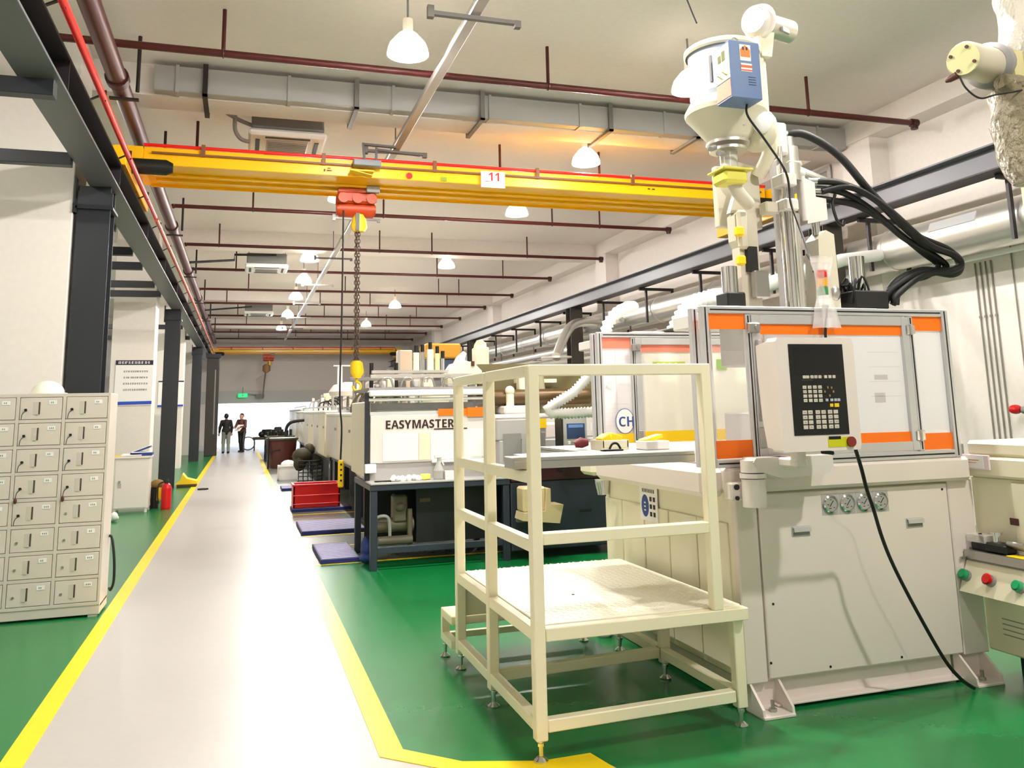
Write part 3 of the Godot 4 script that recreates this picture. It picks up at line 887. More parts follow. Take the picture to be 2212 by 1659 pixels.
func build_left_side() -> void:
	# bank of lockers
	var x1 := -1.114
	var cw := 0.362
	var z := -8.34
	var o := thing("locker", "bank of grey metal lockers, eight rows high, beside the aisle", "locker", V(x1 - 0.55, 0, z - 0.22))
	var x0 := x1 - 0.02 - 3 * cw
	part(o, "body", S(o).ab(V(x0, 0.02, z - 0.01), V(x1, 0.1, z - 0.44), 0.004).ab(V(x0, 0.08, z - 0.025), V(x1, 1.9, z - 0.45), 0.004), mats.locker)
	var fr := S(o)
	for i in 4:
		var x := x0 + 0.012 + cw * i
		fr.ab(V(x - 0.014 if i else x0, 0.1, z), V(x + 0.014 if i < 3 else x1, 1.9, z - 0.03), 0.002)
	var rp := 0.2215
	for r in 9:
		var y := 0.112 + rp * r
		fr.ab(V(x0 + 0.026, y - 0.014, z - 0.001), V(x1 - 0.01, y + 0.014 if r < 8 else 1.9, z - 0.03), 0.002)
	part(o, "frame", fr, mats.locker)
	part(o, "foot", S(o).ab(V(x1 - 0.09, 0, z - 0.02), V(x1 - 0.02, 0.03, z - 0.08)), mats.locker)
	part(o, "foot", S(o).ab(V(x0 + 0.02, 0, z - 0.02), V(x0 + 0.09, 0.03, z - 0.08)), mats.locker)
	var w := cw - 0.036
	var h := rp - 0.036
	for r in 8:
		for c in 3:
			var cx := x0 + 0.012 + cw * (c + 0.5)
			var cy := 0.112 + rp * (r + 0.5)
			var jut := rng.randf_range(0.0, 0.006)
			var front := z + jut
			var d := part(o, "door", S(o).box(V(cx, cy, front - 0.012), V(w, h, 0.02), 0.003, Basis(Vector3.UP, rng.randf_range(-0.01, 0.012))), mats.locker_door)
			var hx := cx - 0.02
			# a pressed pull: a shell that rises to a dark slot
			part(d, "pull", S(d).prism(PackedVector2Array([Vector2(-0.045, 0), Vector2(0, 0.016), Vector2(0, 0)]), 0.11, Transform3D(Basis(Vector3.RIGHT, Vector3.BACK, Vector3.DOWN), V(hx, cy + 0.058, front - 0.003))), mats.locker_door)
			part(d, "pull_slot", S(d).ab(V(hx + 0.0005, cy - 0.05, front - 0.004), V(hx + 0.013, cy + 0.056, front + 0.002), 0.002), mt("slot", Color(0.30, 0.27, 0.23), 0.7))
			part(d, "lock", S(d).cyl(V(cx - 0.115, cy - 0.015, front - 0.004), V(cx - 0.115, cy - 0.015, front + 0.008), 0.011, 12), mats.steel)
			part(d, "number_plate", S(d).box(V(cx + 0.09, cy + 0.05, front), V(0.062, 0.034, 0.004), 0.001, Basis(Vector3.BACK, rng.randf_range(-0.03, 0.08))), mats.white)
			var pr := S(d)
			for k in 2 + rng.randi() % 2:
				pr.ab(V(cx + 0.075 + 0.014 * k, cy + 0.043, front + 0.002), V(cx + 0.083 + 0.014 * k, cy + 0.057, front + 0.003))
			part(d, "number_print", pr, mats.grey)
			if (r * 3 + c) in [23, 22, 20, 19, 13, 14, 17, 16, 10]:
				var kp := V(cx - 0.115, cy - 0.015, front + 0.012)
				part(d, "key", S(d).box(kp + V(0, 0.004, 0.006), V(0.022, 0.02, 0.012), 0.004).tube(curve([kp + V(0, -0.004, 0.01), kp + V(-0.022, -0.03, 0.012), kp + V(-0.03, -0.075, 0.008)], 4), 0.003, 6), mats.dark)
				if (r * 3 + c) in [14, 13]:
					part(d, "key_fob", S(d).ball(kp + V(-0.03, -0.095, 0.008), V(0.014, 0.026, 0.01)), mats.brown)
	var hat := thing("hard_hat", "white safety helmet lying on top of the grey lockers", "helmet", V(-1.66, 1.9, z - 0.2))
	part(hat, "shell", S(hat).ball(V(-1.66, 1.905, z - 0.2), V(0.135, 0.115, 0.155), 20, 8, 0.0, PI / 2), mt("hat", Color(0.95, 0.94, 0.88), 0.35))
	part(hat, "brim", S(hat).lathe([Vector2(0.10, 0.0), Vector2(0.16, 0.0), Vector2(0.162, 0.008), Vector2(0.12, 0.018)], V(-1.66, 1.9, z - 0.2), Basis(), 20), mats.hat)
	single("cable", Sh.new().tube(curve([V(-1.112, 0.62, -8.72), V(-1.08, 0.60, -8.65), V(-1.05, 0.42, -8.62), V(-1.045, 0.24, -8.62), V(-1.07, 0.16, -8.66), V(-1.09, 0.16, -8.72)], 5), 0.012, 8), mats.rubber, "short black cable bowed out at the right side of the lockers", "cable")
	# white cabinet under the poster
	o = thing("cabinet", "small white metal cabinet with folders on top under the first poster", "cabinet", V(-1.84, 0, -17.05))
	part(o, "body", S(o).ab(V(-2.13, 0.07, -16.82), V(-1.55, 0.97, -17.3), 0.006).ab(V(-2.15, 0.95, -16.79), V(-1.53, 0.99, -17.32), 0.006), mats.white_metal)
	for c in [[-2.1, -16.85], [-1.58, -16.85], [-2.1, -17.27], [-1.58, -17.27]]:
		part(o, "leg", S(o).ab(V(c[0] - 0.02, 0, c[1] - 0.02), V(c[0] + 0.02, 0.08, c[1] + 0.02)), mats.white_metal)
	var d := part(o, "door", S(o).ab(V(-2.11, 0.09, -16.81), V(-1.57, 0.93, -16.825), 0.004), mats.white_metal)
	part(d, "lock", S(d).cyl(V(-2.03, 0.55, -16.815), V(-2.03, 0.55, -16.79), 0.022, 12), mats.steel)
	part(d, "lock_plate", S(d).ab(V(-2.06, 0.44, -16.805), V(-2.0, 0.52, -16.812)), mats.grey_light)
	var fa := [["open blue ring binder leaning on the white cabinet top", V(-1.72, 1.09, -17.05), V(0.34, 0.03, 0.3), 0.35, "blue"], ["flat blue folder under the leaning binder on the white cabinet", V(-1.70, 1.02, -17.0), V(0.36, 0.05, 0.34), 0.0, "blue"], ["stack of white papers at the front of the white cabinet top", V(-1.86, 1.005, -16.92), V(0.34, 0.02, 0.2), 0.0, "paper"]]
	for f in fa:
		var b: Vector3 = f[1]
		var q := thing("folder", f[0], "folder", b - V(0, f[2].y * 0.5, 0))
		part(q, "cover", S(q).box(b, f[2], 0.004, Basis(Vector3.BACK, f[3])), mats[f[4]])
		part(q, "pages", S(q).box(b + Basis(Vector3.BACK, f[3]) * V(0.0, f[2].y * 0.5 + 0.008, 0), V(f[2].x * 0.9, 0.015, f[2].z * 0.9), 0.0, Basis(Vector3.BACK, f[3])), mats.paper)
	single("marker_pen", Sh.new().cyl(V(-2.14, 1.0, -16.86), V(-1.98, 1.0, -16.84), 0.012, 8), mats.yellow, "yellow marker pen at the left end of the cabinet top", "pen")
	# fire extinguisher group by the second column
	o = thing("fire_extinguisher", "red fire extinguisher with black hose at the foot of the second column", "extinguisher", V(-1.27, 0, -17.15))
	part(o, "cylinder", S(o).lathe([Vector2(0.0, 0.0), Vector2(0.085, 0.0), Vector2(0.09, 0.03), Vector2(0.09, 0.38), Vector2(0.07, 0.44), Vector2(0.03, 0.47), Vector2(0.0, 0.47)], V(-1.27, 0.0, -17.15), Basis(), 18), mats.red)
	part(o, "valve_head", S(o).ab(V(-1.30, 0.46, -17.12), V(-1.24, 0.53, -17.18), 0.008).bar(V(-1.27, 0.53, -17.15), V(-1.38, 0.57, -17.12), 0.02, 0.02), mats.dark)
	part(o, "hose", S(o).tube(curve([V(-1.30, 0.5, -17.12), V(-1.40, 0.45, -17.08), V(-1.41, 0.25, -17.06), V(-1.39, 0.12, -17.06)], 5), 0.014, 8), mats.rubber)
	o = thing("fire_extinguisher", "dark extinguisher with yellow tag left of the red one", "extinguisher", V(-1.5, 0, -17.45))
	part(o, "cylinder", S(o).lathe([Vector2(0.0, 0.0), Vector2(0.08, 0.0), Vector2(0.08, 0.36), Vector2(0.03, 0.42), Vector2(0.0, 0.42)], V(-1.5, 0.0, -17.45), Basis(), 16), mats.dark)
	part(o, "tag", S(o).ab(V(-1.45, 0.15, -17.34), V(-1.36, 0.38, -17.36), 0.004), mats.yellow)
	part(o, "cover", S(o).ball(V(-1.45, 0.45, -17.4), V(0.12, 0.08, 0.1)), mt("bag_tan", Color(0.55, 0.42, 0.2), 0.7))
	o = thing("floor_guard", "low yellow guard plate on the floor by the second column", "guard", V(-1.2, 0, -22.4))
	part(o, "base", S(o).ab(V(-1.42, 0.002, -22.1), V(-0.98, 0.07, -22.65), 0.01), mt("guard_dark", Color(0.25, 0.2, 0.06), 0.6))
	part(o, "plate", S(o).prism(PackedVector2Array([Vector2(-1.46, 0.07), Vector2(-0.96, 0.07), Vector2(-0.98, 0.14), Vector2(-1.2, 0.2), Vector2(-1.30, 0.32), Vector2(-1.34, 0.18)]), 0.5, Transform3D(Basis(), V(0, 0, -22.62))), mats.yellow)
	single("rubber_puck", Sh.new().cyl(V(-0.79, 0, -21.2), V(-0.79, 0.03, -21.2), 0.12, 16), mats.dark, "small black cap lying at the aisle edge by the yellow guard", "cap")
	single("rag", Sh.new().ball(V(-1.98, 0.06, -15.6), V(0.12, 0.06, 0.1), 9, 5).ball(V(-1.93, 0.09, -15.55), V(0.06, 0.07, 0.07), 7, 5), mats.white, "white crumpled rag on the green floor before the cabinet", "rag")
	# posters on the pillars
	poster(V(-2.235, 2.415, -19.98), 0.75, 0.97, "white poster with dark blue heading and four text lines on the near pillar", true)
	poster(V(-2.22, 2.405, -29.98), 0.78, 0.86, "white notice poster on the second pillar half hidden by the dark column", false)
	# machinery glimpsed in the left bay
	o = thing("press_manifold", "dark pipework tower glimpsed between the near pillar and the steel column", "machine", V(-2.55, 0, -13.2))
	part(o, "cabinet", S(o).ab(V(-3.0, 0, -12.9), V(-2.2, 2.3, -13.6), 0.02), mats.white_metal)
	part(o, "drum", S(o).cyl(V(-2.5, 2.3, -13.2), V(-2.5, 2.75, -13.2), 0.24, 18, 0.16), mats.grey)
	part(o, "pipe", S(o).cyl(V(-2.45, 2.75, -13.2), V(-2.45, 3.9, -13.2), 0.07, 12).cyl(V(-2.62, 2.6, -13.3), V(-2.62, 3.6, -13.3), 0.05, 12), mats.column)
	for k in 5:
		part(o, "flange", S(o).cyl(V(-2.45, 2.9 + 0.22 * k, -13.2), V(-2.45, 2.95 + 0.22 * k, -13.2), 0.14, 14), mats.dark)
	part(o, "elbow", S(o).tube(curve([V(-2.45, 3.85, -13.2), V(-2.42, 3.98, -13.2), V(-2.2, 4.03, -13.2)], 4), 0.08, 12), mats.column)
	o = thing("storage_cabinet", "tall white cabinet behind the second steel column", "cabinet", V(-2.2, 0, -23.8))
	part(o, "body", S(o).ab(V(-2.55, 0, -23.3), V(-1.75, 1.75, -24.2), 0.01), mats.white_metal)
	for k in 2:
		part(o, "door", S(o).ab(V(-2.53 + 0.39 * k, 0.08, -23.285), V(-2.16 + 0.39 * k, 1.72, -23.30), 0.004), mats.white)


func poster(c: Vector3, w: float, h: float, label: String, bold_head: bool) -> void:
	var o := thing("wall_poster", label, "poster", c - V(0, h * 0.5, 0))
	part(o, "board", S(o).box(c, V(w, h, 0.02), 0.003), mats.paper)
	var zf := c.z + 0.011
	var head := h * (0.105 if bold_head else 0.05)
	part(o, "heading_band", S(o).ab(V(c.x - w / 2, c.y + h / 2 - head, zf - 0.001), V(c.x + w / 2, c.y + h / 2, zf + 0.001)), mt("poster_navy", Color(0.10, 0.10, 0.20), 0.6))
	var foot := h * 0.075
	part(o, "foot_band", S(o).prism(PackedVector2Array([Vector2(-w / 2, 0), Vector2(w / 2, 0.012), Vector2(w / 2, foot + 0.01), Vector2(-w / 2, foot)]), 0.002, Transform3D(Basis(), V(c.x, c.y - h / 2 + 0.01, zf - 0.001))), mt("poster_blue", Color(0.12, 0.30, 0.75), 0.6))
	part(o, "foot_line", S(o).bar(V(c.x - w / 2, c.y - h / 2 + 0.012, zf), V(c.x + w / 2, c.y - h / 2 + 0.022, zf), 0.006, 0.002), mats.orange)
	# illegible characters as little strokes
	var r := RandomNumberGenerator.new()
	r.seed = 21
	var glyphs := func(s: Sh, gx: float, gy: float, gs: float, n: int) -> void:
		for i in n:
			var x := gx + gs * 1.12 * i
			for k in 3:
				var yy := gy + gs * (0.12 + 0.36 * k) - gs * 0.5
				var a := r.randf_range(0.0, 0.2) * gs
				s.ab(V(x + a, yy, zf), V(x + gs * r.randf_range(0.6, 0.95), yy + gs * 0.13, zf + 0.0015))
			var xv := x + gs * r.randf_range(0.1, 0.8)
			s.ab(V(xv, gy - gs * 0.45, zf), V(xv + gs * 0.14, gy + gs * 0.45, zf + 0.0015))
			if r.randf() < 0.6:
				s.ab(V(x + gs * 0.05, gy - gs * 0.45, zf), V(x + gs * 0.18, gy + gs * 0.35, zf + 0.0015))
	if bold_head:
		var s := S(o)
		glyphs.call(s, c.x - w * 0.43, c.y + h / 2 - head / 2, 0.058, 10)
		part(o, "heading_print", s, mats.white)
	for k in 4:
		var s := S(o)
		glyphs.call(s, c.x - w * 0.28, c.y + h * (0.25 - 0.135 * k), 0.04 if bold_head else 0.03, 11)
		part(o, "text_print", s, mt("print_dark", Color(0.16, 0.14, 0.14), 0.7))


func build_platform() -> void:
	var cr: Material = mats.cream
	var o := thing("work_platform", "cream painted steel work platform with guard rails and chequer deck", "platform", V(2.0, 0, -5.0))
	var xl := 1.425
	var xr := 2.55
	var w := 0.06
	var post := func(x: float, z: float, y0: float, y1: float) -> void:
		part(o, "post", S(o).ab(V(x - w / 2, y0, z - w / 2), V(x + w / 2, y1, z + w / 2), 0.005), cr)
	var foot := func(x: float, z: float) -> void:
		var f := part(o, "levelling_foot", S(o).lathe([Vector2(0.0, 0.0), Vector2(0.034, 0.0), Vector2(0.036, 0.012), Vector2(0.02, 0.026), Vector2(0.012, 0.032), Vector2(0.012, 0.12)], V(x, 0, z), Basis(), 16), mats.chrome)
		part(f, "nut", S(f).cyl(V(x, 0.075, z), V(x, 0.088, z), 0.02, 6), mats.chrome)
	for z in [-4.15, -4.96, -5.72]:
		post.call(xl, z, 0.10, 1.90)
		foot.call(xl, z)
	post.call(2.425, -4.15, 0.612, 1.90)
	for z in [-4.2, -5.05, -5.72]:
		post.call(xr + 0.015, z, 0.10, 0.5505)
		foot.call(xr + 0.015, z)
	var rail := func(a: Vector3, b: Vector3) -> void:
		part(o, "rail", S(o).bar(a, b, w * 0.98, w * 0.98, 0.005), cr)
	# left side rails
	for y in [1.875, 1.335, 1.0, 0.165]:
		rail.call(V(xl, y, -4.18), V(xl, y, -4.93))
		rail.call(V(xl, y, -4.99), V(xl, y, -5.69))
	# front rails
	rail.call(V(xl - 0.028, 1.875, -4.15), V(2.455, 1.875, -4.15))
	rail.call(V(xl + 0.03, 1.035, -4.15), V(2.395, 1.035, -4.15))
	rail.call(V(xl + 0.03, 0.165, -4.15), V(xr - 0.03, 0.165, -4.19))
	rail.call(V(xl + 0.03, 0.165, -4.98), V(xr - 0.03, 0.165, -5.05))
	rail.call(V(xr, 0.165, -4.23), V(xr, 0.165, -5.02))
	rail.call(V(xr, 0.165, -5.08), V(xr, 0.165, -5.69))
	# deck with its angle frame
	part(o, "deck_frame", S(o).ab(V(xl + 0.031, 0.55, -4.119), V(xr + 0.05, 0.612, -4.18), 0.004), cr)
	part(o, "deck_frame", S(o).ab(V(xl + 0.031, 0.55, -5.7), V(xr + 0.05, 0.612, -5.748), 0.004), cr)
	part(o, "deck_frame", S(o).ab(V(xl - 0.027, 0.551, -4.181), V(xl + 0.027, 0.611, -4.929), 0.004).ab(V(xl - 0.027, 0.551, -4.991), V(xl + 0.027, 0.611, -5.689), 0.004), cr)
	part(o, "deck_frame", S(o).ab(V(xr - 0.01, 0.551, -4.181), V(xr + 0.05, 0.611, -5.699), 0.004), cr)
	var dk := mt("deck", Color(0.96, 0.94, 0.86), 0.4)
	part(o, "deck_plate", S(o).ab(V(xl + 0.031, 0.606, -4.185), V(xr + 0.04, 0.618, -5.695), 0.003), dk)
	var st := S(o)
	for i in 26:
		for j in 36:
			var p := V(xl + 0.06 + 0.042 * i, 0.618, -4.24 - 0.042 * j)
			var q := V(0.011, 0, 0.011) if (i + j) % 2 else V(0.011, 0, -0.011)
			st.bar(p - q, p + q, 0.006, 0.003)
	var tr := part(o, "tread_studs", st, dk)
	tr.set_meta("kind", "stuff")
	for p in [V(1.85, 0.619, -4.75), V(1.66, 0.619, -4.85)]:
		part(o, "deck_screw", S(o).cyl(p, p + V(0, 0.003, 0), 0.009, 8), mats.brown)
	# step at the far end
	part(o, "step", S(o).ab(V(1.37, 0.27, -5.76), V(2.45, 0.325, -6.07), 0.004), cr)
	part(o, "step_frame", S(o).ab(V(1.37, 0.12, -6.02), V(1.42, 0.27, -6.07)).ab(V(1.37, 0.12, -5.76), V(1.42, 0.17, -6.02)).ab(V(2.4, 0.12, -6.02), V(2.45, 0.27, -6.07)).ab(V(1.42, 0.12, -6.03), V(2.4, 0.16, -6.07)), cr)
	part(o, "back_panel", S(o).ab(V(xl + 0.03, 0.33, -5.735), V(xr - 0.04, 0.55, -5.745)), cr)
	foot.call(1.395, -6.045)
	foot.call(2.425, -6.045)
	# steel shelf over the rails
	var sh := part(o, "shelf", S(o).ab(V(1.465, 1.41, -4.24), V(1.9, 1.43, -4.62), 0.003).ab(V(1.9, 1.41, -4.24), V(2.40, 1.43, -5.4), 0.003).ab(V(1.35, 1.372, -4.24), V(2.40, 1.41, -4.255), 0.002).ab(V(1.35, 1.372, -4.255), V(1.465, 1.431, -4.42), 0.003), mats.steel, "brushed steel shelf laid over the middle rails")
	part(sh, "shelf_end", S(sh).ab(V(2.385, 1.37, -4.257), V(2.399, 1.409, -5.4)), mats.steel)
	part(sh, "shelf_end", S(sh).ab(V(1.9, 1.372, -4.43), V(1.915, 1.409, -5.4)), mats.steel)
	# things on the shelf
	o = thing("parts_tray", "white plastic tray with yellow paper at the middle of the steel shelf", "tray", V(2.12, 1.43, -4.75))
	part(o, "tray", S(o).ab(V(2.03, 1.43, -4.66), V(2.2, 1.44, -4.84)).ab(V(2.03, 1.44, -4.66), V(2.2, 1.485, -4.67), 0.003).ab(V(2.03, 1.44, -4.83), V(2.2, 1.485, -4.84), 0.003).ab(V(2.03, 1.44, -4.66), V(2.04, 1.485, -4.84)).ab(V(2.19, 1.44, -4.66), V(2.2, 1.485, -4.84)), mats.machine_cream)
	part(o, "yellow_slip", S(o).box(V(2.08, 1.49, -4.75), V(0.06, 0.045, 0.1), 0.004, Basis(Vector3.BACK, 0.5)).box(V(2.15, 1.495, -4.77), V(0.07, 0.045, 0.1), 0.004, Basis(Vector3.BACK, -0.3)), mats.yellow)
	single("bottle", Sh.new().tube([V(1.93, 1.46, -4.85), V(1.97, 1.47, -4.84), V(2.01, 1.47, -4.83)], [0.02, 0.034, 0.02], 10), mt("maroon", Color(0.42, 0.08, 0.10), 0.5), "small dark red bottle lying left of the white tray", "bottle")
	o = thing("parts_box", "white box with yellow flap at the right of the steel shelf", "box", V(2.30, 1.43, -4.55))
	part(o, "box", S(o).ab(V(2.225, 1.43, -4.48), V(2.375, 1.48, -4.62), 0.004), mats.white)
	part(o, "lid_slip", S(o).box(V(2.30, 1.492, -4.57), V(0.12, 0.02, 0.09), 0.003, Basis(Vector3.BACK, 0.25)), mats.yellow)
	o = thing("hand_tool", "black hand clamp lying at the front of the steel shelf", "tool", V(2.04, 1.43, -4.53))
	part(o, "jaw", S(o).ab(V(1.97, 1.43, -4.52), V(2.1, 1.44, -4.56), 0.003), mats.black)
	part(o, "grip", S(o).tube(curve([V(2.02, 1.44, -4.54), V(2.04, 1.47, -4.54), V(2.07, 1.47, -4.54), V(2.09, 1.44, -4.54)], 4), 0.007, 8), mats.black)


func alu_frame(o: Node3D, called: String, a: Vector3, b: Vector3, w := 0.045) -> void:
	# slotted aluminium profile with a dark groove along its front
	var p := part(o, called, S(o).bar(a, b, w, w, 0.004), mats.alu)
	var d := (b - a).normalized()
	var q := V(0, 0, w * 0.5 + 0.0006)
	if absf(d.z) < 0.5:
		part(p, "groove", S(p).bar(a + q + d * 0.01, b + q - d * 0.01, 0.009 if absf(d.y) > 0.5 else 0.0015, 0.0015 if absf(d.y) > 0.5 else 0.009), mats.dark)


func build_front_machine() -> void:
	var m: Material = mats.machine
	var o := thing("moulding_machine", "tall white vertical injection moulding machine with orange banded guard and hose covered tower, in front", "machine", V(3.45, 0, -5.2))
	front_machine = o
	# base cabinet
	part(o, "base_cabinet", S(o).ab(V(2.71, 0.15, -4.37), V(4.41, 1.18, -6.2), 0.012), mats.machine_cream)
	part(o, "corner_post", S(o).ab(V(2.70, 0.15, -4.345), V(2.84, 1.18, -4.40), 0.006), m)
	part(o, "corner_post", S(o).ab(V(4.22, 0.15, -4.345), V(4.415, 1.18, -4.40), 0.006), m)
	part(o, "front_panel", S(o).ab(V(2.85, 0.165, -4.34), V(4.21, 1.165, -4.39), 0.006), m)
	for p in [V(2.9, 0.56, -4.34), V(2.86, 0.25, -4.34), V(3.25, 0.19, -4.34), V(3.75, 0.19, -4.34), V(4.17, 1.13, -4.34)]:
		part(o, "screw", S(o).cyl(p, p + V(0, 0, 0.004), 0.007, 8), mats.dark)
	for i in 4:
		var zz := -4.45 - 0.36 * i
		part(o, "side_panel", S(o).ab(V(2.698, 0.2, zz), V(2.712, 1.0, zz - 0.345), 0.004), mats.machine_cream)
	part(o, "side_panel", S(o).ab(V(2.698, 0.2, -5.89), V(2.712, 1.0, -6.18), 0.004), mats.machine_cream)
	# ledge round the top of the cabinet
	part(o, "ledge", S(o).ab(V(2.63, 1.18, -4.29), V(4.37, 1.325, -6.2), 0.02), m)
	part(o, "ledge_corner", S(o).ab(V(2.50, 1.16, -4.36), V(2.66, 1.325, -5.9), 0.03), m)
	part(o, "work_table", S(o).ab(V(2.66, 1.325, -4.5), V(4.28, 1.40, -6.1), 0.01), mats.white_metal)
	# sheet skirt and feet
	part(o, "skirt", S(o).ab(V(2.90, 0.03, -4.40), V(4.16, 0.15, -4.43)).ab(V(2.88, 0.02, -4.33), V(4.18, 0.032, -4.43), 0.003).ab(V(2.72, 0.05, -4.43), V(4.28, 0.15, -6.15)), m)
	for x in [2.74, 4.2]:
		var f := part(o, "foot_bracket", S(o).ab(V(x - 0.02, 0.0, -4.22), V(x + 0.18, 0.018, -4.40), 0.004).ab(V(x - 0.02, 0.018, -4.385), V(x + 0.18, 0.16, -4.40)), m)
		for gx in [x - 0.02, x + 0.165]:
			part(f, "gusset", S(f).prism(PackedVector2Array([Vector2(4.385, 0.018), Vector2(4.23, 0.018), Vector2(4.235, 0.05), Vector2(4.36, 0.16), Vector2(4.385, 0.16)]), 0.015, Transform3D(Basis(V(0, 0, -1), V(0, 1, 0), V(1, 0, 0)), V(gx, 0, 0))), m)
		part(f, "bolt", S(f).cyl(V(x + 0.08, 0.018, -4.29), V(x + 0.08, 0.035, -4.29), 0.022, 6).cyl(V(x + 0.08, 0.03, -4.29), V(x + 0.08, 0.075, -4.29), 0.011, 8), mats.steel)
	# gauges and pull handles
	for i in 4:
		var c := V(3.335 + 0.121 * i, 1.085, -4.334)
		var g := part(o, "pressure_gauge", S(o).lathe([Vector2(0.0, 0), Vector2(0.05, 0), Vector2(0.052, 0.012), Vector2(0.044, 0.018), Vector2(0.042, 0.010), Vector2(0.0, 0.010)], c + V(0, 0, -0.006), Basis(Vector3.RIGHT, PI / 2), 22), mats.chrome, "round chrome rimmed gauge")
		part(g, "dial", S(g).cyl(c + V(0, 0, 0.0), c + V(0, 0, 0.0055), 0.041, 20), mt("dial", Color(0.66, 0.65, 0.63), 0.7))
		part(g, "needle", S(g).bar(c + V(-0.01, -0.012, 0.008), c + V(0.016, 0.02, 0.008), 0.004, 0.002), mats.dark)
		part(g, "print", S(g).ab(c + V(-0.026, -0.004, 0.0056), c + V(-0.014, 0.0, 0.0062)).ab(c + V(-0.006, 0.024, 0.0056), c + V(0.006, 0.028, 0.0062)).ab(c + V(0.016, -0.022, 0.0056), c + V(0.026, -0.018, 0.0062)).ab(c + V(-0.016, -0.026, 0.0056), c + V(0.0, -0.022, 0.0062)), mats.dark)
		part(o, "gauge_plate", S(o).ab(c + V(-0.058, -0.062, -0.006), c + V(0.058, 0.058, -0.004)), mats.grey_light)
	for c in [V(3.12, 0.945, -4.338), V(3.935, 0.945, -4.338)]:
		var hd := part(o, "pull_handle", S(o).ab(c + V(-0.062, -0.028, -0.001), c + V(0.062, 0.028, 0.003), 0.001), mats.alu, "recessed metal pull handle")
		part(hd, "grip_lip", S(hd).prism(PackedVector2Array([Vector2(0.0, 0.026), Vector2(0.016, 0.022), Vector2(0.020, -0.002), Vector2(0.016, -0.002), Vector2(0.012, 0.018), Vector2(0.0, 0.020)]), 0.116, Transform3D(Basis(V(0, 0, 1), V(0, 1, 0), V(-1, 0, 0)), c + V(0.058, 0, 0.002))), mats.alu)
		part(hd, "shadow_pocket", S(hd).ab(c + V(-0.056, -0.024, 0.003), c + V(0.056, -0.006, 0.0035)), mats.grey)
	# notice on the left side
	var nt := part(o, "notice", S(o).ab(V(2.692, 0.90, -5.30), V(2.697, 1.13, -5.56)), mats.paper, "white safety notice with a blue oval")
	part(nt, "blue_oval", S(nt).prism(ellipse(0.055, 0.075, 20), 0.001, Transform3D(Basis(V(0, 0, 1), V(0, 1, 0), V(-1, 0, 0)), V(2.6915, 1.0, -5.48))), mt("notice_blue", Color(0.20, 0.30, 0.58), 0.6))
	var ns := S(nt)
	for k in 8:
		ns.ab(V(2.6905, 1.09, -5.34 - 0.024 * k), V(2.692, 1.115, -5.35 - 0.024 * k))
	for k in 6:
		ns.ab(V(2.6905, 0.935 + 0.05 * (k % 3), -5.33 - 0.05 * (k / 3)), V(2.692, 0.965 + 0.05 * (k % 3), -5.36 - 0.05 * (k / 3)))
	part(nt, "notice_print", ns, mats.print_dark)
	var nw := S(nt)
	for k in 3:
		nw.ab(V(2.6902, 0.965 + 0.025 * k, -5.47), V(2.6908, 0.975 + 0.025 * k, -5.495))
	part(nt, "white_print", nw, mats.white)
	part(o, "sensor_cup", S(o).tube([V(2.66, 1.13, -6.14), V(2.66, 1.11, -6.14), V(2.665, 1.02, -6.14)], [0.06, 0.06, 0.045], 14), mats.chrome)
	guard(o, V(2.55, 1.325, -4.32), 1.74, 0.925, true)
	# arm and control panel
	var arm := part(o, "panel_arm", S(o).cyl(V(2.715, 1.12, -4.17), V(2.715, 1.27, -4.17), 0.066, 20).cyl(V(2.715, 1.275, -4.17), V(2.715, 1.30, -4.17), 0.073, 20).cyl(V(2.715, 1.305, -4.17), V(2.715, 1.37, -4.17), 0.066, 20).prism(PackedVector2Array([Vector2(2.70, 1.385), Vector2(2.68, 1.36), Vector2(2.72, 1.31), Vector2(2.86, 1.27), Vector2(3.16, 1.285), Vector2(3.2, 1.31), Vector2(3.2, 1.385)]), 0.13, Transform3D(Basis(), V(0, 0, -4.235))).ab(V(2.60, 1.15, -4.22), V(2.74, 1.25, -4.30), 0.01), mats.white_metal)
	part(arm, "bracket_bolt", S(arm).cyl(V(2.635, 1.225, -4.22), V(2.635, 1.225, -4.21), 0.016, 10).cyl(V(2.635, 1.165, -4.22), V(2.635, 1.165, -4.21), 0.012, 10), mats.dark)
	control_panel(o)
	# signal tower wrapped in a plastic bag
	o = thing("signal_tower", "red yellow green signal tower wrapped in a clear plastic bag over the guard", "signal light", V(3.36, 2.12, -4.27))
	part(o, "pole", S(o).cyl(V(3.36, 2.12, -4.27), V(3.36, 2.26, -4.27), 0.018, 10), mats.grey_light)
	part(o, "base", S(o).cyl(V(3.36, 2.26, -4.27), V(3.36, 2.32, -4.27), 0.03, 14), mats.white)
	part(o, "green_lens", S(o).cyl(V(3.36, 2.325, -4.27), V(3.36, 2.37, -4.27), 0.03, 16), mt("lens_green", Color(0.25, 0.55, 0.30), 0.3))
	part(o, "yellow_lens", S(o).cyl(V(3.36, 2.375, -4.27), V(3.36, 2.425, -4.27), 0.03, 16), mt("lens_yellow", Color(0.95, 0.70, 0.20), 0.3))
	part(o, "red_lens", S(o).cyl(V(3.36, 2.43, -4.27), V(3.36, 2.475, -4.27), 0.03, 16), mt("lens_red", Color(0.85, 0.15, 0.12), 0.3))
	var bag := []
	for p in [[2.12, 0.10], [2.18, 0.085], [2.24, 0.075], [2.30, 0.055], [2.38, 0.05], [2.46, 0.055], [2.52, 0.075], [2.56, 0.08]]:
		bag.append(Vector2(p[1], p[0] - 2.12))
	part(o, "plastic_bag", S(o).lathe(bag, V(3.36, 2.12, -4.27), Basis(Vector3.UP, 0.3).scaled(V(1.0, 1, 0.55)), 9), mats.clear_plastic)
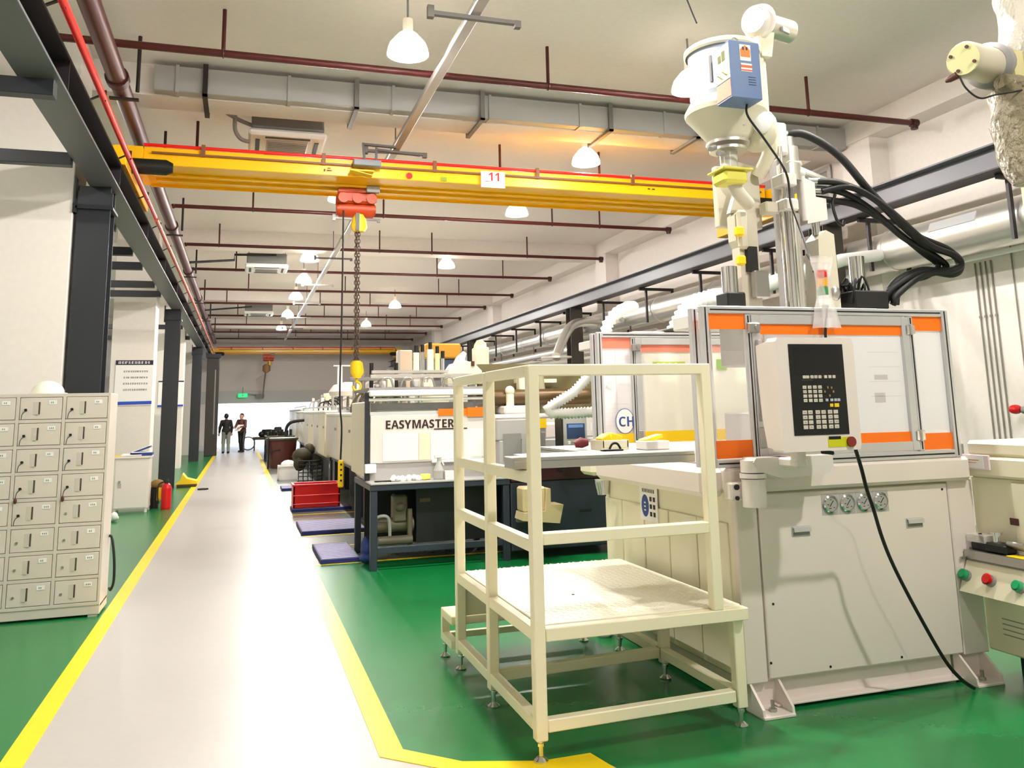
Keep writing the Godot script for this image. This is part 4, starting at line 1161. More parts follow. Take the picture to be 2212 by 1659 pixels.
	# black lead from the panel to the floor
	single("power_lead", Sh.new().tube(curve([V(3.44, 2.62, -4.5), V(3.38, 2.35, -4.27), V(3.34, 2.05, -4.26), V(3.335, 1.98, -4.12)], 6), 0.009, 8), mats.rubber, "black lead hanging from the tower over the guard to the control panel", "cable")
	single("power_lead", Sh.new().tube(curve([V(3.105, 1.445, -3.80), V(3.20, 1.33, -3.88), V(3.30, 1.20, -3.97), V(3.40, 1.081, -4.05), V(3.44, 0.928, -4.05), V(3.501, 0.77, -4.05), V(3.617, 0.543, -4.05), V(3.789, 0.257, -4.06), V(3.93, 0.12, -4.1), V(4.12, 0.016, -4.2)], 8), 0.0105, 8), mats.rubber, "black cable trailing from the control panel down to the floor", "cable")


func ellipse(a: float, b: float, n: int) -> PackedVector2Array:
	var p := PackedVector2Array()
	for i in n:
		p.append(Vector2(cos(TAU * i / n) * a, sin(TAU * i / n) * b))
	return p


func guard(o: Node3D, at: Vector3, w: float, h: float, front: bool) -> void:
	# glazed guard: aluminium posts, a left light, a wide door, a right light
	var x := at.x
	var y0 := at.y
	var y1 := at.y + h
	var z := at.z
	alu_frame(o, "guard_post", V(x, y0, z), V(x, y1, z))
	alu_frame(o, "guard_post", V(x + w, y0, z), V(x + w, y1, z))
	alu_frame(o, "guard_post", V(x + w + 0.046, y0, z - 0.04), V(x + w + 0.046, y1, z - 0.04))
	alu_frame(o, "guard_post", V(x, y0, z - 0.12), V(x, y1, z - 0.12))
	alu_frame(o, "guard_rail", V(x + 0.0225, y1 - 0.0225, z), V(x + w - 0.0225, y1 - 0.0225, z))
	alu_frame(o, "guard_rail", V(x + 0.0225, y0 + 0.0225, z), V(x + w - 0.0225, y0 + 0.0225, z))
	alu_frame(o, "guard_rail", V(x + w + 0.046, y1 - 0.0225, z - 0.06), V(x + w + 0.046, y1 - 0.0225, z - 1.2))
	var xa := x + w * 0.165
	var xb := x + w * 0.845
	alu_frame(o, "guard_post", V(xa, y0 + 0.045, z), V(xa, y1 - 0.045, z), 0.035)
	alu_frame(o, "guard_post", V(xb, y0 + 0.045, z), V(xb, y1 - 0.045, z), 0.035)
	var pane := func(pa: float, pb: float, called: String, full: bool) -> void:
		var g := part(o, called, S(o).ab(V(pa, y0 + 0.04, z - 0.004), V(pb, y1 - 0.04, z + 0.001)), mats.glass)
		var op: Material = mats.orange if front else mats.pink_film
		part(g, "orange_band", S(g).ab(V(pa, y1 - 0.135, z + 0.002), V(pb, y1 - 0.045, z + 0.004)), op)
		part(g, "orange_band", S(g).ab(V(pa, y0 + 0.05, z + 0.002), V(pb, y0 + (0.15 if front else 0.2), z + 0.004)), mats.orange if front else mats.yellow)
		if full:
			# white printed film behind the pane
			part(g, "white_film", S(g).ab(V(pa, y0 + 0.15 if front else y0 + 0.2, z - 0.0105), V(pb, y1 - 0.135, z - 0.006)), mt("film", Color(0.95, 0.94, 0.95), 0.35))
	pane.call(x + 0.0225, xa - 0.0175, "left_pane", not front)
	pane.call(xb + 0.0175, x + w - 0.0225, "right_pane", true)
	# door with its own frame, hinges and latch plate
	var dz := z + 0.005
	var door := part(o, "guard_door", S(o).ab(V(xa + 0.02, y0 + 0.05, dz - 0.012), V(xa + 0.075, y1 - 0.05, dz + 0.018), 0.003).ab(V(xb - 0.075, y0 + 0.05, dz - 0.012), V(xb - 0.02, y1 - 0.05, dz + 0.018), 0.003).ab(V(xa + 0.075, y1 - 0.105, dz - 0.012), V(xb - 0.075, y1 - 0.05, dz + 0.018), 0.003).ab(V(xa + 0.075, y0 + 0.05, dz - 0.012), V(xb - 0.075, y0 + 0.105, dz + 0.018), 0.003), mats.alu)
	var g2 := part(door, "door_pane", S(door).ab(V(xa + 0.07, y0 + 0.1, dz - 0.004), V(xb - 0.07, y1 - 0.1, dz)), mats.glass)
	part(door, "orange_band", S(door).ab(V(xa + 0.07, y1 - 0.165, dz + 0.001), V(xb - 0.07, y1 - 0.1, dz + 0.003)), mats.orange if front else mats.pink_film)
	part(door, "orange_band", S(door).ab(V(xa + 0.07, y0 + 0.1, dz + 0.001), V(xb - 0.07, y0 + (0.165 if front else 0.21), dz + 0.003)), mats.orange if front else mats.yellow)
	if front:
		part(door, "white_film", S(door).ab(V(xa + 0.50, y0 + 0.165, dz - 0.009), V(xb - 0.07, y1 - 0.165, dz - 0.005)), mats.film)
		# faint sheets stuck inside the door
		var pr := S(door)
		for k in 4:
			pr.ab(V(xb - 0.34, y1 - 0.27 - 0.09 * k, dz - 0.005), V(xb - 0.1, y1 - 0.272 - 0.09 * k, dz - 0.0045))
		pr.ab(V(xb - 0.3, y1 - 0.41, dz - 0.005), V(xb - 0.2, y1 - 0.44, dz - 0.0045)).ab(V(xb - 0.31, y1 - 0.52, dz - 0.005), V(xb - 0.23, y1 - 0.58, dz - 0.0045))
		part(door, "film_print", pr, mt("faint_print", Color(0.80, 0.77, 0.78), 0.6))
	else:
		part(door, "white_film", S(door).ab(V(xa + 0.07, y0 + 0.21, dz - 0.009), V(xb - 0.07, y1 - 0.165, dz - 0.005)), mt("film_cream", Color(0.95, 0.935, 0.87), 0.4))
	for y in [y1 - 0.13, y0 + 0.14]:
		part(door, "hinge", S(door).ab(V(xb - 0.045, y - 0.03, dz + 0.018), V(xb + 0.02, y + 0.03, dz + 0.026), 0.003).cyl(V(xb - 0.012, y - 0.035, dz + 0.03), V(xb - 0.012, y + 0.035, dz + 0.03), 0.009, 10), mats.chrome)
	part(door, "latch", S(door).ab(V(xa - 0.02, y1 - 0.16, dz + 0.018), V(xa + 0.06, y1 - 0.1, dz + 0.045), 0.006).cyl(V(xa + 0.035, y1 - 0.13, dz + 0.045), V(xa + 0.035, y1 - 0.13, dz + 0.06), 0.018, 12), mats.steel)
	part(door, "interlock", S(door).ab(V(xa + 0.02, y0 + 0.10, dz + 0.018), V(xa + 0.06, y0 + 0.22, dz + 0.03), 0.004), mats.steel)
	if front:
		part(door, "pull_bar", S(door).bar(V(xa + 0.05, y0 + 0.25, dz + 0.03), V(xa + 0.05, y1 - 0.2, dz + 0.03), 0.03, 0.03, 0.004), mats.grey_light)


func control_panel(o: Node3D) -> void:
	# housing: flat front in grey, deep bulged back
	var z := -3.78
	var hs := part(o, "control_panel", S(o).prism(PackedVector2Array([Vector2(2.655, 1.43), Vector2(3.125, 1.43), Vector2(3.135, 1.46), Vector2(3.135, 1.99), Vector2(3.12, 2.02), Vector2(2.66, 2.02), Vector2(2.65, 2.0), Vector2(2.65, 1.44)]), 0.09, Transform3D(Basis(), V(0, 0, z - 0.09))).prism(PackedVector2Array([Vector2(2.72, 1.45), Vector2(3.05, 1.45), Vector2(3.05, 2.0), Vector2(2.72, 2.0)]), 0.15, Transform3D(Basis(), V(0, 0, z - 0.24))), mats.machine, "grey control panel with a dark keypad face")
	part(hs, "side_cheek", S(hs).prism(PackedVector2Array([Vector2(3.86, 1.44), Vector2(3.93, 1.45), Vector2(3.96, 1.6), Vector2(3.975, 1.8), Vector2(3.98, 1.99), Vector2(3.86, 2.01)]), 0.06, Transform3D(Basis(V(0, 0, -1), V(0, 1, 0), V(1, 0, 0)), V(2.66, 0, 0))), mats.machine)
	part(hs, "stalk", S(hs).cyl(V(2.88, 1.36, -3.98), V(2.88, 1.46, -3.98), 0.04, 14).ab(V(2.84, 1.335, -3.95), V(2.92, 1.385, -4.2), 0.01), mats.white_metal)
	# face: u across, v down from the top edge
	var x0 := 2.722
	var x1 := 3.062
	var y1 := 1.985
	var y0 := 1.512
	part(hs, "keypad_face", S(hs).ab(V(x0, y0, z), V(x1, y1, z + 0.004), 0.001), mt("panel_black", Color(0.07, 0.075, 0.08), 0.35), "dark membrane face")
	part(hs, "screen", S(hs).ab(V(x0 + 0.03, y1 - 0.16, z + 0.004), V(x1 - 0.03, y1 - 0.02, z + 0.0048)), mt("screen_off", Color(0.06, 0.065, 0.07), 0.12))
	var W := x1 - x0
	var H := y1 - y0
	var key := func(u: float, v: float, w: float, h: float, m: Material) -> void:
		var c := V(x0 + W * u, y1 - H * v, z + 0.0055)
		part(hs, "key", S(hs).box(c, V(W * w, H * h, 0.004), 0.0012), m)
		if m == mats.key_cap and rng.randf() < 0.6:
			part(hs, "key_print", S(hs).ab(c + V(-W * w * 0.2, -H * h * 0.1, 0.002), c + V(W * w * 0.18, H * h * 0.08, 0.0025)), mats.grey)
	var kc := mt("key_cap", Color(0.80, 0.77, 0.72), 0.5)
	var us := [0.245, 0.305, 0.385, 0.455, 0.53, 0.635, 0.715, 0.79]
	for i in 8:
		key.call(us[i], 0.365, 0.058, 0.034, kc)
	for r in 4:
		for c in 4:
			key.call(0.235 + 0.093 * c, 0.478 + 0.0485 * r, 0.068, 0.036, kc)
	for u in [0.625, 0.715, 0.785, 0.845]:
		key.call(u, 0.622, 0.052, 0.03, mt("key_blue", Color(0.72, 0.72, 0.80), 0.5))
	for p in [[0.66, 0.485], [0.73, 0.487], [0.60, 0.53], [0.76, 0.53], [0.685, 0.575]]:
		key.call(p[0], p[1], 0.026, 0.026, mt("key_tan", Color(0.62, 0.50, 0.28), 0.5))
	key.call(0.705, 0.68, 0.06, 0.036, mats.yellow)
	key.call(0.80, 0.68, 0.085, 0.042, mats.yellow)
	var bu := [0.205, 0.305, 0.44, 0.545, 0.665, 0.77]
	for r in 4:
		for c in 6:
			key.call(bu[c], 0.752 + 0.0535 * r, 0.082, 0.042, kc)
	for k in 3:
		part(hs, "print_line", S(hs).ab(V(x0 + W * 0.2, y1 - H * (0.325 + 0.035 * k), z + 0.004), V(x0 + W * (0.8 - 0.2 * k), y1 - H * (0.33 + 0.035 * k), z + 0.0046)), mt("print_gold", Color(0.42, 0.36, 0.18), 0.6))
	# warning label and stop button under the face
	part(hs, "stop_label", S(hs).ab(V(2.925, 1.447, z), V(3.085, 1.498, z + 0.002)), mt("label_lime", Color(0.80, 0.80, 0.05), 0.5))
	part(hs, "label_print", S(hs).ab(V(2.93, 1.487, z + 0.002), V(3.005, 1.503, z + 0.003)), mats.black)
	part(hs, "stop_button", S(hs).cyl(V(3.065, 1.472, z + 0.002), V(3.065, 1.472, z + 0.014), 0.027, 18).cyl(V(3.065, 1.472, z), V(3.065, 1.472, z + 0.012), 0.02, 14), mt("stop_red", Color(0.52, 0.15, 0.13), 0.45))
	part(hs, "key_switch", S(hs).bar(V(2.9, 1.425, z - 0.03), V(2.97, 1.415, z - 0.02), 0.02, 0.02, 0.005), mats.dark)


func build_machine_tower() -> void:
	# the injection unit that stands out over the guard
	var o: Node3D = front_machine
	var cr: Material = mt("tower_cream", Color(0.80, 0.775, 0.70), 0.4)
	var wh: Material = mt("tower_white", Color(0.84, 0.825, 0.80), 0.4)
	for p in [V(3.30, 0, -4.9), V(4.15, 0, -4.9), V(3.30, 0, -5.6), V(4.15, 0, -5.6)]:
		part(o, "tie_bar", S(o).cyl(V(p.x, 1.40, p.z), V(p.x, 2.27, p.z), 0.055, 18), mats.chrome)
	part(o, "platen", S(o).ab(V(3.15, 2.24, -5.0), V(4.40, 2.345, -5.8), 0.01), wh)
	part(o, "mould_plate", S(o).ab(V(3.4, 1.40, -4.95), V(4.05, 1.62, -5.55), 0.01).ab(V(3.4, 1.95, -4.95), V(4.05, 2.27, -5.55), 0.01), mats.grey_light)
	for c in [[3.30, 2.65], [4.41, 2.76]]:
		var b := part(o, "guide_cylinder", S(o).cyl(V(c[0], 2.345, -5.2), V(c[0], c[1], -5.2), 0.058, 20), mats.chrome)
		part(b, "base_clamp", S(b).ab(V(c[0] - 0.075, 2.345, -5.12), V(c[0] + 0.075, 2.46, -5.28), 0.01), mats.dark)
	# left cream column with rounded top
	var left := PackedVector2Array([Vector2(3.40, 2.345), Vector2(3.56, 2.345), Vector2(3.56, 3.06), Vector2(3.40, 3.06), Vector2(3.375, 3.035), Vector2(3.375, 2.85), Vector2(3.40, 2.80)])
	part(o, "side_plate", S(o).prism(left, 0.1, Transform3D(Basis(), V(0, 0, -5.3))), cr)
	part(o, "side_plate", S(o).ab(V(3.375, 2.78, -5.15), V(3.46, 3.07, -5.20), 0.02), cr)
	for y in [2.90, 2.69]:
		part(o, "yellow_stop", S(o).box(V(3.365, y, -5.14), V(0.06, 0.07, 0.06), 0.012), mats.yellow)
	part(o, "inner_box", S(o).ab(V(3.46, 2.42, -5.12), V(3.58, 2.62, -5.18), 0.01), mats.steel)
	part(o, "inner_plate", S(o).ab(V(3.44, 2.62, -5.16), V(3.52, 2.80, -5.2)), mats.dark)
	part(o, "front_cylinder", S(o).cyl(V(3.745, 2.345, -5.1), V(3.745, 3.08, -5.1), 0.05, 20), mats.chrome)
	part(o, "rod", S(o).cyl(V(3.735, 3.08, -5.1), V(3.735, 3.55, -5.1), 0.014, 12), mats.chrome)
	part(o, "rod", S(o).cyl(V(3.775, 3.08, -5.1), V(3.775, 3.32, -5.1), 0.014, 12), mats.chrome)
	part(o, "clamp_block", S(o).ab(V(3.685, 3.05, -5.02), V(3.805, 3.14, -5.18), 0.012), wh)
	part(o, "clamp_block", S(o).ab(V(3.69, 3.24, -5.03), V(3.81, 3.33, -5.17), 0.008), wh)
	part(o, "clamp_block", S(o).ab(V(3.58, 3.04, -5.1), V(3.69, 3.13, -5.2), 0.012), cr)
	part(o, "centre_plate", S(o).ab(V(3.80, 2.345, -5.24), V(3.94, 3.50, -5.34), 0.006), mats.grey_light)
	part(o, "back_plate", S(o).ab(V(3.34, 2.98, -5.36), V(3.72, 3.45, -5.42), 0.008), cr)
	part(o, "barrel", S(o).cyl(V(3.83, 2.345, -5.16), V(3.83, 3.05, -5.16), 0.06, 20).cyl(V(3.84, 3.3, -5.16), V(3.84, 3.43, -5.16), 0.085, 20), mats.galv)
	part(o, "pipe_post", S(o).cyl(V(3.92, 3.0, -5.12), V(3.92, 3.37, -5.12), 0.022, 12).ball(V(3.92, 3.36, -5.12), V(0.03, 0.03, 0.03)), wh)
	part(o, "valve_block", S(o).prism(PackedVector2Array([Vector2(3.94, 2.98), Vector2(4.12, 3.02), Vector2(4.12, 3.18), Vector2(4.03, 3.19), Vector2(4.03, 3.30), Vector2(3.94, 3.33)]), 0.1, Transform3D(Basis(), V(0, 0, -5.22))), wh)
	part(o, "head_block", S(o).ab(V(3.72, 3.50, -5.1), V(3.81, 3.74, -5.2), 0.012), wh)
	part(o, "motor", S(o).cyl(V(3.88, 3.44, -5.2), V(3.88, 3.58, -5.2), 0.07, 20).cyl(V(3.88, 3.58, -5.2), V(3.88, 3.66, -5.2), 0.045, 18).ab(V(3.82, 3.42, -5.12), V(3.94, 3.46, -5.28), 0.01), mats.galv)
	part(o, "cross_arm", S(o).bar(V(3.86, 3.42, -5.15), V(4.3, 3.30, -5.18), 0.05, 0.04, 0.01), wh)
	part(o, "right_housing", S(o).prism(PackedVector2Array([Vector2(3.96, 2.345), Vector2(4.14, 2.345), Vector2(4.13, 2.90), Vector2(4.06, 2.93), Vector2(3.99, 2.86)]), 0.16, Transform3D(Basis(), V(0, 0, -5.24))), cr)
	part(o, "rod", S(o).cyl(V(4.03, 2.90, -5.15), V(4.03, 3.05, -5.15), 0.03, 14).cyl(V(4.155, 2.345, -5.12), V(4.155, 2.75, -5.12), 0.012, 10), mats.chrome)
	part(o, "oil_drain", S(o).ball(V(4.10, 2.46, -5.1), V(0.05, 0.06, 0.05)), mats.steel)
	# tangled black leads beside the right cylinder
	var wires := S(o)
	for i in 16:
		var a := V(4.20 + 0.16 * rng.randf(), 2.39, -5.05 - 0.2 * rng.randf())
		wires.tube(curve([a, a + V(rng.randf_range(-0.05, 0.05), 0.06 + 0.05 * rng.randf(), 0.02), a + V(rng.randf_range(-0.08, 0.08), 0.14 + 0.06 * rng.randf(), 0.0), a + V(rng.randf_range(-0.04, 0.1), 0.04, -0.05)], 4), 0.009, 6)
	part(o, "wire_bundle", wires, mats.rubber)
	part(o, "terminal_box", S(o).ab(V(4.22, 2.345, -5.02), V(4.52, 2.48, -5.3), 0.01), mats.dark)
	# hydraulic hoses arching to the right
	var hz := [
		[V(3.85, 3.68, -5.2), V(4.0, 3.68, -5.15), V(4.25, 3.52, -5.1), V(4.5, 3.2, -5.05), V(4.85, 2.86, -5.0), V(5.12, 2.78, -5.0), V(5.20, 2.70, -5.0), V(5.12, 2.62, -5.0), V(4.85, 2.64, -5.02), V(4.62, 2.55, -5.05), V(4.54, 2.39, -5.1)],
		[V(4.06, 3.32, -5.15), V(4.25, 3.30, -5.1), V(4.5, 3.18, -5.05), V(4.78, 2.92, -5.0), V(5.08, 2.80, -4.98), V(5.16, 2.70, -4.98), V(5.08, 2.64, -4.98), V(4.8, 2.62, -5.0), V(4.58, 2.5, -5.05), V(4.5, 2.39, -5.08)],
		[V(4.08, 3.27, -5.18), V(4.3, 3.24, -5.14), V(4.52, 3.1, -5.1), V(4.74, 2.9, -5.06), V(5.0, 2.76, -5.04), V(5.1, 2.68, -5.04), V(4.98, 2.63, -5.04), V(4.75, 2.58, -5.06), V(4.62, 2.39, -5.1)],
		[V(4.1, 3.24, -5.14), V(4.32, 3.27, -5.08), V(4.56, 3.12, -5.02), V(4.86, 2.84, -4.96), V(5.1, 2.75, -4.95), V(5.15, 2.68, -4.95), V(5.04, 2.63, -4.96), V(4.82, 2.6, -4.99), V(4.6, 2.45, -5.03), V(4.58, 2.39, -5.04)],
		[V(4.04, 3.2, -5.2), V(4.22, 3.18, -5.16), V(4.4, 3.14, -5.12), V(4.62, 3.02, -5.1), V(4.92, 2.8, -5.08), V(5.06, 2.7, -5.08), V(4.94, 2.61, -5.08), V(4.7, 2.55, -5.09), V(4.65, 2.39, -5.1)],
	]
	for i in hz.size():
		part(o, "hydraulic_hose", S(o).tube(curve(hz[i], 7), 0.03 if i == 0 else 0.025, 10), mats.rubber, "black hydraulic hose")
	part(o, "hose_fitting", S(o).cyl(V(3.84, 3.68, -5.2), V(3.92, 3.69, -5.18), 0.03, 10), mats.steel)
	part(o, "hose_fitting", S(o).cyl(V(4.0, 3.32, -5.16), V(4.12, 3.32, -5.14), 0.026, 10), mats.steel)
	part(o, "hose_fitting", S(o).cyl(V(4.0, 3.25, -5.18), V(4.14, 3.25, -5.15), 0.026, 10), mats.steel)
	part(o, "cable_hook", S(o).tube(curve([V(4.22, 3.22, -5.14), V(4.18, 3.14, -5.13), V(4.2, 3.02, -5.12), V(4.24, 2.98, -5.11), V(4.26, 3.02, -5.11)], 4), 0.012, 8), mats.dark)
	# hopper with vacuum loader
	o = thing("hopper_loader", "white hopper loader with blue control box on top of the injection unit", "hopper", V(3.27, 3.06, -5.05))
	var c := V(3.23, 0, -5.0)
	var hp: Material = mt("hopper", Color(0.84, 0.82, 0.73), 0.4)
	var cl: Material = mt("drum_clear", Color(0.78, 0.81, 0.86), 0.2)
	part(o, "drum", S(o).lathe([Vector2(0.235, 3.80), Vector2(0.245, 3.84), Vector2(0.245, 4.16), Vector2(0.25, 4.17)], c, Basis(), 32), cl)
	part(o, "lid", S(o).lathe([Vector2(0.262, 4.15), Vector2(0.272, 4.165), Vector2(0.272, 4.19), Vector2(0.25, 4.205), Vector2(0.0, 4.22)], c, Basis(), 32), hp)
	part(o, "sight_slot", S(o).ab(V(3.03, 3.88, -4.88), V(3.05, 4.08, -4.84), 0.006).ab(V(3.065, 3.86, -4.83), V(3.08, 4.1, -4.80), 0.004), mats.grey)
	part(o, "cone", S(o).lathe([Vector2(0.11, 3.50), Vector2(0.13, 3.505), Vector2(0.25, 3.66), Vector2(0.285, 3.70), Vector2(0.29, 3.73), Vector2(0.25, 3.80), Vector2(0.235, 3.81)], c, Basis(), 32), hp)
	part(o, "side_body", S(o).ab(V(3.36, 3.62, -4.92), V(3.58, 4.26, -5.2), 0.06).ball(V(3.48, 3.62, -5.0), V(0.14, 0.16, 0.16)), hp)
	part(o, "cone_window", S(o).ball(V(3.40, 3.62, -4.83), V(0.075, 0.085, 0.05)), mats.white)
	part(o, "screw", S(o).cyl(V(3.25, 3.59, -4.835), V(3.25, 3.59, -4.81), 0.015, 10), mats.steel)
	var bx := part(o, "control_box", S(o).ab(V(3.0, 3.66, -4.55), V(3.23, 4.06, -4.74), 0.006), mt("box_blue", Color(0.35, 0.45, 0.62), 0.4), "blue control box")
	part(bx, "side_label", S(bx).ab(V(2.9963, 3.7992, -4.5595), V(3.0000, 4.0428, -4.7305)), mt("label_cream", Color(0.93, 0.88, 0.62), 0.5))
	part(bx, "side_label", S(bx).ab(V(2.9963, 3.6774, -4.5595), V(3.0000, 3.7905, -4.7305)), mt("label_coral", Color(0.95, 0.50, 0.38), 0.5))
	part(bx, "side_print", S(bx).ab(V(2.9945, 3.9384, -4.6070), V(2.9968, 4.0080, -4.6450)).ab(V(2.9945, 3.9384, -4.6545), V(2.9968, 3.9906, -4.6925)).bar(V(2.9954, 3.8253, -4.5880), V(2.9954, 3.8688, -4.6450), 0.02, 0.002).bar(V(2.9954, 3.8166, -4.6450), V(2.9954, 3.8601, -4.7020), 0.02, 0.002), mt("print_olive", Color(0.35, 0.36, 0.18), 0.6))
	part(bx, "front_label", S(bx).ab(V(3.0736, 3.9210, -4.5500), V(3.1564, 4.0341, -4.5471)), mats.paper)
	part(bx, "front_label", S(bx).prism(PackedVector2Array([Vector2(3.0782, 3.9471), Vector2(3.1518, 3.9471), Vector2(3.1518, 3.9993), Vector2(3.1150, 4.0297), Vector2(3.0782, 3.9993)]), 0.002, Transform3D(Basis(), V(0, 0, -4.5472))), mats.orange)
	part(bx, "front_print", S(bx).ab(V(3.0920, 3.9949, -4.5453), V(3.1058, 4.0167, -4.5434)).ab(V(3.1196, 3.9949, -4.5453), V(3.1334, 4.0167, -4.5434)), mats.dark)
	part(bx, "front_label", S(bx).ab(V(3.0782, 3.8470, -4.5500), V(3.1610, 3.9036, -4.5481)), mats.paper)
	part(bx, "front_print", S(bx).ab(V(3.0782, 3.8732, -4.5481), V(3.1610, 3.8906, -4.5462)).ab(V(3.0782, 3.8514, -4.5481), V(3.1610, 3.8601, -4.5462)), mt("print_orange", Color(0.88, 0.38, 0.2), 0.6))
	part(bx, "vent", S(bx).ab(V(3.1288, 3.7557, -4.5500), V(3.1840, 3.7601, -4.5471)).ab(V(3.1288, 3.7731, -4.5500), V(3.1840, 3.7775, -4.5471)).ab(V(3.1288, 3.7905, -4.5500), V(3.1840, 3.7949, -4.5471)).ab(V(3.1288, 3.8079, -4.5500), V(3.1840, 3.8123, -4.5471)), mt("vent_blue", Color(0.16, 0.25, 0.36), 0.5))
	part(bx, "top_hinge", S(bx).box(V(3.1, 4.07, -4.62), V(0.1, 0.02, 0.06), 0.006).ring(V(3.08, 4.085, -4.6), 0.02, 0.004, Basis(Vector3.RIGHT, 1.2), 12, 5), mats.chrome)
	# blower on top
	var bl := part(o, "blower", S(o).tube([V(3.44, 4.41, -4.89), V(3.45, 4.41, -4.895), V(3.53, 4.42, -4.93), V(3.55, 4.42, -4.94)], [0.09, 0.11, 0.11, 0.09], 24), mats.white_metal)
	part(bl, "scroll", S(bl).ring(V(3.505, 4.415, -4.915), 0.108, 0.024, Basis(V(0.43, 0, 0.9).normalized(), V(0.9, 0.08, -0.43).normalized(), V(0.9, 0.08, -0.43).cross(V(0.43, 0, 0.9)).normalized() * -1.0), 24, 8), mats.white_metal)
	part(bl, "motor", S(bl).tube([V(3.55, 4.415, -4.94), V(3.57, 4.413, -4.945), V(3.80, 4.40, -4.98), V(3.81, 4.40, -4.982)], [0.06, 0.088, 0.088, 0.08], 20), mats.galv)
	part(bl, "motor_label", S(bl).box(V(3.70, 4.36, -4.885), V(0.09, 0.04, 0.02), 0.004, Basis(Vector3.UP, 0.38)), mats.grey)
	part(bl, "outlet", S(bl).prism(PackedVector2Array([Vector2(3.50, 4.15), Vector2(3.58, 4.15), Vector2(3.62, 4.36), Vector2(3.46, 4.38)]), 0.1, Transform3D(Basis(), V(0, 0, -5.0))), hp)
	# neck, sight glass and drawer under the cone
	part(o, "neck_flange", S(o).cyl(V(3.23, 3.485, -5.0), V(3.23, 3.505, -5.0), 0.15, 24).cyl(V(3.23, 3.44, -5.0), V(3.23, 3.46, -5.0), 0.13, 20), mats.galv)
	part(o, "latch_bar", S(o).cyl(V(3.08, 3.44, -4.93), V(3.0, 3.40, -4.86), 0.018, 10).cyl(V(3.12, 3.39, -4.9), V(3.05, 3.37, -4.84), 0.02, 10), mats.grey)
	part(o, "sight_glass", S(o).cyl(V(3.23, 3.30, -5.0), V(3.23, 3.44, -5.0), 0.06, 18), mt("sight", Color(0.75, 0.74, 0.72), 0.2))
	part(o, "magnet_drawer", S(o).ab(V(3.12, 3.29, -4.9), V(3.36, 3.305, -5.12), 0.004).ab(V(3.14, 3.20, -4.92), V(3.33, 3.29, -5.1), 0.02), mt("drawer_yellow", Color(0.86, 0.83, 0.35), 0.4), "pale yellow drawer")
	part(o, "feed_throat", S(o).tube(curve([V(3.27, 3.22, -5.02), V(3.30, 3.17, -5.03), V(3.36, 3.12, -5.05), V(3.43, 3.10, -5.1)], 5), 0.048, 16), cr)
	part(o, "mount_plate", S(o).prism(PackedVector2Array([Vector2(3.36, 3.06), Vector2(3.62, 3.06), Vector2(3.62, 3.42), Vector2(3.40, 3.46), Vector2(3.40, 3.32), Vector2(3.44, 3.28)]), 0.05, Transform3D(Basis(), V(0, 0, -5.28))), cr)
	part(o, "vacuum_pipe", S(o).tube(curve([V(3.56, 3.72, -5.05), V(3.62, 3.66, -5.05), V(3.64, 3.5, -5.1), V(3.6, 3.34, -5.2)], 5), 0.05, 14), hp)
	single("power_lead", Sh.new().tube(curve([V(3.17, 3.66, -4.65), V(3.18, 3.58, -4.66), V(3.36, 3.45, -4.74), V(3.66, 3.3, -4.95), V(3.70, 3.1, -4.98), V(3.68, 2.95, -4.9), V(3.62, 2.75, -4.75), V(3.5, 2.6, -4.55), V(3.44, 2.5, -4.45)], 6), 0.008, 8), mats.dark, "thin black lead running from the blue box down along the rods", "cable")


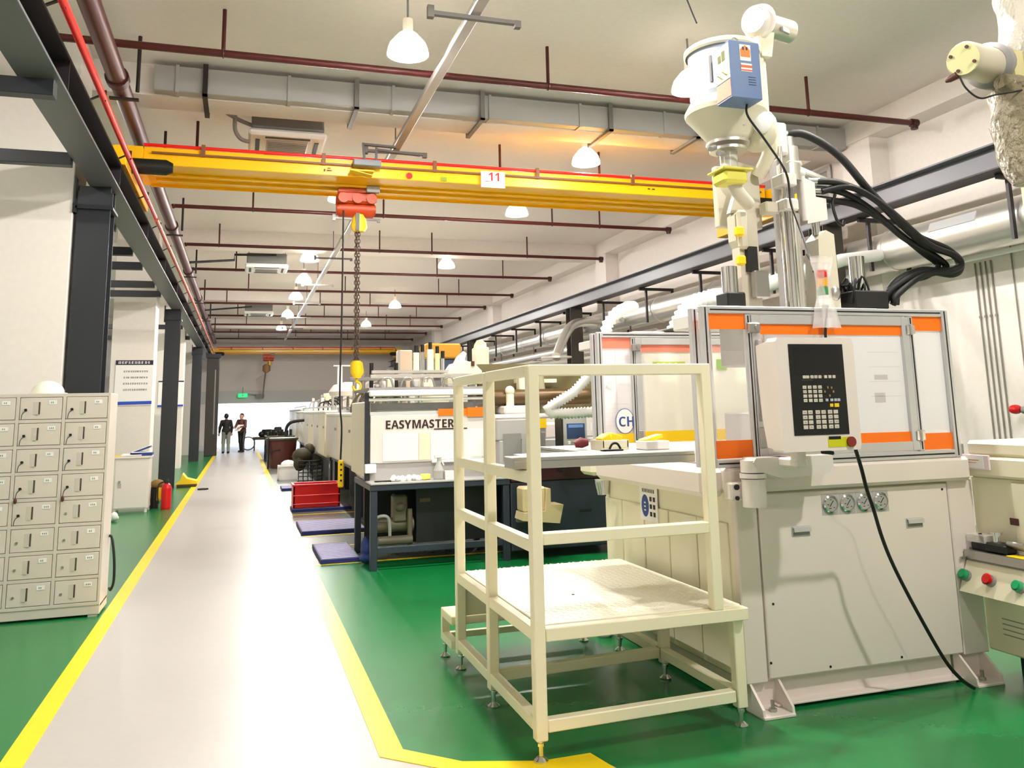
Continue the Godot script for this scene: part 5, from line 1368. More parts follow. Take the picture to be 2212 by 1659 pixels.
func build_second_machine() -> void:
	var o := thing("moulding_machine", "second white moulding machine with pale glazed guard behind the work platform", "machine", V(3.7, 0, -7.4))
	part(o, "base_cabinet", S(o).ab(V(3.5, 0.1, -6.56), V(4.6, 1.13, -7.7), 0.012), mats.machine_cream)
	part(o, "ledge", S(o).ab(V(2.72, 1.13, -6.48), V(4.65, 1.25, -6.75), 0.03), mats.machine_cream)
	part(o, "work_table", S(o).ab(V(3.2, 1.25, -6.7), V(4.55, 1.34, -7.9), 0.01), mats.white_metal)
	guard(o, V(2.84, 1.26, -6.52), 1.85, 1.04, false)
	for p in [V(3.5, 0, -7.0), V(4.3, 0, -7.0), V(3.5, 0, -7.9), V(4.3, 0, -7.9)]:
		part(o, "tie_bar", S(o).cyl(V(p.x, 1.34, p.z), V(p.x, 2.28, p.z), 0.05, 16), mats.chrome)
	part(o, "platen", S(o).ab(V(3.3, 2.25, -6.8), V(4.55, 2.34, -8.1), 0.01), mats.white_metal)
	part(o, "roof_panel", S(o).ab(V(3.6, 2.345, -6.55), V(4.6, 2.36, -7.4), 0.004), mats.grey)
	# prints on the left pane and door
	var pr := S(o)
	pr.ab(V(2.985, 1.62, -6.519), V(2.988, 2.15, -6.5185))
	for k in 9:
		pr.ab(V(3.0, 2.10 - 0.028 * k, -6.519), V(3.12, 2.102 - 0.028 * k, -6.5185))
	for k in 6:
		pr.ab(V(2.88, 1.70 - 0.035 * k, -6.519), V(3.1, 1.702 - 0.035 * k, -6.5185))
	pr.ab(V(2.90, 1.98, -6.519), V(2.93, 2.0, -6.5185)).bar(V(2.89, 1.84, -6.5188), V(2.94, 1.9, -6.5188), 0.008, 0.0005).bar(V(2.94, 1.82, -6.5188), V(2.89, 1.86, -6.5188), 0.006, 0.0005)
	part(o, "film_print", pr, mt("film_grey", Color(0.82, 0.79, 0.80), 0.6))
	var lg := part(o, "logo_oval", S(o).prism(ellipse(0.085, 0.105, 24), 0.001, Transform3D(Basis(), V(3.05, 1.56, -6.5157))), mt("notice_blue2", Color(0.35, 0.43, 0.62), 0.6), "oval logo with blue letters")
	part(lg, "oval_field", S(lg).prism(ellipse(0.079, 0.099, 24), 0.001, Transform3D(Basis(), V(3.05, 1.56, -6.5152))), mats.paper)
	text(lg, "logo_print", "CH", 0.085, V(3.065, 1.555, -6.514), Basis(), mt("notice_blue"), 0.001)
	var gs := part(o, "green_sticker", S(o).ab(V(3.33, 2.005, -6.5135), V(3.64, 2.05, -6.5125)), mt("sticker_green", Color(0.70, 0.76, 0.25), 0.6))
	part(gs, "sticker_print", S(gs).ab(V(3.37, 2.015, -6.5125), V(3.39, 2.04, -6.512)).ab(V(3.42, 2.015, -6.5125), V(3.45, 2.04, -6.512)).ab(V(3.48, 2.015, -6.5125), V(3.5, 2.04, -6.512)).ab(V(3.54, 2.015, -6.5125), V(3.56, 2.04, -6.512)), mats.paper)
	gs = part(o, "warning_sticker", S(o).ab(V(3.75, 1.84, -6.5135), V(3.85, 1.93, -6.5125)), mt("sticker_olive", Color(0.60, 0.60, 0.36), 0.6))
	part(gs, "sticker_print", S(gs).ab(V(3.78, 1.855, -6.5125), V(3.835, 1.89, -6.512)), mats.paper)
	part(o, "warning_sticker", S(o).ab(V(3.77, 1.72, -6.5135), V(3.84, 1.79, -6.5125)), mt("sticker_pale", Color(0.78, 0.77, 0.62), 0.6))
	part(o, "green_sticker", S(o).ab(V(3.95, 1.98, -6.5135), V(4.05, 2.07, -6.5125)), mt("sticker_green2", Color(0.50, 0.70, 0.15), 0.6))
	# hose loop left of the guard
	var rb := ribbed([V(3.66, 2.28, -8.06), V(3.60, 2.18, -8.16), V(3.507, 2.06, -8.2), V(3.275, 1.834, -8.2), V(3.067, 1.724, -8.2), V(2.985, 1.68, -8.2), V(3.014, 1.627, -8.2), V(3.216, 1.623, -8.2), V(3.474, 1.631, -8.2), V(3.60, 1.6, -8.1), V(3.66, 1.36, -7.85)], 0.05, 0.009, 0.036)
	single("flexible_hose", Sh.new().tube(rb[0], rb[1], 12), mats.white, "white corrugated hose looped at the left end of the back guard", "hose")
	var cab := thing("control_cabinet", "grey cabinet with blue screen standing left of the back guard", "control panel", V(3.64, 0.95, -9.25))
	part(cab, "housing", S(cab).ab(V(3.50, 1.06, -9.15), V(3.80, 1.64, -9.35), 0.01), mats.grey_light)
	part(cab, "screen", S(cab).ab(V(3.55, 1.33, -9.145), V(3.77, 1.50, -9.151)), mt("screen_blue", Color(0.16, 0.25, 0.40), 0.25))
	part(cab, "screen_print", S(cab).ab(V(3.57, 1.455, -9.144), V(3.75, 1.49, -9.1455)), mt("screen_pale", Color(0.40, 0.55, 0.78), 0.4))
	for r in 4:
		for c in 5:
			part(cab, "key", S(cab).box(V(3.575 + 0.043 * c, 1.285 - 0.05 * r, -9.147), V(0.028, 0.034, 0.008), 0.002), mats.steel if (r + c) % 3 else mats.white)
	part(cab, "side_edge", S(cab).ab(V(3.485, 0.96, -9.14), V(3.50, 1.68, -9.36)), mats.dark)
	part(cab, "foot", S(cab).ab(V(3.55, 1.1, -9.34), V(3.75, 1.25, -9.53)), mats.grey)


func build_right_machine() -> void:
	var m: Material = mats.machine_cream
	var o := thing("moulding_machine", "cream console machine at the right edge with green and red push buttons", "machine", V(5.1, 0, -3.5))
	part(o, "base_cabinet", S(o).ab(V(4.44, 0.16, -4.38), V(5.9, 1.20, -2.5), 0.01), m)
	part(o, "ledge", S(o).ab(V(4.40, 1.20, -4.38), V(5.95, 1.325, -2.45), 0.015), m)
	part(o, "top_cover", S(o).ab(V(4.42, 1.325, -4.37), V(5.9, 1.42, -2.6), 0.02), m)
	part(o, "plinth", S(o).ab(V(4.6, 0.0, -4.3), V(5.8, 0.16, -2.6)), mats.dark)
	var d := part(o, "side_door", S(o).ab(V(4.428, 0.5, -4.07), V(4.442, 1.18, -3.2), 0.004), m)
	part(d, "door_latch", S(d).ab(V(4.42, 0.93, -4.10), V(4.43, 0.97, -4.04), 0.003), mats.brown)
	for k in 4:
		part(o, "vent_slot", S(o).ab(V(4.436, 0.36 - 0.03 * k, -4.25), V(4.4415, 0.365 - 0.03 * k, -4.1)), mats.grey)
	var lb := part(o, "label_holder", S(o).ab(V(4.385, 1.245, -4.40), V(4.40, 1.335, -4.17), 0.003), mt("holder_pink", Color(0.92, 0.84, 0.88), 0.3))
	part(lb, "label_card", S(lb).ab(V(4.383, 1.255, -4.39), V(4.386, 1.325, -4.21)), mats.paper)
	part(lb, "card_print", S(lb).ab(V(4.382, 1.30, -4.34), V(4.3835, 1.306, -4.24)).ab(V(4.382, 1.285, -4.33), V(4.3835, 1.29, -4.26)), mt("print_pale_red", Color(0.80, 0.60, 0.55), 0.6))
	part(o, "corner_clip", S(o).ab(V(4.39, 1.335, -4.41), V(4.42, 1.40, -4.38), 0.004), mats.grey)
	# console along the side: slanted face towards the aisle
	var prof := PackedVector2Array([Vector2(4.43, 0.50), Vector2(4.22, 0.525), Vector2(4.30, 0.70), Vector2(4.43, 0.70)])
	var cs := part(o, "console", S(o).prism(prof, 1.5, Transform3D(Basis(), V(0, 0, -4.335))), m)
	part(cs, "console_end", S(cs).ab(V(4.30, 0.70, -4.33), V(4.43, 0.712, -2.85), 0.002), mats.grey)
	var tp := part(o, "console_top", S(o).prism(PackedVector2Array([Vector2(4.285, 4.335), Vector2(4.44, 4.335), Vector2(4.44, 2.9), Vector2(4.285, 2.9)]), 0.05, Transform3D(Basis(Vector3.RIGHT, Vector3.FORWARD, Vector3.UP), V(0, 0.715, 0))), mats.steel)
	part(tp, "stop_pin", S(tp).cyl(V(4.25, 0.715, -4.33), V(4.32, 0.725, -4.33), 0.008, 8), mats.steel)
	var nrm := V(-0.909, 0.416, 0)
	var bl := [["green_button", -4.305, "green_button"], ["stop_button", -4.125, "red"], ["green_button", -3.925, "green_button"]]
	for b in bl:
		var c := V(4.262, 0.612, b[1])
		part(cs, "button_collar", S(cs).cyl(c, c + nrm * 0.022, 0.034, 18), mats.grey)
		part(cs, b[0], S(cs).tube([c + nrm * 0.02, c + nrm * 0.045, c + nrm * 0.05], [0.031, 0.030, 0.022] if b[0] == "green_button" else [0.022, 0.034, 0.026], 18), mats[b[2]])
	# fixture on the console top
	o = thing("core_fixture", "black fixture with chrome knob on the console top at the right edge", "fixture", V(4.36, 0.765, -4.15))
	part(o, "block", S(o).ab(V(4.33, 0.765, -4.32), V(4.40, 0.81, -4.20), 0.005).ab(V(4.31, 0.765, -4.20), V(4.41, 0.825, -4.05), 0.012), mats.black)
	part(o, "knob", S(o).cyl(V(4.36, 0.82, -4.15), V(4.36, 0.875, -4.15), 0.022, 16).cyl(V(4.36, 0.87, -4.15), V(4.36, 0.885, -4.15), 0.033, 18), mats.chrome)
	part(o, "pin", S(o).cyl(V(4.355, 0.81, -4.25), V(4.35, 0.865, -4.26), 0.01, 8), mats.black)
	part(o, "clear_cover", S(o).ab(V(4.315, 0.812, -4.335), V(4.40, 0.86, -4.20), 0.004), mats.clear_plastic)
	part(o, "slide_rod", S(o).cyl(V(4.38, 0.81, -4.06), V(4.39, 0.80, -3.7), 0.014, 12).cyl(V(4.35, 0.83, -4.06), V(4.35, 0.83, -3.95), 0.018, 12), mats.steel)
	single("yellow_pad", Sh.new().ab(V(4.288, 0.766, -4.03), V(4.36, 0.772, -3.75), 0.002), mats.yellow, "yellow pad at the front edge of the console top", "pad")
	# wrapped gear motor over the machine, top right of the frame
	o = thing("gear_motor", "gear motor wrapped in plastic film at the top right over the console machine", "motor", V(4.7, 3.1, -3.9))
	var tan_: Material = mt("wrap_tan", Color(0.60, 0.56, 0.46), 0.45)
	var ax := V(-0.93, -0.12, 0.34).normalized()
	var e := V(4.215, 3.765, -3.86)
	part(o, "motor_barrel", S(o).tube([e - ax * 0.36, e - ax * 0.34, e - ax * 0.02, e], [0.10, 0.115, 0.112, 0.10], 26), mt("motor_pale", Color(0.74, 0.70, 0.62), 0.35))
	part(o, "motor_cap", S(o).cyl(e - ax * 0.002, e + ax * 0.008, 0.098, 26), mt("cap_yellow", Color(0.80, 0.79, 0.58), 0.4))
	var u := ax.cross(Vector3.UP).normalized()
	var w := u.cross(ax)
	for k in 4:
		var a := 0.5 + TAU * k / 4
		var p := e + ax * 0.008 + (u * cos(a) + w * sin(a)) * 0.075
		part(o, "cap_bolt", S(o).cyl(p, p + ax * 0.012, 0.011, 6), mats.brown)
	part(o, "red_knob", S(o).tube([e - w * 0.085 + u * 0.05, e - w * 0.098 + u * 0.10, e - w * 0.105 + u * 0.125], [0.025, 0.02, 0.008], 10), mats.brown)
	part(o, "gear_collar", S(o).tube([e - ax * 0.34, e - ax * 0.36, e - ax * 0.46, e - ax * 0.48], [0.12, 0.15, 0.15, 0.12], 24), mats.grey)
	part(o, "gear_case", S(o).box(V(4.78, 3.78, -4.0), V(0.34, 0.26, 0.24), 0.04, Basis(Vector3.UP, 0.3)), mt("case_olive", Color(0.66, 0.62, 0.38), 0.5))
	var film := []
	for i in 9:
		film.append(0.0)
	var bag := S(o)
	var pp := [V(5.05, 4.9, -3.95), V(4.99, 4.5, -3.93), V(4.93, 4.2, -3.92), V(4.83, 4.0, -3.92), V(4.7, 3.86, -3.95)]
	bag.tube(curve(pp, 5), [0.3, 0.29, 0.3, 0.28, 0.29, 0.27, 0.26, 0.25, 0.25, 0.24, 0.22, 0.21, 0.2, 0.19, 0.18, 0.17, 0.16, 0.14, 0.13, 0.11, 0.09], 13)
	part(o, "film_bag", bag, mt("bag_white", Color(0.80, 0.78, 0.72), 0.25))
	part(o, "film_skirt", S(o).tube([V(4.52, 3.66, -3.88), V(4.66, 3.62, -3.9), V(4.85, 3.63, -3.95), V(5.05, 3.68, -4.0)], [0.05, 0.10, 0.11, 0.12], 11), tan_)
	part(o, "column_sleeve", S(o).tube([V(4.76, 3.62, -3.92), V(4.755, 3.52, -3.92), V(4.74, 3.42, -3.92), V(4.745, 3.3, -3.92), V(4.735, 3.2, -3.92), V(4.73, 3.08, -3.92), V(4.73, 3.02, -3.92)], [0.22, 0.20, 0.215, 0.195, 0.19, 0.15, 0.11], 15), tan_)
	part(o, "motor_lead", S(o).tube(curve([V(4.19, 3.66, -3.88), V(4.22, 3.58, -3.87), V(4.31, 3.52, -3.86), V(4.42, 3.545, -3.84), V(4.6, 3.58, -3.8), V(4.9, 3.66, -3.7)], 6), 0.006, 8), mats.rubber)
	part(o, "support_arm", S(o).ab(V(4.85, 1.42, -3.98), V(5.05, 3.9, -4.12), 0.01), m)


func build_moulding_machine() -> void:
	# the long horizontal machine across the hall
	var z := -9.42
	var o := thing("moulding_machine", "long horizontal moulding machine with brand lettering on its white safety door", "machine", V(3.2, 0, -10.0))
	var nv: Material = mats.navy
	var x0 := 1.36
	# bed frame: open at the left, closed with a navy panel
	for p in [[x0, z], [2.86, z], [x0, z - 1.3], [2.86, z - 1.3]]:
		part(o, "leg", S(o).ab(V(p[0], 0, p[1] - 0.07), V(p[0] + 0.075, 0.83, p[1]), 0.006), nv)
	part(o, "bed_beam", S(o).ab(V(x0 - 0.005, 0.83, z + 0.005), V(2.945, 0.895, z - 1.38), 0.008), nv)
	part(o, "stretcher", S(o).ab(V(x0 + 0.075, 0.17, z - 0.01), V(2.86, 0.24, z - 0.06), 0.004), nv)
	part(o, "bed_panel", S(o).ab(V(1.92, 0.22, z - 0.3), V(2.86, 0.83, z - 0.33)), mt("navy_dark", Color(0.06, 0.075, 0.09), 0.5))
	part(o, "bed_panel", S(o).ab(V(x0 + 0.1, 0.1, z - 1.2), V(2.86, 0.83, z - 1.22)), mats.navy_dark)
	part(o, "panel_tag", S(o).ab(V(1.96, 0.66, z - 0.298), V(2.08, 0.70, z - 0.3)), mt("tag_tan", Color(0.36, 0.30, 0.18), 0.6))
	part(o, "tank", S(o).cyl(V(1.48, 0.42, z - 0.4), V(1.9, 0.42, z - 0.4), 0.08, 14).cyl(V(1.48, 0.27, z - 0.25), V(1.86, 0.27, z - 0.25), 0.05, 12), mt("olive_grey", Color(0.40, 0.38, 0.30), 0.5))
	part(o, "valve_cluster", S(o).ab(V(1.66, 0.45, z - 0.3), V(1.82, 0.75, z - 0.5), 0.02).cyl(V(1.84, 0.2, z - 0.28), V(1.84, 0.6, z - 0.28), 0.03, 10).ball(V(1.74, 0.62, z - 0.3), V(0.06, 0.05, 0.05)), mt("olive_grey"))
	part(o, "hose", S(o).tube(curve([V(1.45, 0.5, z - 0.3), V(1.52, 0.54, z - 0.24), V(1.6, 0.5, z - 0.26), V(1.62, 0.3, z - 0.3)], 5), 0.018, 8), mats.grey_light)
	part(o, "work_top", S(o).ab(V(x0, 0.895, z + 0.01), V(2.95, 0.915, z - 0.42), 0.004), mats.grey_light)
	# left post and end cover
	part(o, "end_post", S(o).ab(V(x0 - 0.01, 0.915, z - 0.40), V(x0 + 0.045, 1.90, z - 0.46), 0.004), mats.column)
	part(o, "end_cover", S(o).ab(V(x0 + 0.02, 0.93, z - 0.46), V(x0 + 0.06, 1.8, z - 1.9), 0.01), mats.machine_cream)
	# door and panels; the face stands a hand back from the bed edge
	var f := z - 0.42
	part(o, "kick_panel", S(o).ab(V(x0 + 0.05, 0.915, f + 0.0), V(2.85, 1.10, f - 0.05)), mats.grey_light)
	var dr := part(o, "safety_door", S(o).ab(V(x0 + 0.05, 1.10, f + 0.02), V(2.80, 1.64, f - 0.03), 0.008), mats.white_metal)
	for a in [[1.55, 1.96], [1.97, 2.10], [2.11, 2.72]]:
		part(dr, "door_panel", S(dr).ab(V(a[0], 1.12, f + 0.018), V(a[1], 1.435, f + 0.028), 0.003), mats.white if a[0] != 1.97 else mats.machine_cream)
	text(dr, "brand_lettering", "EASYMASTER", 0.1, V(1.985, 1.53, f + 0.022), Basis(), mt("brand_brown", Color(0.20, 0.08, 0.07), 0.5), 0.006)
	part(dr, "underline", S(dr).ab(V(2.15, 1.462, f + 0.02), V(2.55, 1.475, f + 0.024)), mats.brand_brown)
	part(dr, "sheet", S(dr).ab(V(2.55, 1.14, f + 0.03), V(2.76, 1.46, f + 0.032)), mats.paper)
	part(dr, "door_handle", S(dr).ab(V(2.12, 1.085, f + 0.02), V(2.78, 1.115, f + 0.05), 0.006), mats.white)
	# window band with the guard rails above
	part(o, "slide_rail", S(o).ab(V(x0 + 0.03, 1.64, f + 0.0), V(2.82, 1.68, f - 0.06), 0.006).ab(V(x0 + 0.03, 1.80, f + 0.03), V(2.82, 1.835, f - 0.03), 0.006), mats.white)
	part(o, "guard_roof", S(o).ab(V(x0 + 0.03, 1.855, f + 0.09), V(2.85, 1.925, f - 0.1), 0.012), mats.white)
	part(o, "window_pane", S(o).ab(V(x0 + 0.05, 1.68, f - 0.02), V(2.80, 1.80, f - 0.024)), mats.glass)
	part(o, "orange_trim", S(o).ab(V(2.2, 1.62, f + 0.022), V(2.55, 1.70, f + 0.03)).ab(V(2.55, 1.60, f + 0.03), V(2.78, 1.71, f + 0.04)), mats.orange)
	part(o, "inner_housing", S(o).ab(V(x0 + 0.1, 1.2, f - 0.5), V(2.8, 1.78, f - 0.55)).ab(V(1.5, 1.6, f - 0.2), V(2.6, 1.7, f - 0.4), 0.02), mt("inner_olive", Color(0.46, 0.47, 0.38), 0.6))
	# clutter of plumbing on the roof
	part(o, "roof_deck", S(o).ab(V(x0 + 0.05, 1.93, f - 0.1), V(2.9, 1.96, f - 1.5)), mats.grey)
	part(o, "side_beam", S(o).ab(V(1.45, 2.07, f - 0.25), V(2.85, 2.12, f - 0.32), 0.006).ab(V(1.5, 2.14, f - 0.5), V(2.7, 2.18, f - 0.56), 0.006), mats.galv)
	for i in 9:
		var x := 1.5 + 0.145 * i
		part(o, "manifold_block", S(o).ab(V(x, 1.96, f - 0.2 - 0.05 * (i % 3)), V(x + 0.09, 2.0 + 0.05 * (i % 2) + 0.02 * (i % 3), f - 0.34), 0.01), [mats.grey_light, mats.machine_cream, mats.grey][i % 3])
	for i in 5:
		var x := 1.55 + 0.25 * i
		part(o, "pipe_loop", S(o).tube(curve([V(x, 1.97, f - 0.2), V(x + 0.03, 2.06, f - 0.18), V(x + 0.12, 2.07, f - 0.18), V(x + 0.16, 1.97, f - 0.2)], 4), 0.013, 8), mats.steel)
	var cols := [[2.06, 0.045, 2.49, 0], [2.14, 0.03, 2.50, 1], [2.24, 0.05, 2.53, 0], [2.33, 0.035, 2.48, 2], [2.40, 0.02, 2.42, 1]]
	for c in cols:
		var t := part(o, "slide_column", S(o).ab(V(c[0] - c[1] * 0.8, 1.96, f - 0.55), V(c[0] + c[1] * 0.8, c[2] - 0.09, f - 0.62), 0.008), [mats.machine_cream, mats.chrome, mt("column_yellow", Color(0.90, 0.88, 0.62), 0.5)][c[3]])
		part(t, "rod_end", S(t).cyl(V(c[0], c[2] - 0.09, f - 0.58), V(c[0], c[2], f - 0.58), 0.024, 10), mats.dark)
	part(o, "hopper_cover", S(o).prism(PackedVector2Array([Vector2(2.42, 2.0), Vector2(2.86, 2.0), Vector2(2.86, 2.16), Vector2(2.74, 2.28), Vector2(2.52, 2.26), Vector2(2.42, 2.12)]), 0.35, Transform3D(Basis(), V(0, 0, f - 0.75))), mats.machine_cream)
	part(o, "hopper_top", S(o).tube([V(2.63, 2.26, f - 0.55), V(2.62, 2.32, f - 0.55), V(2.68, 2.40, f - 0.55)], [0.12, 0.06, 0.03], 12), mats.white)
	part(o, "warning_knob", S(o).cyl(V(2.74, 2.22, f - 0.39), V(2.74, 2.28, f - 0.39), 0.022, 10), mats.brown)
	# injection half
	part(o, "injection_bed", S(o).ab(V(2.95, 0.1, z + 0.0), V(5.4, 0.86, z - 1.3), 0.01), nv)
	part(o, "bed_top", S(o).ab(V(2.95, 0.86, z + 0.02), V(5.4, 1.0, z - 1.3), 0.006), mt("maroon2", Color(0.22, 0.06, 0.10), 0.4))
	part(o, "nameplate", S(o).ab(V(3.78, 0.48, z + 0.001), V(3.93, 0.51, z + 0.004)), mt("navy_dark"))
	part(o, "round_plate", S(o).cyl(V(4.05, 0.76, z + 0.0), V(4.05, 0.76, z + 0.006), 0.035, 16), mats.grey_light)
	part(o, "injection_cover", S(o).ab(V(2.86, 1.0, z - 0.1), V(5.2, 1.32, z - 0.9), 0.01).ab(V(2.84, 1.32, z - 0.14), V(3.45, 1.56, z - 0.9), 0.01), mats.grey_light)
	for a in [[2.9, 3.12, 0], [3.13, 3.22, 1], [3.23, 3.42, 0]]:
		part(o, "cover_panel", S(o).ab(V(a[0], 1.08, z - 0.095), V(a[1], 1.40, z - 0.1 + 0.002), 0.002), mats.grey if a[2] == 0 else mats.grey_light)
	part(o, "yellow_plate", S(o).ab(V(3.34, 1.45, z - 0.128), V(3.45, 1.56, z - 0.14)), mats.yellow)
	part(o, "filter_can", S(o).cyl(V(3.30, 1.05, z - 0.06), V(3.30, 1.42, z - 0.06), 0.055, 16), mats.grey)
	part(o, "barrel_housing", S(o).ab(V(2.86, 1.56, z - 0.3), V(4.9, 1.62, z - 0.9), 0.02).ab(V(3.0, 1.62, z - 0.35), V(3.35, 1.72, z - 0.7), 0.02), mats.white_metal)
	part(o, "heater_barrel", S(o).cyl(V(2.7, 1.82, z - 0.6), V(4.2, 1.82, z - 0.6), 0.10, 18), mt("bronze", Color(0.36, 0.28, 0.16), 0.4, 0.4))
	part(o, "rear_guard", S(o).ab(V(2.84, 1.6, z - 0.95), V(4.6, 2.25, z - 1.0)), mt("guard_olive", Color(0.40, 0.36, 0.22), 0.5))
	part(o, "pump_stack", S(o).cyl(V(3.12, 1.72, z - 0.5), V(3.12, 1.86, z - 0.5), 0.05, 12).ball(V(3.12, 1.90, z - 0.5), V(0.06, 0.06, 0.06)).ab(V(3.28, 1.85, z - 0.6), V(3.42, 2.08, z - 0.75), 0.02), mats.machine_cream)
	part(o, "feed_pipe", S(o).cyl(V(3.62, 1.62, z - 0.7), V(3.56, 2.2, z - 0.7), 0.06, 14), mt("olive_pale", Color(0.66, 0.64, 0.52), 0.5))
	part(o, "beam_plate", S(o).ab(V(3.3, 2.0, z - 0.8), V(3.85, 2.05, z - 0.9), 0.004), mats.machine_cream)
	# terminal strip beside the cabinet
	for k in 5:
		part(o, "terminal", S(o).ab(V(3.86 + 0.045 * k, 1.40, z - 0.09), V(3.885 + 0.045 * k, 1.50, z - 0.1), 0.003), mats.dark if k < 2 else mats.white)
	# things on the bed edge
	var rag := Sh.new()
	for i in 12:
		rag.ball(V(1.62 + 0.028 * i + rng.randf_range(-0.02, 0.02), 0.935 + 0.012 * rng.randf(), z - 0.16 + rng.randf_range(-0.05, 0.05)), V(0.035, 0.02 + 0.028 * rng.randf(), 0.035), 7, 5)
	single("rag", rag, mats.white, "crumpled white cloth on the bed edge under the lettered door", "cloth")
	single("sponge", Sh.new().box(V(1.995, 0.95, z - 0.15), V(0.11, 0.065, 0.07), 0.012, Basis(Vector3.UP, 0.3)), mt("sponge", Color(0.93, 0.92, 0.45), 0.9), "pale yellow sponge beside the crumpled white cloth", "sponge")
	var sp := thing("spray_bottle", "white spray bottle standing on the bed edge of the lettered machine", "bottle", V(2.14, 0.915, z - 0.12))
	part(sp, "bottle", S(sp).lathe([Vector2(0, 0), Vector2(0.055, 0), Vector2(0.06, 0.02), Vector2(0.06, 0.10), Vector2(0.03, 0.17), Vector2(0.018, 0.2), Vector2(0.018, 0.24)], V(2.14, 0.915, z - 0.12), Basis(), 16), mats.grey_light)
	part(sp, "trigger_head", S(sp).ab(V(2.09, 1.15, z - 0.10), V(2.18, 1.19, z - 0.14), 0.008).bar(V(2.16, 1.15, z - 0.12), V(2.2, 1.07, z - 0.12), 0.02, 0.015), mats.white)
	single("carton", Sh.new().ab(V(2.20, 0.915, z - 0.05), V(2.30, 1.01, z - 0.12), 0.003), mats.paper, "small white carton right of the spray bottle", "box")
	single("pliers", Sh.new().bar(V(1.42, 0.925, z - 0.1), V(1.6, 0.925, z - 0.14), 0.016, 0.012).bar(V(1.42, 0.925, z - 0.14), V(1.6, 0.925, z - 0.1), 0.016, 0.012), mats.dark, "dark pliers at the left end of the bed edge", "tool")
	single("white_box", Sh.new().ab(V(1.345, 1.0, z - 0.33), V(1.47, 1.10, z - 0.39), 0.006), mats.white, "white switch box on the dark post of the lettered machine", "switch")
	# bins under the injection half
	var bn := thing("parts_bin", "tan plastic bin hung at the middle of the navy machine bed", "bin", V(3.2, 0.42, z + 0.2))
	part(bn, "back_box", S(bn).ab(V(2.99, 0.55, z + 0.08), V(3.26, 0.82, z + 0.32), 0.02), mt("bin_tan", Color(0.86, 0.78, 0.60), 0.5))
	part(bn, "front_tray", S(bn).prism(PackedVector2Array([Vector2(2.97, 0.47), Vector2(3.40, 0.42), Vector2(3.45, 0.62), Vector2(3.3, 0.62), Vector2(3.3, 0.80), Vector2(3.26, 0.80), Vector2(3.24, 0.56), Vector2(2.99, 0.55)]), 0.3, Transform3D(Basis(), V(0, 0, z + 0.06))), mt("bin_tan"))
	part(bn, "bracket", S(bn).ab(V(3.0, 0.42, z + 0.005), V(3.36, 0.47, z + 0.08)), mats.grey)


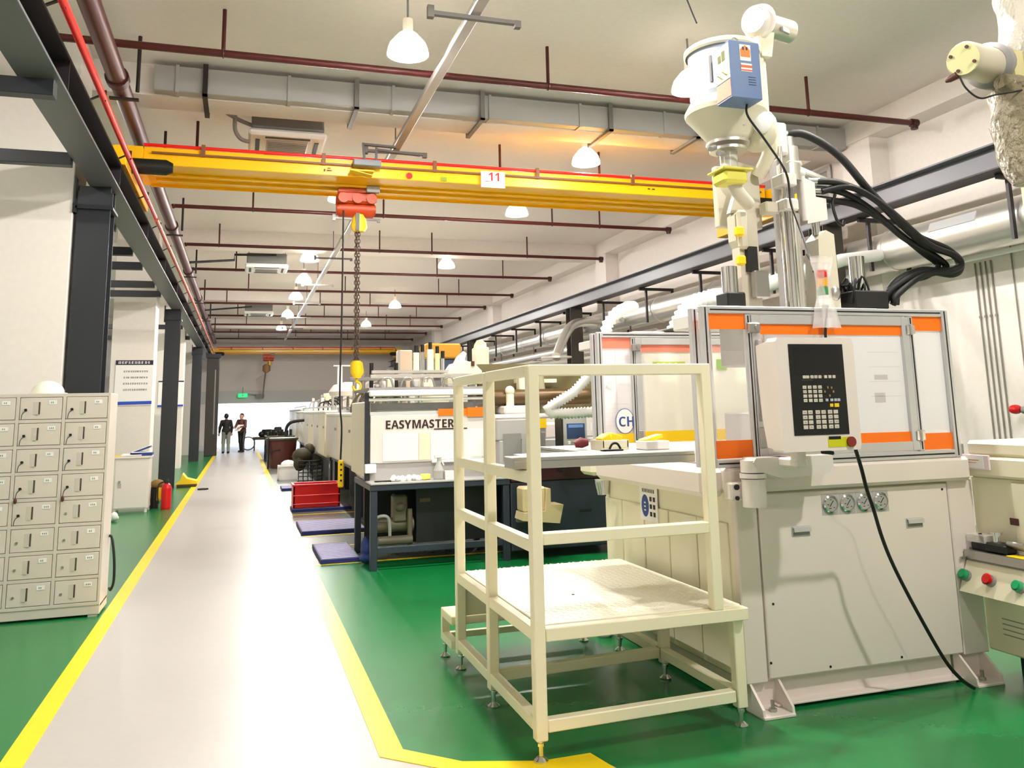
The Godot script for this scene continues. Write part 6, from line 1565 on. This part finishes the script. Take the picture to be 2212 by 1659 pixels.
func build_machine_row() -> void:
	# the machines beyond, seen end on along the aisle
	var rows := [
		[-12.15, -13.85, 0.70, 1.40, 1.75, "low grey cream machine end just beyond the lettered machine"],
		[-14.15, -18.6, 0.79, 1.67, 1.75, "cream machine with lipped end doors beyond the pendant control"],
		[-19.2, -25.6, 0.72, 1.73, 1.78, "long cream machine with narrow end panels behind the red crate"],
		[-26.4, -31.5, 0.72, 1.75, 1.9, "pale machine with a bent black hose over the brown tub"],
		[-32.6, -40.0, 0.72, 1.85, 2.1, "farthest white machine before the end opening"],
	]
	for i in rows.size():
		var r: Array = rows[i]
		var z0: float = r[0]
		var z1: float = r[1]
		var yb: float = r[2]
		var yt: float = r[3]
		var x: float = r[4]
		var o := thing("moulding_machine", r[5], "machine", V(x + 1.8, 0, (z0 + z1) / 2), "machines in the row beyond the lettered one")
		part(o, "end_housing", S(o).ab(V(x, yb, z0), V(x + 1.5, yt, z1), 0.03), mats.machine_cream)
		part(o, "long_body", S(o).ab(V(x + 1.5, 0.9, z0 - 0.15), V(5.6, yt - 0.25, z1 + 0.3), 0.03), mats.white_metal)
		var n := maxi(1, int(absf(z1 - z0) / 1.5))
		for k in n:
			var za := z0 + (z1 - z0) * k / n - 0.04
			var zb := z0 + (z1 - z0) * (k + 1) / n + 0.04
			var dd := part(o, "end_door", S(o).ab(V(x - 0.02, yb + 0.05, za), V(x + 0.004, yt - 0.06, zb), 0.008), [mats.machine_cream, mats.white_metal][k % 2])
			part(dd, "handle", S(dd).ab(V(x - 0.035, (yb + yt) / 2 + 0.12, za - 0.15), V(x - 0.018, (yb + yt) / 2 + 0.17, za - 0.35), 0.004), mats.grey)
		part(o, "top_lip", S(o).ab(V(x - 0.04, yt - 0.05, z0 + 0.02), V(x + 0.3, yt + 0.01, z1 - 0.02), 0.02), mats.white)
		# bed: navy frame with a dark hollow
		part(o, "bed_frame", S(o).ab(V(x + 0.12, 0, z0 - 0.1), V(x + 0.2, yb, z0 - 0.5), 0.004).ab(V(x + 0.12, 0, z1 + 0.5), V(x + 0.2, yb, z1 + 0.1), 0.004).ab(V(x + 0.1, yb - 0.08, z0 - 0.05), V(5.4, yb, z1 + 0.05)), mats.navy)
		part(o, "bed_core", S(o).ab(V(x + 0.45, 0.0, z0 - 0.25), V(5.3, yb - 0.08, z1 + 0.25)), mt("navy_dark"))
		part(o, "pump", S(o).cyl(V(x + 0.2, 0.3, z0 - 0.9), V(x + 0.45, 0.3, z0 - 0.9), 0.14, 14).ab(V(x + 0.2, 0.1, z0 - 0.7), V(x + 0.44, 0.2, z0 - 1.2)), mt("olive_grey"))
		part(o, "tag_plate", S(o).cyl(V(x + 0.115, yb - 0.2, z0 - 0.3), V(x + 0.12, yb - 0.2, z0 - 0.3), 0.05, 12), mats.white)
		# plumbing and feeder on top
		part(o, "feeder", S(o).lathe([Vector2(0.06, 0), Vector2(0.08, 0.05), Vector2(0.22, 0.3), Vector2(0.22, 0.42), Vector2(0.0, 0.44)], V(x + 1.1 + 0.3 * (i % 2), yt + 0.15, z0 - 0.7), Basis(), 16), mats.machine_cream)
		part(o, "feeder_base", S(o).ab(V(x + 0.9, yt - 0.02, z0 - 0.5), V(x + 1.5, yt + 0.16, z0 - 0.9), 0.02), mats.grey_light)
		part(o, "top_rail", S(o).bar(V(x + 0.2, yt + 0.1, z0 - 0.2), V(x + 0.2, yt + 0.1, z1 + 0.3), 0.04, 0.04).bar(V(x + 0.2, yt, z0 - 0.3), V(x + 0.2, yt + 0.1, z0 - 0.3), 0.04, 0.04).bar(V(x + 0.2, yt, z1 + 0.4), V(x + 0.2, yt + 0.1, z1 + 0.4), 0.04, 0.04), mats.grey_light)
		var hs := S(o)
		for k in 5:
			var p := V(x + 0.35 + 0.15 * k, yt, z0 - 0.3 - 0.1 * k)
			hs.tube(curve([p, p + V(0.05, 0.22 + 0.05 * k, -0.1), p + V(0.3, 0.26, -0.25), p + V(0.5, 0.02, -0.4)], 5), 0.02, 7)
		part(o, "hose_bundle", hs, [mats.grey, mats.dark][i % 2])
		for k in 3:
			part(o, "cylinder", S(o).cyl(V(x + 0.5 + 0.3 * k, yt, z0 - 0.6), V(x + 0.5 + 0.3 * k, yt + 0.4 + 0.12 * (k % 2), z0 - 0.6), 0.05, 12), mats.chrome if k % 2 else mats.white_metal)
	# upright feeders and the pale chute seen over the machine tops
	var o := thing("material_dryer", "white hooded dryer with a post, standing out above the machine row by the chain", "dryer", V(1.95, 1.68, -16.6))
	part(o, "hood", S(o).lathe([Vector2(0.0, 0.0), Vector2(0.34, 0.02), Vector2(0.37, 0.10), Vector2(0.28, 0.22), Vector2(0.07, 0.28), Vector2(0.0, 0.28)], V(1.95, 1.98, -16.6), Basis(), 20), mats.white_metal)
	part(o, "post", S(o).cyl(V(1.78, 2.2, -16.5), V(1.78, 2.56, -16.5), 0.05, 14).ab(V(1.66, 2.56, -16.45), V(2.0, 2.58, -16.55)), mats.white)
	part(o, "base", S(o).ab(V(1.8, 1.685, -16.4), V(2.1, 1.74, -16.8), 0.01), mats.grey_light)
	for k in 3:
		part(o, "stand_leg", S(o).cyl(V(1.82 + 0.13 * k, 1.73, -16.5 - 0.1 * (k % 2)), V(1.82 + 0.13 * k, 1.99, -16.5 - 0.1 * (k % 2)), 0.025, 8), mats.grey)
	part(o, "intake_hose", S(o).tube(curve([V(2.2, 2.1, -16.5), V(2.45, 2.3, -16.2), V(2.6, 2.05, -15.9), V(2.4, 1.75, -15.8)], 6), 0.05, 10), mats.grey_light)
	part(o, "control_unit", S(o).ab(V(2.2, 1.72, -16.0), V(2.5, 1.98, -16.3), 0.01), mats.machine_cream)
	o = thing("tank_unit", "blue and yellow tank unit beyond the lettered machine under the far crane", "tank", V(3.7, 1.42, -16.0))
	part(o, "stand", S(o).ab(V(3.33, 1.425, -15.8), V(4.0, 2.2, -16.4), 0.01), mats.grey)
	part(o, "blue_tank", S(o).ab(V(3.33, 2.2, -15.8), V(3.98, 2.66, -16.4), 0.03), mt("tank_blue", Color(0.16, 0.22, 0.32), 0.5))
	part(o, "yellow_lid", S(o).ab(V(3.31, 2.66, -15.78), V(4.0, 2.95, -16.42), 0.03), mt("lid_yellow", Color(0.72, 0.52, 0.06), 0.5))
	o = thing("feed_column", "pale square feed column right of the blue tank unit", "column", V(4.3, 1.42, -15.6))
	part(o, "shaft", S(o).ab(V(4.2, 1.425, -15.4), V(4.45, 2.85, -15.75), 0.02), mats.machine_cream)
	part(o, "cap", S(o).tube([V(4.32, 2.85, -15.57), V(4.32, 2.92, -15.57), V(4.3, 3.0, -15.57)], [0.13, 0.12, 0.05], 12), mats.machine_cream)
	o = thing("feed_column", "tall pale chute standing just left of the blue tank unit", "column", V(2.75, 1.4, -14.9))
	part(o, "shaft", S(o).ab(V(2.62, 1.42, -14.8), V(2.86, 2.75, -15.1), 0.015), mt("chute", Color(0.88, 0.80, 0.70), 0.5))
	part(o, "edge", S(o).ab(V(2.6, 1.42, -14.79), V(2.64, 2.75, -14.85)), mats.grey_light)
	o = thing("valve_rack", "rack of grey rods and valves hanging behind the yellow hook block", "rack", V(2.2, 1.4, -14.4))
	for k in 7:
		var x := 1.8 + 0.14 * k
		part(o, "rod", S(o).cyl(V(x, 1.42, -14.4), V(x, 2.3 + 0.1 * (k % 3), -14.4), 0.035, 10), [mats.steel, mats.grey, mats.dark][k % 3])
	part(o, "beam", S(o).ab(V(1.72, 2.2, -14.35), V(2.75, 2.26, -14.45), 0.005), mats.grey)
	var hb := S(o)
	for k in 6:
		var x := 1.85 + 0.13 * k
		hb.tube(curve([V(x, 1.45, -14.3), V(x - 0.12, 1.75 + 0.06 * (k % 3), -14.25), V(x + 0.05, 2.0 + 0.05 * (k % 2), -14.25), V(x + 0.2, 1.85, -14.3), V(x + 0.16, 1.5, -14.3)], 5), 0.022, 7)
	part(o, "hose_bundle", hb, mt("hose_brown", Color(0.34, 0.29, 0.20), 0.5))
	for k in 4:
		part(o, "valve", S(o).ab(V(1.78 + 0.24 * k, 1.62, -14.3), V(1.92 + 0.24 * k, 1.78 + 0.05 * (k % 2), -14.42), 0.02), [mats.machine_cream, mt("brass", Color(0.70, 0.55, 0.25), 0.4, 0.5)][k % 2])
	single("bent_hose", Sh.new().tube(curve([V(1.35, 0.98, -27.6), V(1.36, 1.25, -27.6), V(1.5, 1.42, -27.5), V(1.88, 1.48, -27.4)], 6), 0.05, 10), mats.dark, "bent black pipe arching from the brown tub to the pale machine", "pipe")


func build_floor_items() -> void:
	# slatted blue pallets along the yellow line, one behind the other
	var pl := [[-10.06, -11.3, 0.90, 1.34, "nearest blue slatted floor mat at the foot of the lettered machine"], [-12.52, -13.75, 0.85, 1.75, "second blue slatted floor mat before the low machine end"], [-15.45, -16.05, 0.88, 1.9, "third blue floor mat under the red crate"], [-19.8, -20.6, 0.9, 1.8, "fourth blue floor mat beyond the red crate"]]
	for i in pl.size():
		var p: Array = pl[i]
		var z0: float = p[0]
		var z1: float = p[1]
		var o := thing("floor_mat", p[4], "floor mat", V((p[2] + p[3]) / 2, 0.0, (z0 + z1) / 2), "blue floor mats beside the aisle")
		part(o, "base", S(o).ab(V(p[2], 0.0, z0), V(p[3], 0.055, z1), 0.006), mt("mat_edge", Color(0.07, 0.13, 0.40), 0.6))
		var n := 11 if i < 2 else 6
		for k in n:
			var z := lerpf(z0 - 0.04, z1 + 0.04, (k + 0.5) / n)
			part(o, "slat", S(o).ab(V(p[2] + 0.02, 0.055, z - 0.03), V(p[3] - 0.02, 0.0565, z + 0.03)), mt("mat_slat", Color(0.72, 0.70, 0.84), 0.75))
	single("cloth", Sh.new().ball(V(1.39, 0.15, -9.98), V(0.06, 0.14, 0.09), 9, 6).ball(V(1.38, 0.07, -9.9), V(0.08, 0.06, 0.08), 8, 5), mats.blue, "crumpled blue cloth at the machine leg beside the nearest mat", "cloth")
	single("rag", Sh.new().ball(V(2.62, 0.06, -6.12), V(0.07, 0.09, 0.08), 9, 6).ball(V(2.64, 0.12, -6.14), V(0.05, 0.07, 0.05), 8, 5), mats.white, "crumpled white cloth at the rear left foot of the front machine", "cloth")
	# red crate
	var o := thing("crate", "red plastic crate standing on the third blue mat", "crate", V(1.29, 0.064, -15.75))
	var r: Material = mats.red
	part(o, "side_wall", S(o).ab(V(0.90, 0.064, -15.5), V(1.70, 0.46, -15.53), 0.004).ab(V(0.90, 0.064, -15.97), V(1.70, 0.46, -16.0), 0.004).ab(V(0.90, 0.064, -15.5), V(0.93, 0.46, -16.0), 0.004).ab(V(1.67, 0.064, -15.5), V(1.70, 0.46, -16.0), 0.004), r)
	part(o, "bottom", S(o).ab(V(0.92, 0.064, -15.52), V(1.68, 0.08, -15.98)), r)
	part(o, "rim", S(o).ab(V(0.885, 0.43, -15.485), V(1.715, 0.465, -15.515), 0.006).ab(V(0.885, 0.43, -15.985), V(1.715, 0.465, -16.015), 0.006).ab(V(0.885, 0.43, -15.485), V(0.915, 0.465, -16.015), 0.006).ab(V(1.685, 0.43, -15.485), V(1.715, 0.465, -16.015), 0.006), r)
	part(o, "rib", S(o).ab(V(0.90, 0.26, -15.49), V(1.70, 0.28, -15.503), 0.003).ab(V(0.90, 0.12, -15.49), V(1.70, 0.135, -15.503), 0.003), r)
	# white crate and scrap behind
	o = thing("crate", "white plastic crate behind the red one by the yellow line", "crate", V(1.25, 0, -23.2))
	part(o, "side_wall", S(o).ab(V(0.95, 0.0, -22.9), V(1.55, 0.36, -22.93)).ab(V(0.95, 0.0, -23.5), V(1.55, 0.36, -23.53)).ab(V(0.95, 0.0, -22.9), V(0.98, 0.36, -23.53)).ab(V(1.52, 0.0, -22.9), V(1.55, 0.36, -23.53)).ab(V(0.95, 0.0, -22.9), V(1.55, 0.02, -23.53)), mats.white)
	part(o, "rim", S(o).ab(V(0.93, 0.33, -22.88), V(1.57, 0.37, -22.92), 0.006), mats.white)
	part(o, "scrap", S(o).ball(V(1.2, 0.36, -23.2), V(0.2, 0.14, 0.2), 9, 6).ball(V(1.4, 0.38, -23.1), V(0.1, 0.1, 0.1), 8, 5), mats.paper)
	o = thing("scrap_cart", "dark mesh cart heaped with olive scrap before the pale machines", "cart", V(1.65, 0, -21.6))
	for k in 6:
		part(o, "wire", S(o).cyl(V(1.35, 0.1 + 0.09 * k, -21.3), V(1.9, 0.1 + 0.09 * k, -21.3), 0.012, 6).cyl(V(1.35 + 0.11 * k, 0.08, -21.3), V(1.35 + 0.11 * k, 0.55, -21.3), 0.012, 6), mats.dark)
	part(o, "tray", S(o).ab(V(1.35, 0.05, -21.3), V(1.75, 0.08, -22.0)), mats.dark)
	part(o, "scrap", S(o).ball(V(1.45, 0.66, -21.6), V(0.25, 0.2, 0.25), 8, 6).ball(V(1.62, 0.8, -21.7), V(0.14, 0.16, 0.2), 8, 5).ball(V(1.38, 0.5, -21.5), V(0.16, 0.2, 0.16), 7, 5), mt("scrap_olive", Color(0.20, 0.18, 0.08), 0.7))
	# brown tub with white lid, on a stand
	o = thing("tub", "large brown tub with a white lid far down by the yellow line", "tub", V(1.2, 0, -28.0))
	part(o, "shell", S(o).lathe([Vector2(0.38, 0.02), Vector2(0.44, 0.5), Vector2(0.47, 0.86), Vector2(0.49, 0.88)], V(1.25, 0, -28.2), Basis(), 20), mats.brown)
	part(o, "rim", S(o).ring(V(1.25, 0.9, -28.2), 0.48, 0.04, Basis(), 20, 8), mt("tub_rim", Color(0.25, 0.24, 0.18), 0.5))
	part(o, "lid", S(o).cyl(V(1.25, 0.91, -28.2), V(1.25, 0.94, -28.2), 0.46, 20), mats.white)
	part(o, "frame", S(o).cyl(V(0.84, 0.0, -27.9), V(0.84, 0.95, -27.9), 0.03, 8).bar(V(0.84, 0.5, -27.9), V(1.2, 0.58, -27.75), 0.03, 0.03), mats.dark)
	o = thing("work_table", "low dark table with tools at the far end of the machine row", "table", V(1.3, 0, -33.0))
	part(o, "top", S(o).ab(V(0.85, 0.86, -32.2), V(1.9, 0.9, -34.0), 0.006), mt("table_olive", Color(0.30, 0.28, 0.16), 0.6))
	for p in [[0.9, -32.3], [1.85, -32.3], [0.9, -33.9], [1.85, -33.9]]:
		part(o, "leg", S(o).ab(V(p[0] - 0.03, 0, p[1] - 0.03), V(p[0] + 0.03, 0.86, p[1] + 0.03)), mats.dark)
	part(o, "shelf", S(o).ab(V(0.88, 0.3, -32.3), V(1.87, 0.33, -33.9)), mats.dark)
	var bits := Sh.new()
	for k in 9:
		bits.box(V(0.95 + 0.1 * k, 0.97 + 0.02 * (k % 3), -32.5 - 0.15 * (k % 4)), V(0.09, 0.14 + 0.05 * (k % 3), 0.1), 0.02, Basis(Vector3.UP, k))
	single("tool_pile", bits, mats.dark, "heap of dark tools and fittings on the far low table", "tools", "", "stuff")
	o = thing("bicycle_trolley", "dark wheeled trolley beside the two workers near the end opening", "trolley", V(0.6, 0, -42.5))
	part(o, "wheel", S(o).ring(V(0.35, 0.34, -42.5), 0.3, 0.025, Basis(Vector3.RIGHT, PI / 2), 22, 6), mats.dark)
	part(o, "deck", S(o).ab(V(0.55, 0.5, -42.2), V(2.3, 0.62, -43.0), 0.01), mt("scrap_olive"))
	part(o, "leg", S(o).ab(V(0.6, 0, -42.3), V(0.66, 0.5, -42.4)).ab(V(2.1, 0, -42.3), V(2.16, 0.5, -42.4)), mats.dark)
	part(o, "load", S(o).box(V(1.2, 0.8, -42.6), V(0.4, 0.35, 0.4), 0.05, Basis(Vector3.UP, 0.5)).box(V(1.7, 0.85, -42.6), V(0.35, 0.45, 0.3), 0.05).ball(V(0.95, 0.75, -42.5), V(0.15, 0.14, 0.15)), mats.dark)
	# exit sign on the end wall
	o = thing("exit_sign", "small green lit exit sign hanging over the end opening", "sign", V(0.05, 2.6, -49.5))
	var eg := mt("exit_green", Color(0.05, 0.75, 0.40), 0.4)
	eg.emission_enabled = true
	eg.emission = Color(0.05, 0.8, 0.45)
	eg.emission_energy_multiplier = 0.9
	part(o, "sign_face", S(o).box(V(0.05, 2.74, -49.5), V(0.5, 0.22, 0.05), 0.06), eg)
	part(o, "sign_print", S(o).ab(V(-0.02, 2.69, -49.472), V(0.1, 2.79, -49.468)), mats.white)
	part(o, "hanger", S(o).cyl(V(0.05, 2.84, -49.5), V(0.05, 3.2, -49.5), 0.02, 6).bar(V(0.05, 2.84, -49.55), V(1.1, 2.74, -49.8), 0.05, 0.05), mats.grey)
	single("wall_speaker", Sh.new().ab(V(0.75, 2.6, -49.4), V(1.2, 2.8, -49.88), 0.02), mats.grey, "grey box on the end wall right of the exit sign", "box")


func field_mesh(s: Sh, bones: Array, cell: float, k: float) -> void:
	# bones: [a, b, ra, rb]; smooth union of tapered capsules, meshed as surface nets
	var lo := V(1e9, 1e9, 1e9)
	var hi := -lo
	for b in bones:
		var r: float = maxf(b[2], b[3]) + k + cell * 2.0
		lo = lo.min((b[0] as Vector3).min(b[1]) - V(r, r, r))
		hi = hi.max((b[0] as Vector3).max(b[1]) + V(r, r, r))
	var nx := int((hi.x - lo.x) / cell) + 2
	var ny := int((hi.y - lo.y) / cell) + 2
	var nz := int((hi.z - lo.z) / cell) + 2
	var f := PackedFloat32Array()
	f.resize(nx * ny * nz)
	f.fill(1.0)
	for b in bones:
		var a: Vector3 = b[0]
		var c: Vector3 = b[1]
		var r: float = maxf(b[2], b[3]) + k + cell * 1.5
		var l := ((a.min(c) - V(r, r, r)) - lo) / cell
		var h := ((a.max(c) + V(r, r, r)) - lo) / cell
		var ac := c - a
		var L := maxf(ac.length_squared(), 1e-9)
		for iz in range(maxi(int(l.z), 0), mini(int(h.z) + 1, nz)):
			for iy in range(maxi(int(l.y), 0), mini(int(h.y) + 1, ny)):
				for ix in range(maxi(int(l.x), 0), mini(int(h.x) + 1, nx)):
					var p := lo + V(ix, iy, iz) * cell
					var t := clampf((p - a).dot(ac) / L, 0.0, 1.0)
					var d: float = p.distance_to(a + ac * t) - lerpf(b[2], b[3], t)
					var id := (iz * ny + iy) * nx + ix
					var e := f[id]
					var hh := maxf(k - absf(e - d), 0.0) / k
					f[id] = minf(e, d) - hh * hh * k * 0.25
	var at := {}
	var pts := PackedVector3Array()
	var sx := 1
	var sy := nx
	var sz := nx * ny
	for iz in nz - 1:
		for iy in ny - 1:
			for ix in nx - 1:
				var id := (iz * ny + iy) * nx + ix
				var neg := 0
				var sum := Vector3.ZERO
				var n := 0
				var vals := [f[id], f[id + sx], f[id + sy], f[id + sx + sy], f[id + sz], f[id + sz + sx], f[id + sz + sy], f[id + sz + sx + sy]]
				for q in 8:
					if vals[q] < 0.0: neg += 1
				if neg == 0 or neg == 8:
					continue
				for e in [[0, 1], [2, 3], [4, 5], [6, 7], [0, 2], [1, 3], [4, 6], [5, 7], [0, 4], [1, 5], [2, 6], [3, 7]]:
					var va: float = vals[e[0]]
					var vb: float = vals[e[1]]
					if (va < 0.0) != (vb < 0.0):
						var t := va / (va - vb)
						sum += V(e[0] & 1, (e[0] >> 1) & 1, e[0] >> 2).lerp(V(e[1] & 1, (e[1] >> 1) & 1, e[1] >> 2), t)
						n += 1
				at[id] = pts.size()
				pts.append(lo + (V(ix, iy, iz) + sum / n) * cell)
	var grad := func(p: Vector3) -> Vector3:
		var g := (p - lo) / cell
		var ix := clampi(int(g.x), 1, nx - 3)
		var iy := clampi(int(g.y), 1, ny - 3)
		var iz := clampi(int(g.z), 1, nz - 3)
		var id := (iz * ny + iy) * nx + ix
		return V(f[id + 1] + f[id + 1 + sy] - f[id - 1] - f[id], f[id + sy] + f[id + sy + 1] - f[id - sy] - f[id], f[id + sz] + f[id + sz + 1] - f[id - sz] - f[id]).normalized()
	var nr := PackedVector3Array()
	for p in pts:
		nr.append(grad.call(p))
	for id in at:
		for ax in [[sx, sy, sz], [sy, sz, sx], [sz, sx, sy]]:
			# the edge along ax[0] from the corner of this cell
			var a: float = f[id]
			var b: float = f[id + ax[0]]
			if (a < 0.0) == (b < 0.0):
				continue
			var c1: int = id - ax[1]
			var c2: int = id - ax[1] - ax[2]
			var c3: int = id - ax[2]
			if not (at.has(c1) and at.has(c2) and at.has(c3)):
				continue
			var q := [at[id], at[c1], at[c2], at[c3]]
			if a >= 0.0:
				q.reverse()
			for tr in [[0, 1, 2], [0, 2, 3]]:
				var i0: int = q[tr[0]]
				var i1: int = q[tr[1]]
				var i2: int = q[tr[2]]
				s.tri(pts[i0], pts[i1], pts[i2], nr[i0], nr[i1], nr[i2])


func person(label: String, at: Vector3, turn: float, jacket: Material, trousers: Material, hair: Material, lean: float, carry: bool) -> void:
	var o := thing("person", label, "person", Vector3.ZERO)
	o.position = at
	o.rotation.y = turn
	var skin := mt("skin", Color(0.72, 0.52, 0.42), 0.6)
	# joints in local axes: facing +z, 1.72 m tall
	var hip := V(0, 0.92, 0)
	var chest := V(0, 1.28, lean * 0.5)
	var neck := V(0, 1.46, lean)
	var head := V(0, 1.60, lean + 0.03)
	var arms := []
	var legs := []
	var shoe := []
	var hands := Sh.new()
	for sd in [-1.0, 1.0]:
		var sh := V(0.185 * sd, 1.40, lean * 0.8)
		var el: Vector3 = sh + (V(0.07 * sd, -0.27, 0.05) if not carry else V(0.06 * sd, -0.26, 0.10))
		var wr: Vector3 = el + (V(0.01 * sd, -0.23, 0.09) if not carry else V(-0.10 * sd, -0.02, 0.23))
		arms.append([sh, el, 0.056, 0.046])
		arms.append([el, wr, 0.045, 0.03])
		var hj := V(0.09 * sd, 0.9, 0)
		var kn := V(0.10 * sd, 0.48, 0.02 + 0.05 * sd)
		var an := V(0.10 * sd, 0.085, -0.03 + 0.07 * sd)
		legs.append([hj, kn, 0.088, 0.06])
		legs.append([kn, an, 0.058, 0.042])
		shoe.append([an + V(0, -0.035, -0.03), an + V(0, -0.045, 0.16), 0.044, 0.036])
		# a hand: palm, four fingers and a thumb
		var dirv: Vector3 = (wr - el).normalized()
		var side := dirv.cross(V(0, 0, 1) if absf(dirv.z) < 0.8 else V(0, 1, 0)).normalized()
		var bend := dirv.cross(side)
		var palm: Vector3 = wr + dirv * 0.075
		var hb := [[wr, wr + dirv * 0.03, 0.026, 0.028], [wr + dirv * 0.03 - side * 0.02, palm - side * 0.028, 0.016, 0.014], [wr + dirv * 0.03 + side * 0.02, palm + side * 0.028, 0.016, 0.014]]
		for k in 4:
			var b: Vector3 = palm + side * (-0.03 + 0.02 * k)
			var ln: float = [0.065, 0.075, 0.07, 0.055][k]
			var m1: Vector3 = b + dirv * ln * 0.6 + bend * 0.012
			hb.append([b, m1, 0.0095, 0.009])
			hb.append([m1, m1 + dirv * ln * 0.35 + bend * 0.022, 0.009, 0.008])
		var tb: Vector3 = wr + dirv * 0.04 + side * 0.035 * -sd
		hb.append([tb, tb - side * 0.022 * sd + dirv * 0.035, 0.012, 0.0095])
		hb.append([tb - side * 0.022 * sd + dirv * 0.035, tb - side * 0.018 * sd + dirv * 0.06 + bend * 0.01, 0.0095, 0.0085])
		field_mesh(hands, hb, 0.006, 0.006)
	var body := [[hip, chest, 0.12, 0.14], [chest, neck - V(0, 0.06, 0), 0.14, 0.07], [V(-0.13, 1.39, lean * 0.8), V(0.13, 1.39, lean * 0.8), 0.07, 0.07], [neck - V(0, 0.05, 0), head, 0.055, 0.06]]
	var hd := [[head + V(0, 0.045, -0.015), head + V(0, 0.02, -0.005), 0.088, 0.085], [head + V(0, 0.0, 0.02), head + V(0, -0.07, 0.045), 0.066, 0.042], [head + V(0, 0.015, 0.09), head + V(0, -0.02, 0.105), 0.012, 0.016], [head + V(-0.08, 0.0, 0.0), head + V(-0.085, 0.02, -0.005), 0.018, 0.018], [head + V(0.08, 0.0, 0.0), head + V(0.085, 0.02, -0.005), 0.018, 0.018], [head + V(-0.02, -0.055, 0.078), head + V(0.02, -0.055, 0.078), 0.009, 0.009], [head, neck, 0.058, 0.056]]
	var s := Sh.new()
	field_mesh(s, body + arms + legs + shoe, 0.02, 0.03)
	field_mesh(s, hd, 0.009, 0.02)
	for i in hands.v.size():
		s.v.append(hands.v[i])
		s.n.append(hands.n[i])
		s.t.append(hands.t[i])
	part(o, "body", s, skin)
	var grow := func(bb: Array, g: float) -> Array:
		var out := []
		for b in bb:
			out.append([b[0], b[1], b[2] + g, b[3] + g])
		return out
	var j := Sh.new()
	var tor := [[hip + V(0, 0.0, 0), chest, 0.145, 0.155], [chest, V(0, 1.42, lean * 0.9), 0.155, 0.09], [V(-0.14, 1.39, lean * 0.8), V(0.14, 1.39, lean * 0.8), 0.085, 0.085], [V(-0.06, 1.0, 0), V(0.06, 1.0, 0), 0.14, 0.14]]
	var sl := []
	for i in 4:
		var b: Array = arms[i]
		sl.append([b[0], b[1] if i % 2 == 0 else (b[0] as Vector3).lerp(b[1], 0.88), b[2] + 0.02, b[3] + 0.02])
	field_mesh(j, tor + sl, 0.02, 0.03)
	part(o, "jacket", j, jacket)
	var tt := Sh.new()
	field_mesh(tt, grow.call(legs, 0.02) + [[V(-0.07, 0.9, 0), V(0.07, 0.9, 0), 0.125, 0.125]], 0.02, 0.03)
	part(o, "trousers", tt, trousers)
	var hr := Sh.new()
	field_mesh(hr, [[head + V(0, 0.065, -0.03), head + V(0, 0.045, -0.03), 0.092, 0.092], [head + V(0, 0.0, -0.05), head + V(0, -0.03, -0.05), 0.07, 0.05]], 0.012, 0.02)
	part(o, "hair", hr, hair)
	var sw := Sh.new()
	field_mesh(sw, grow.call(shoe, 0.008), 0.012, 0.01)
	for i in sw.v.size():
		sw.v[i].y = maxf(sw.v[i].y, 0.0)
	part(o, "shoes", sw, mats.black)


func build_people() -> void:
	person("worker in a dark jacket with light trousers walking away down the far aisle", V(-0.62, 0, -40.6), PI + 0.2, mt("jacket_dark", Color(0.10, 0.09, 0.07), 0.8), mt("trousers_grey", Color(0.50, 0.52, 0.46), 0.8), mats.black, 0.06, false)
	person("worker in brown with dark trousers carrying a board at the far end of the aisle", V(0.06, 0, -41.2), -0.6, mt("jacket_brown", Color(0.34, 0.20, 0.16), 0.8), mats.black, mt("hair_brown", Color(0.12, 0.08, 0.06), 0.7), 0.04, true)
	single("clipboard", Sh.new().box(V(-0.08, 1.1, -40.88), V(0.3, 0.02, 0.42), 0.004, Basis(Vector3.UP, -0.6) * Basis(Vector3.RIGHT, 0.7)), mats.paper, "white board held by the worker in brown", "board")
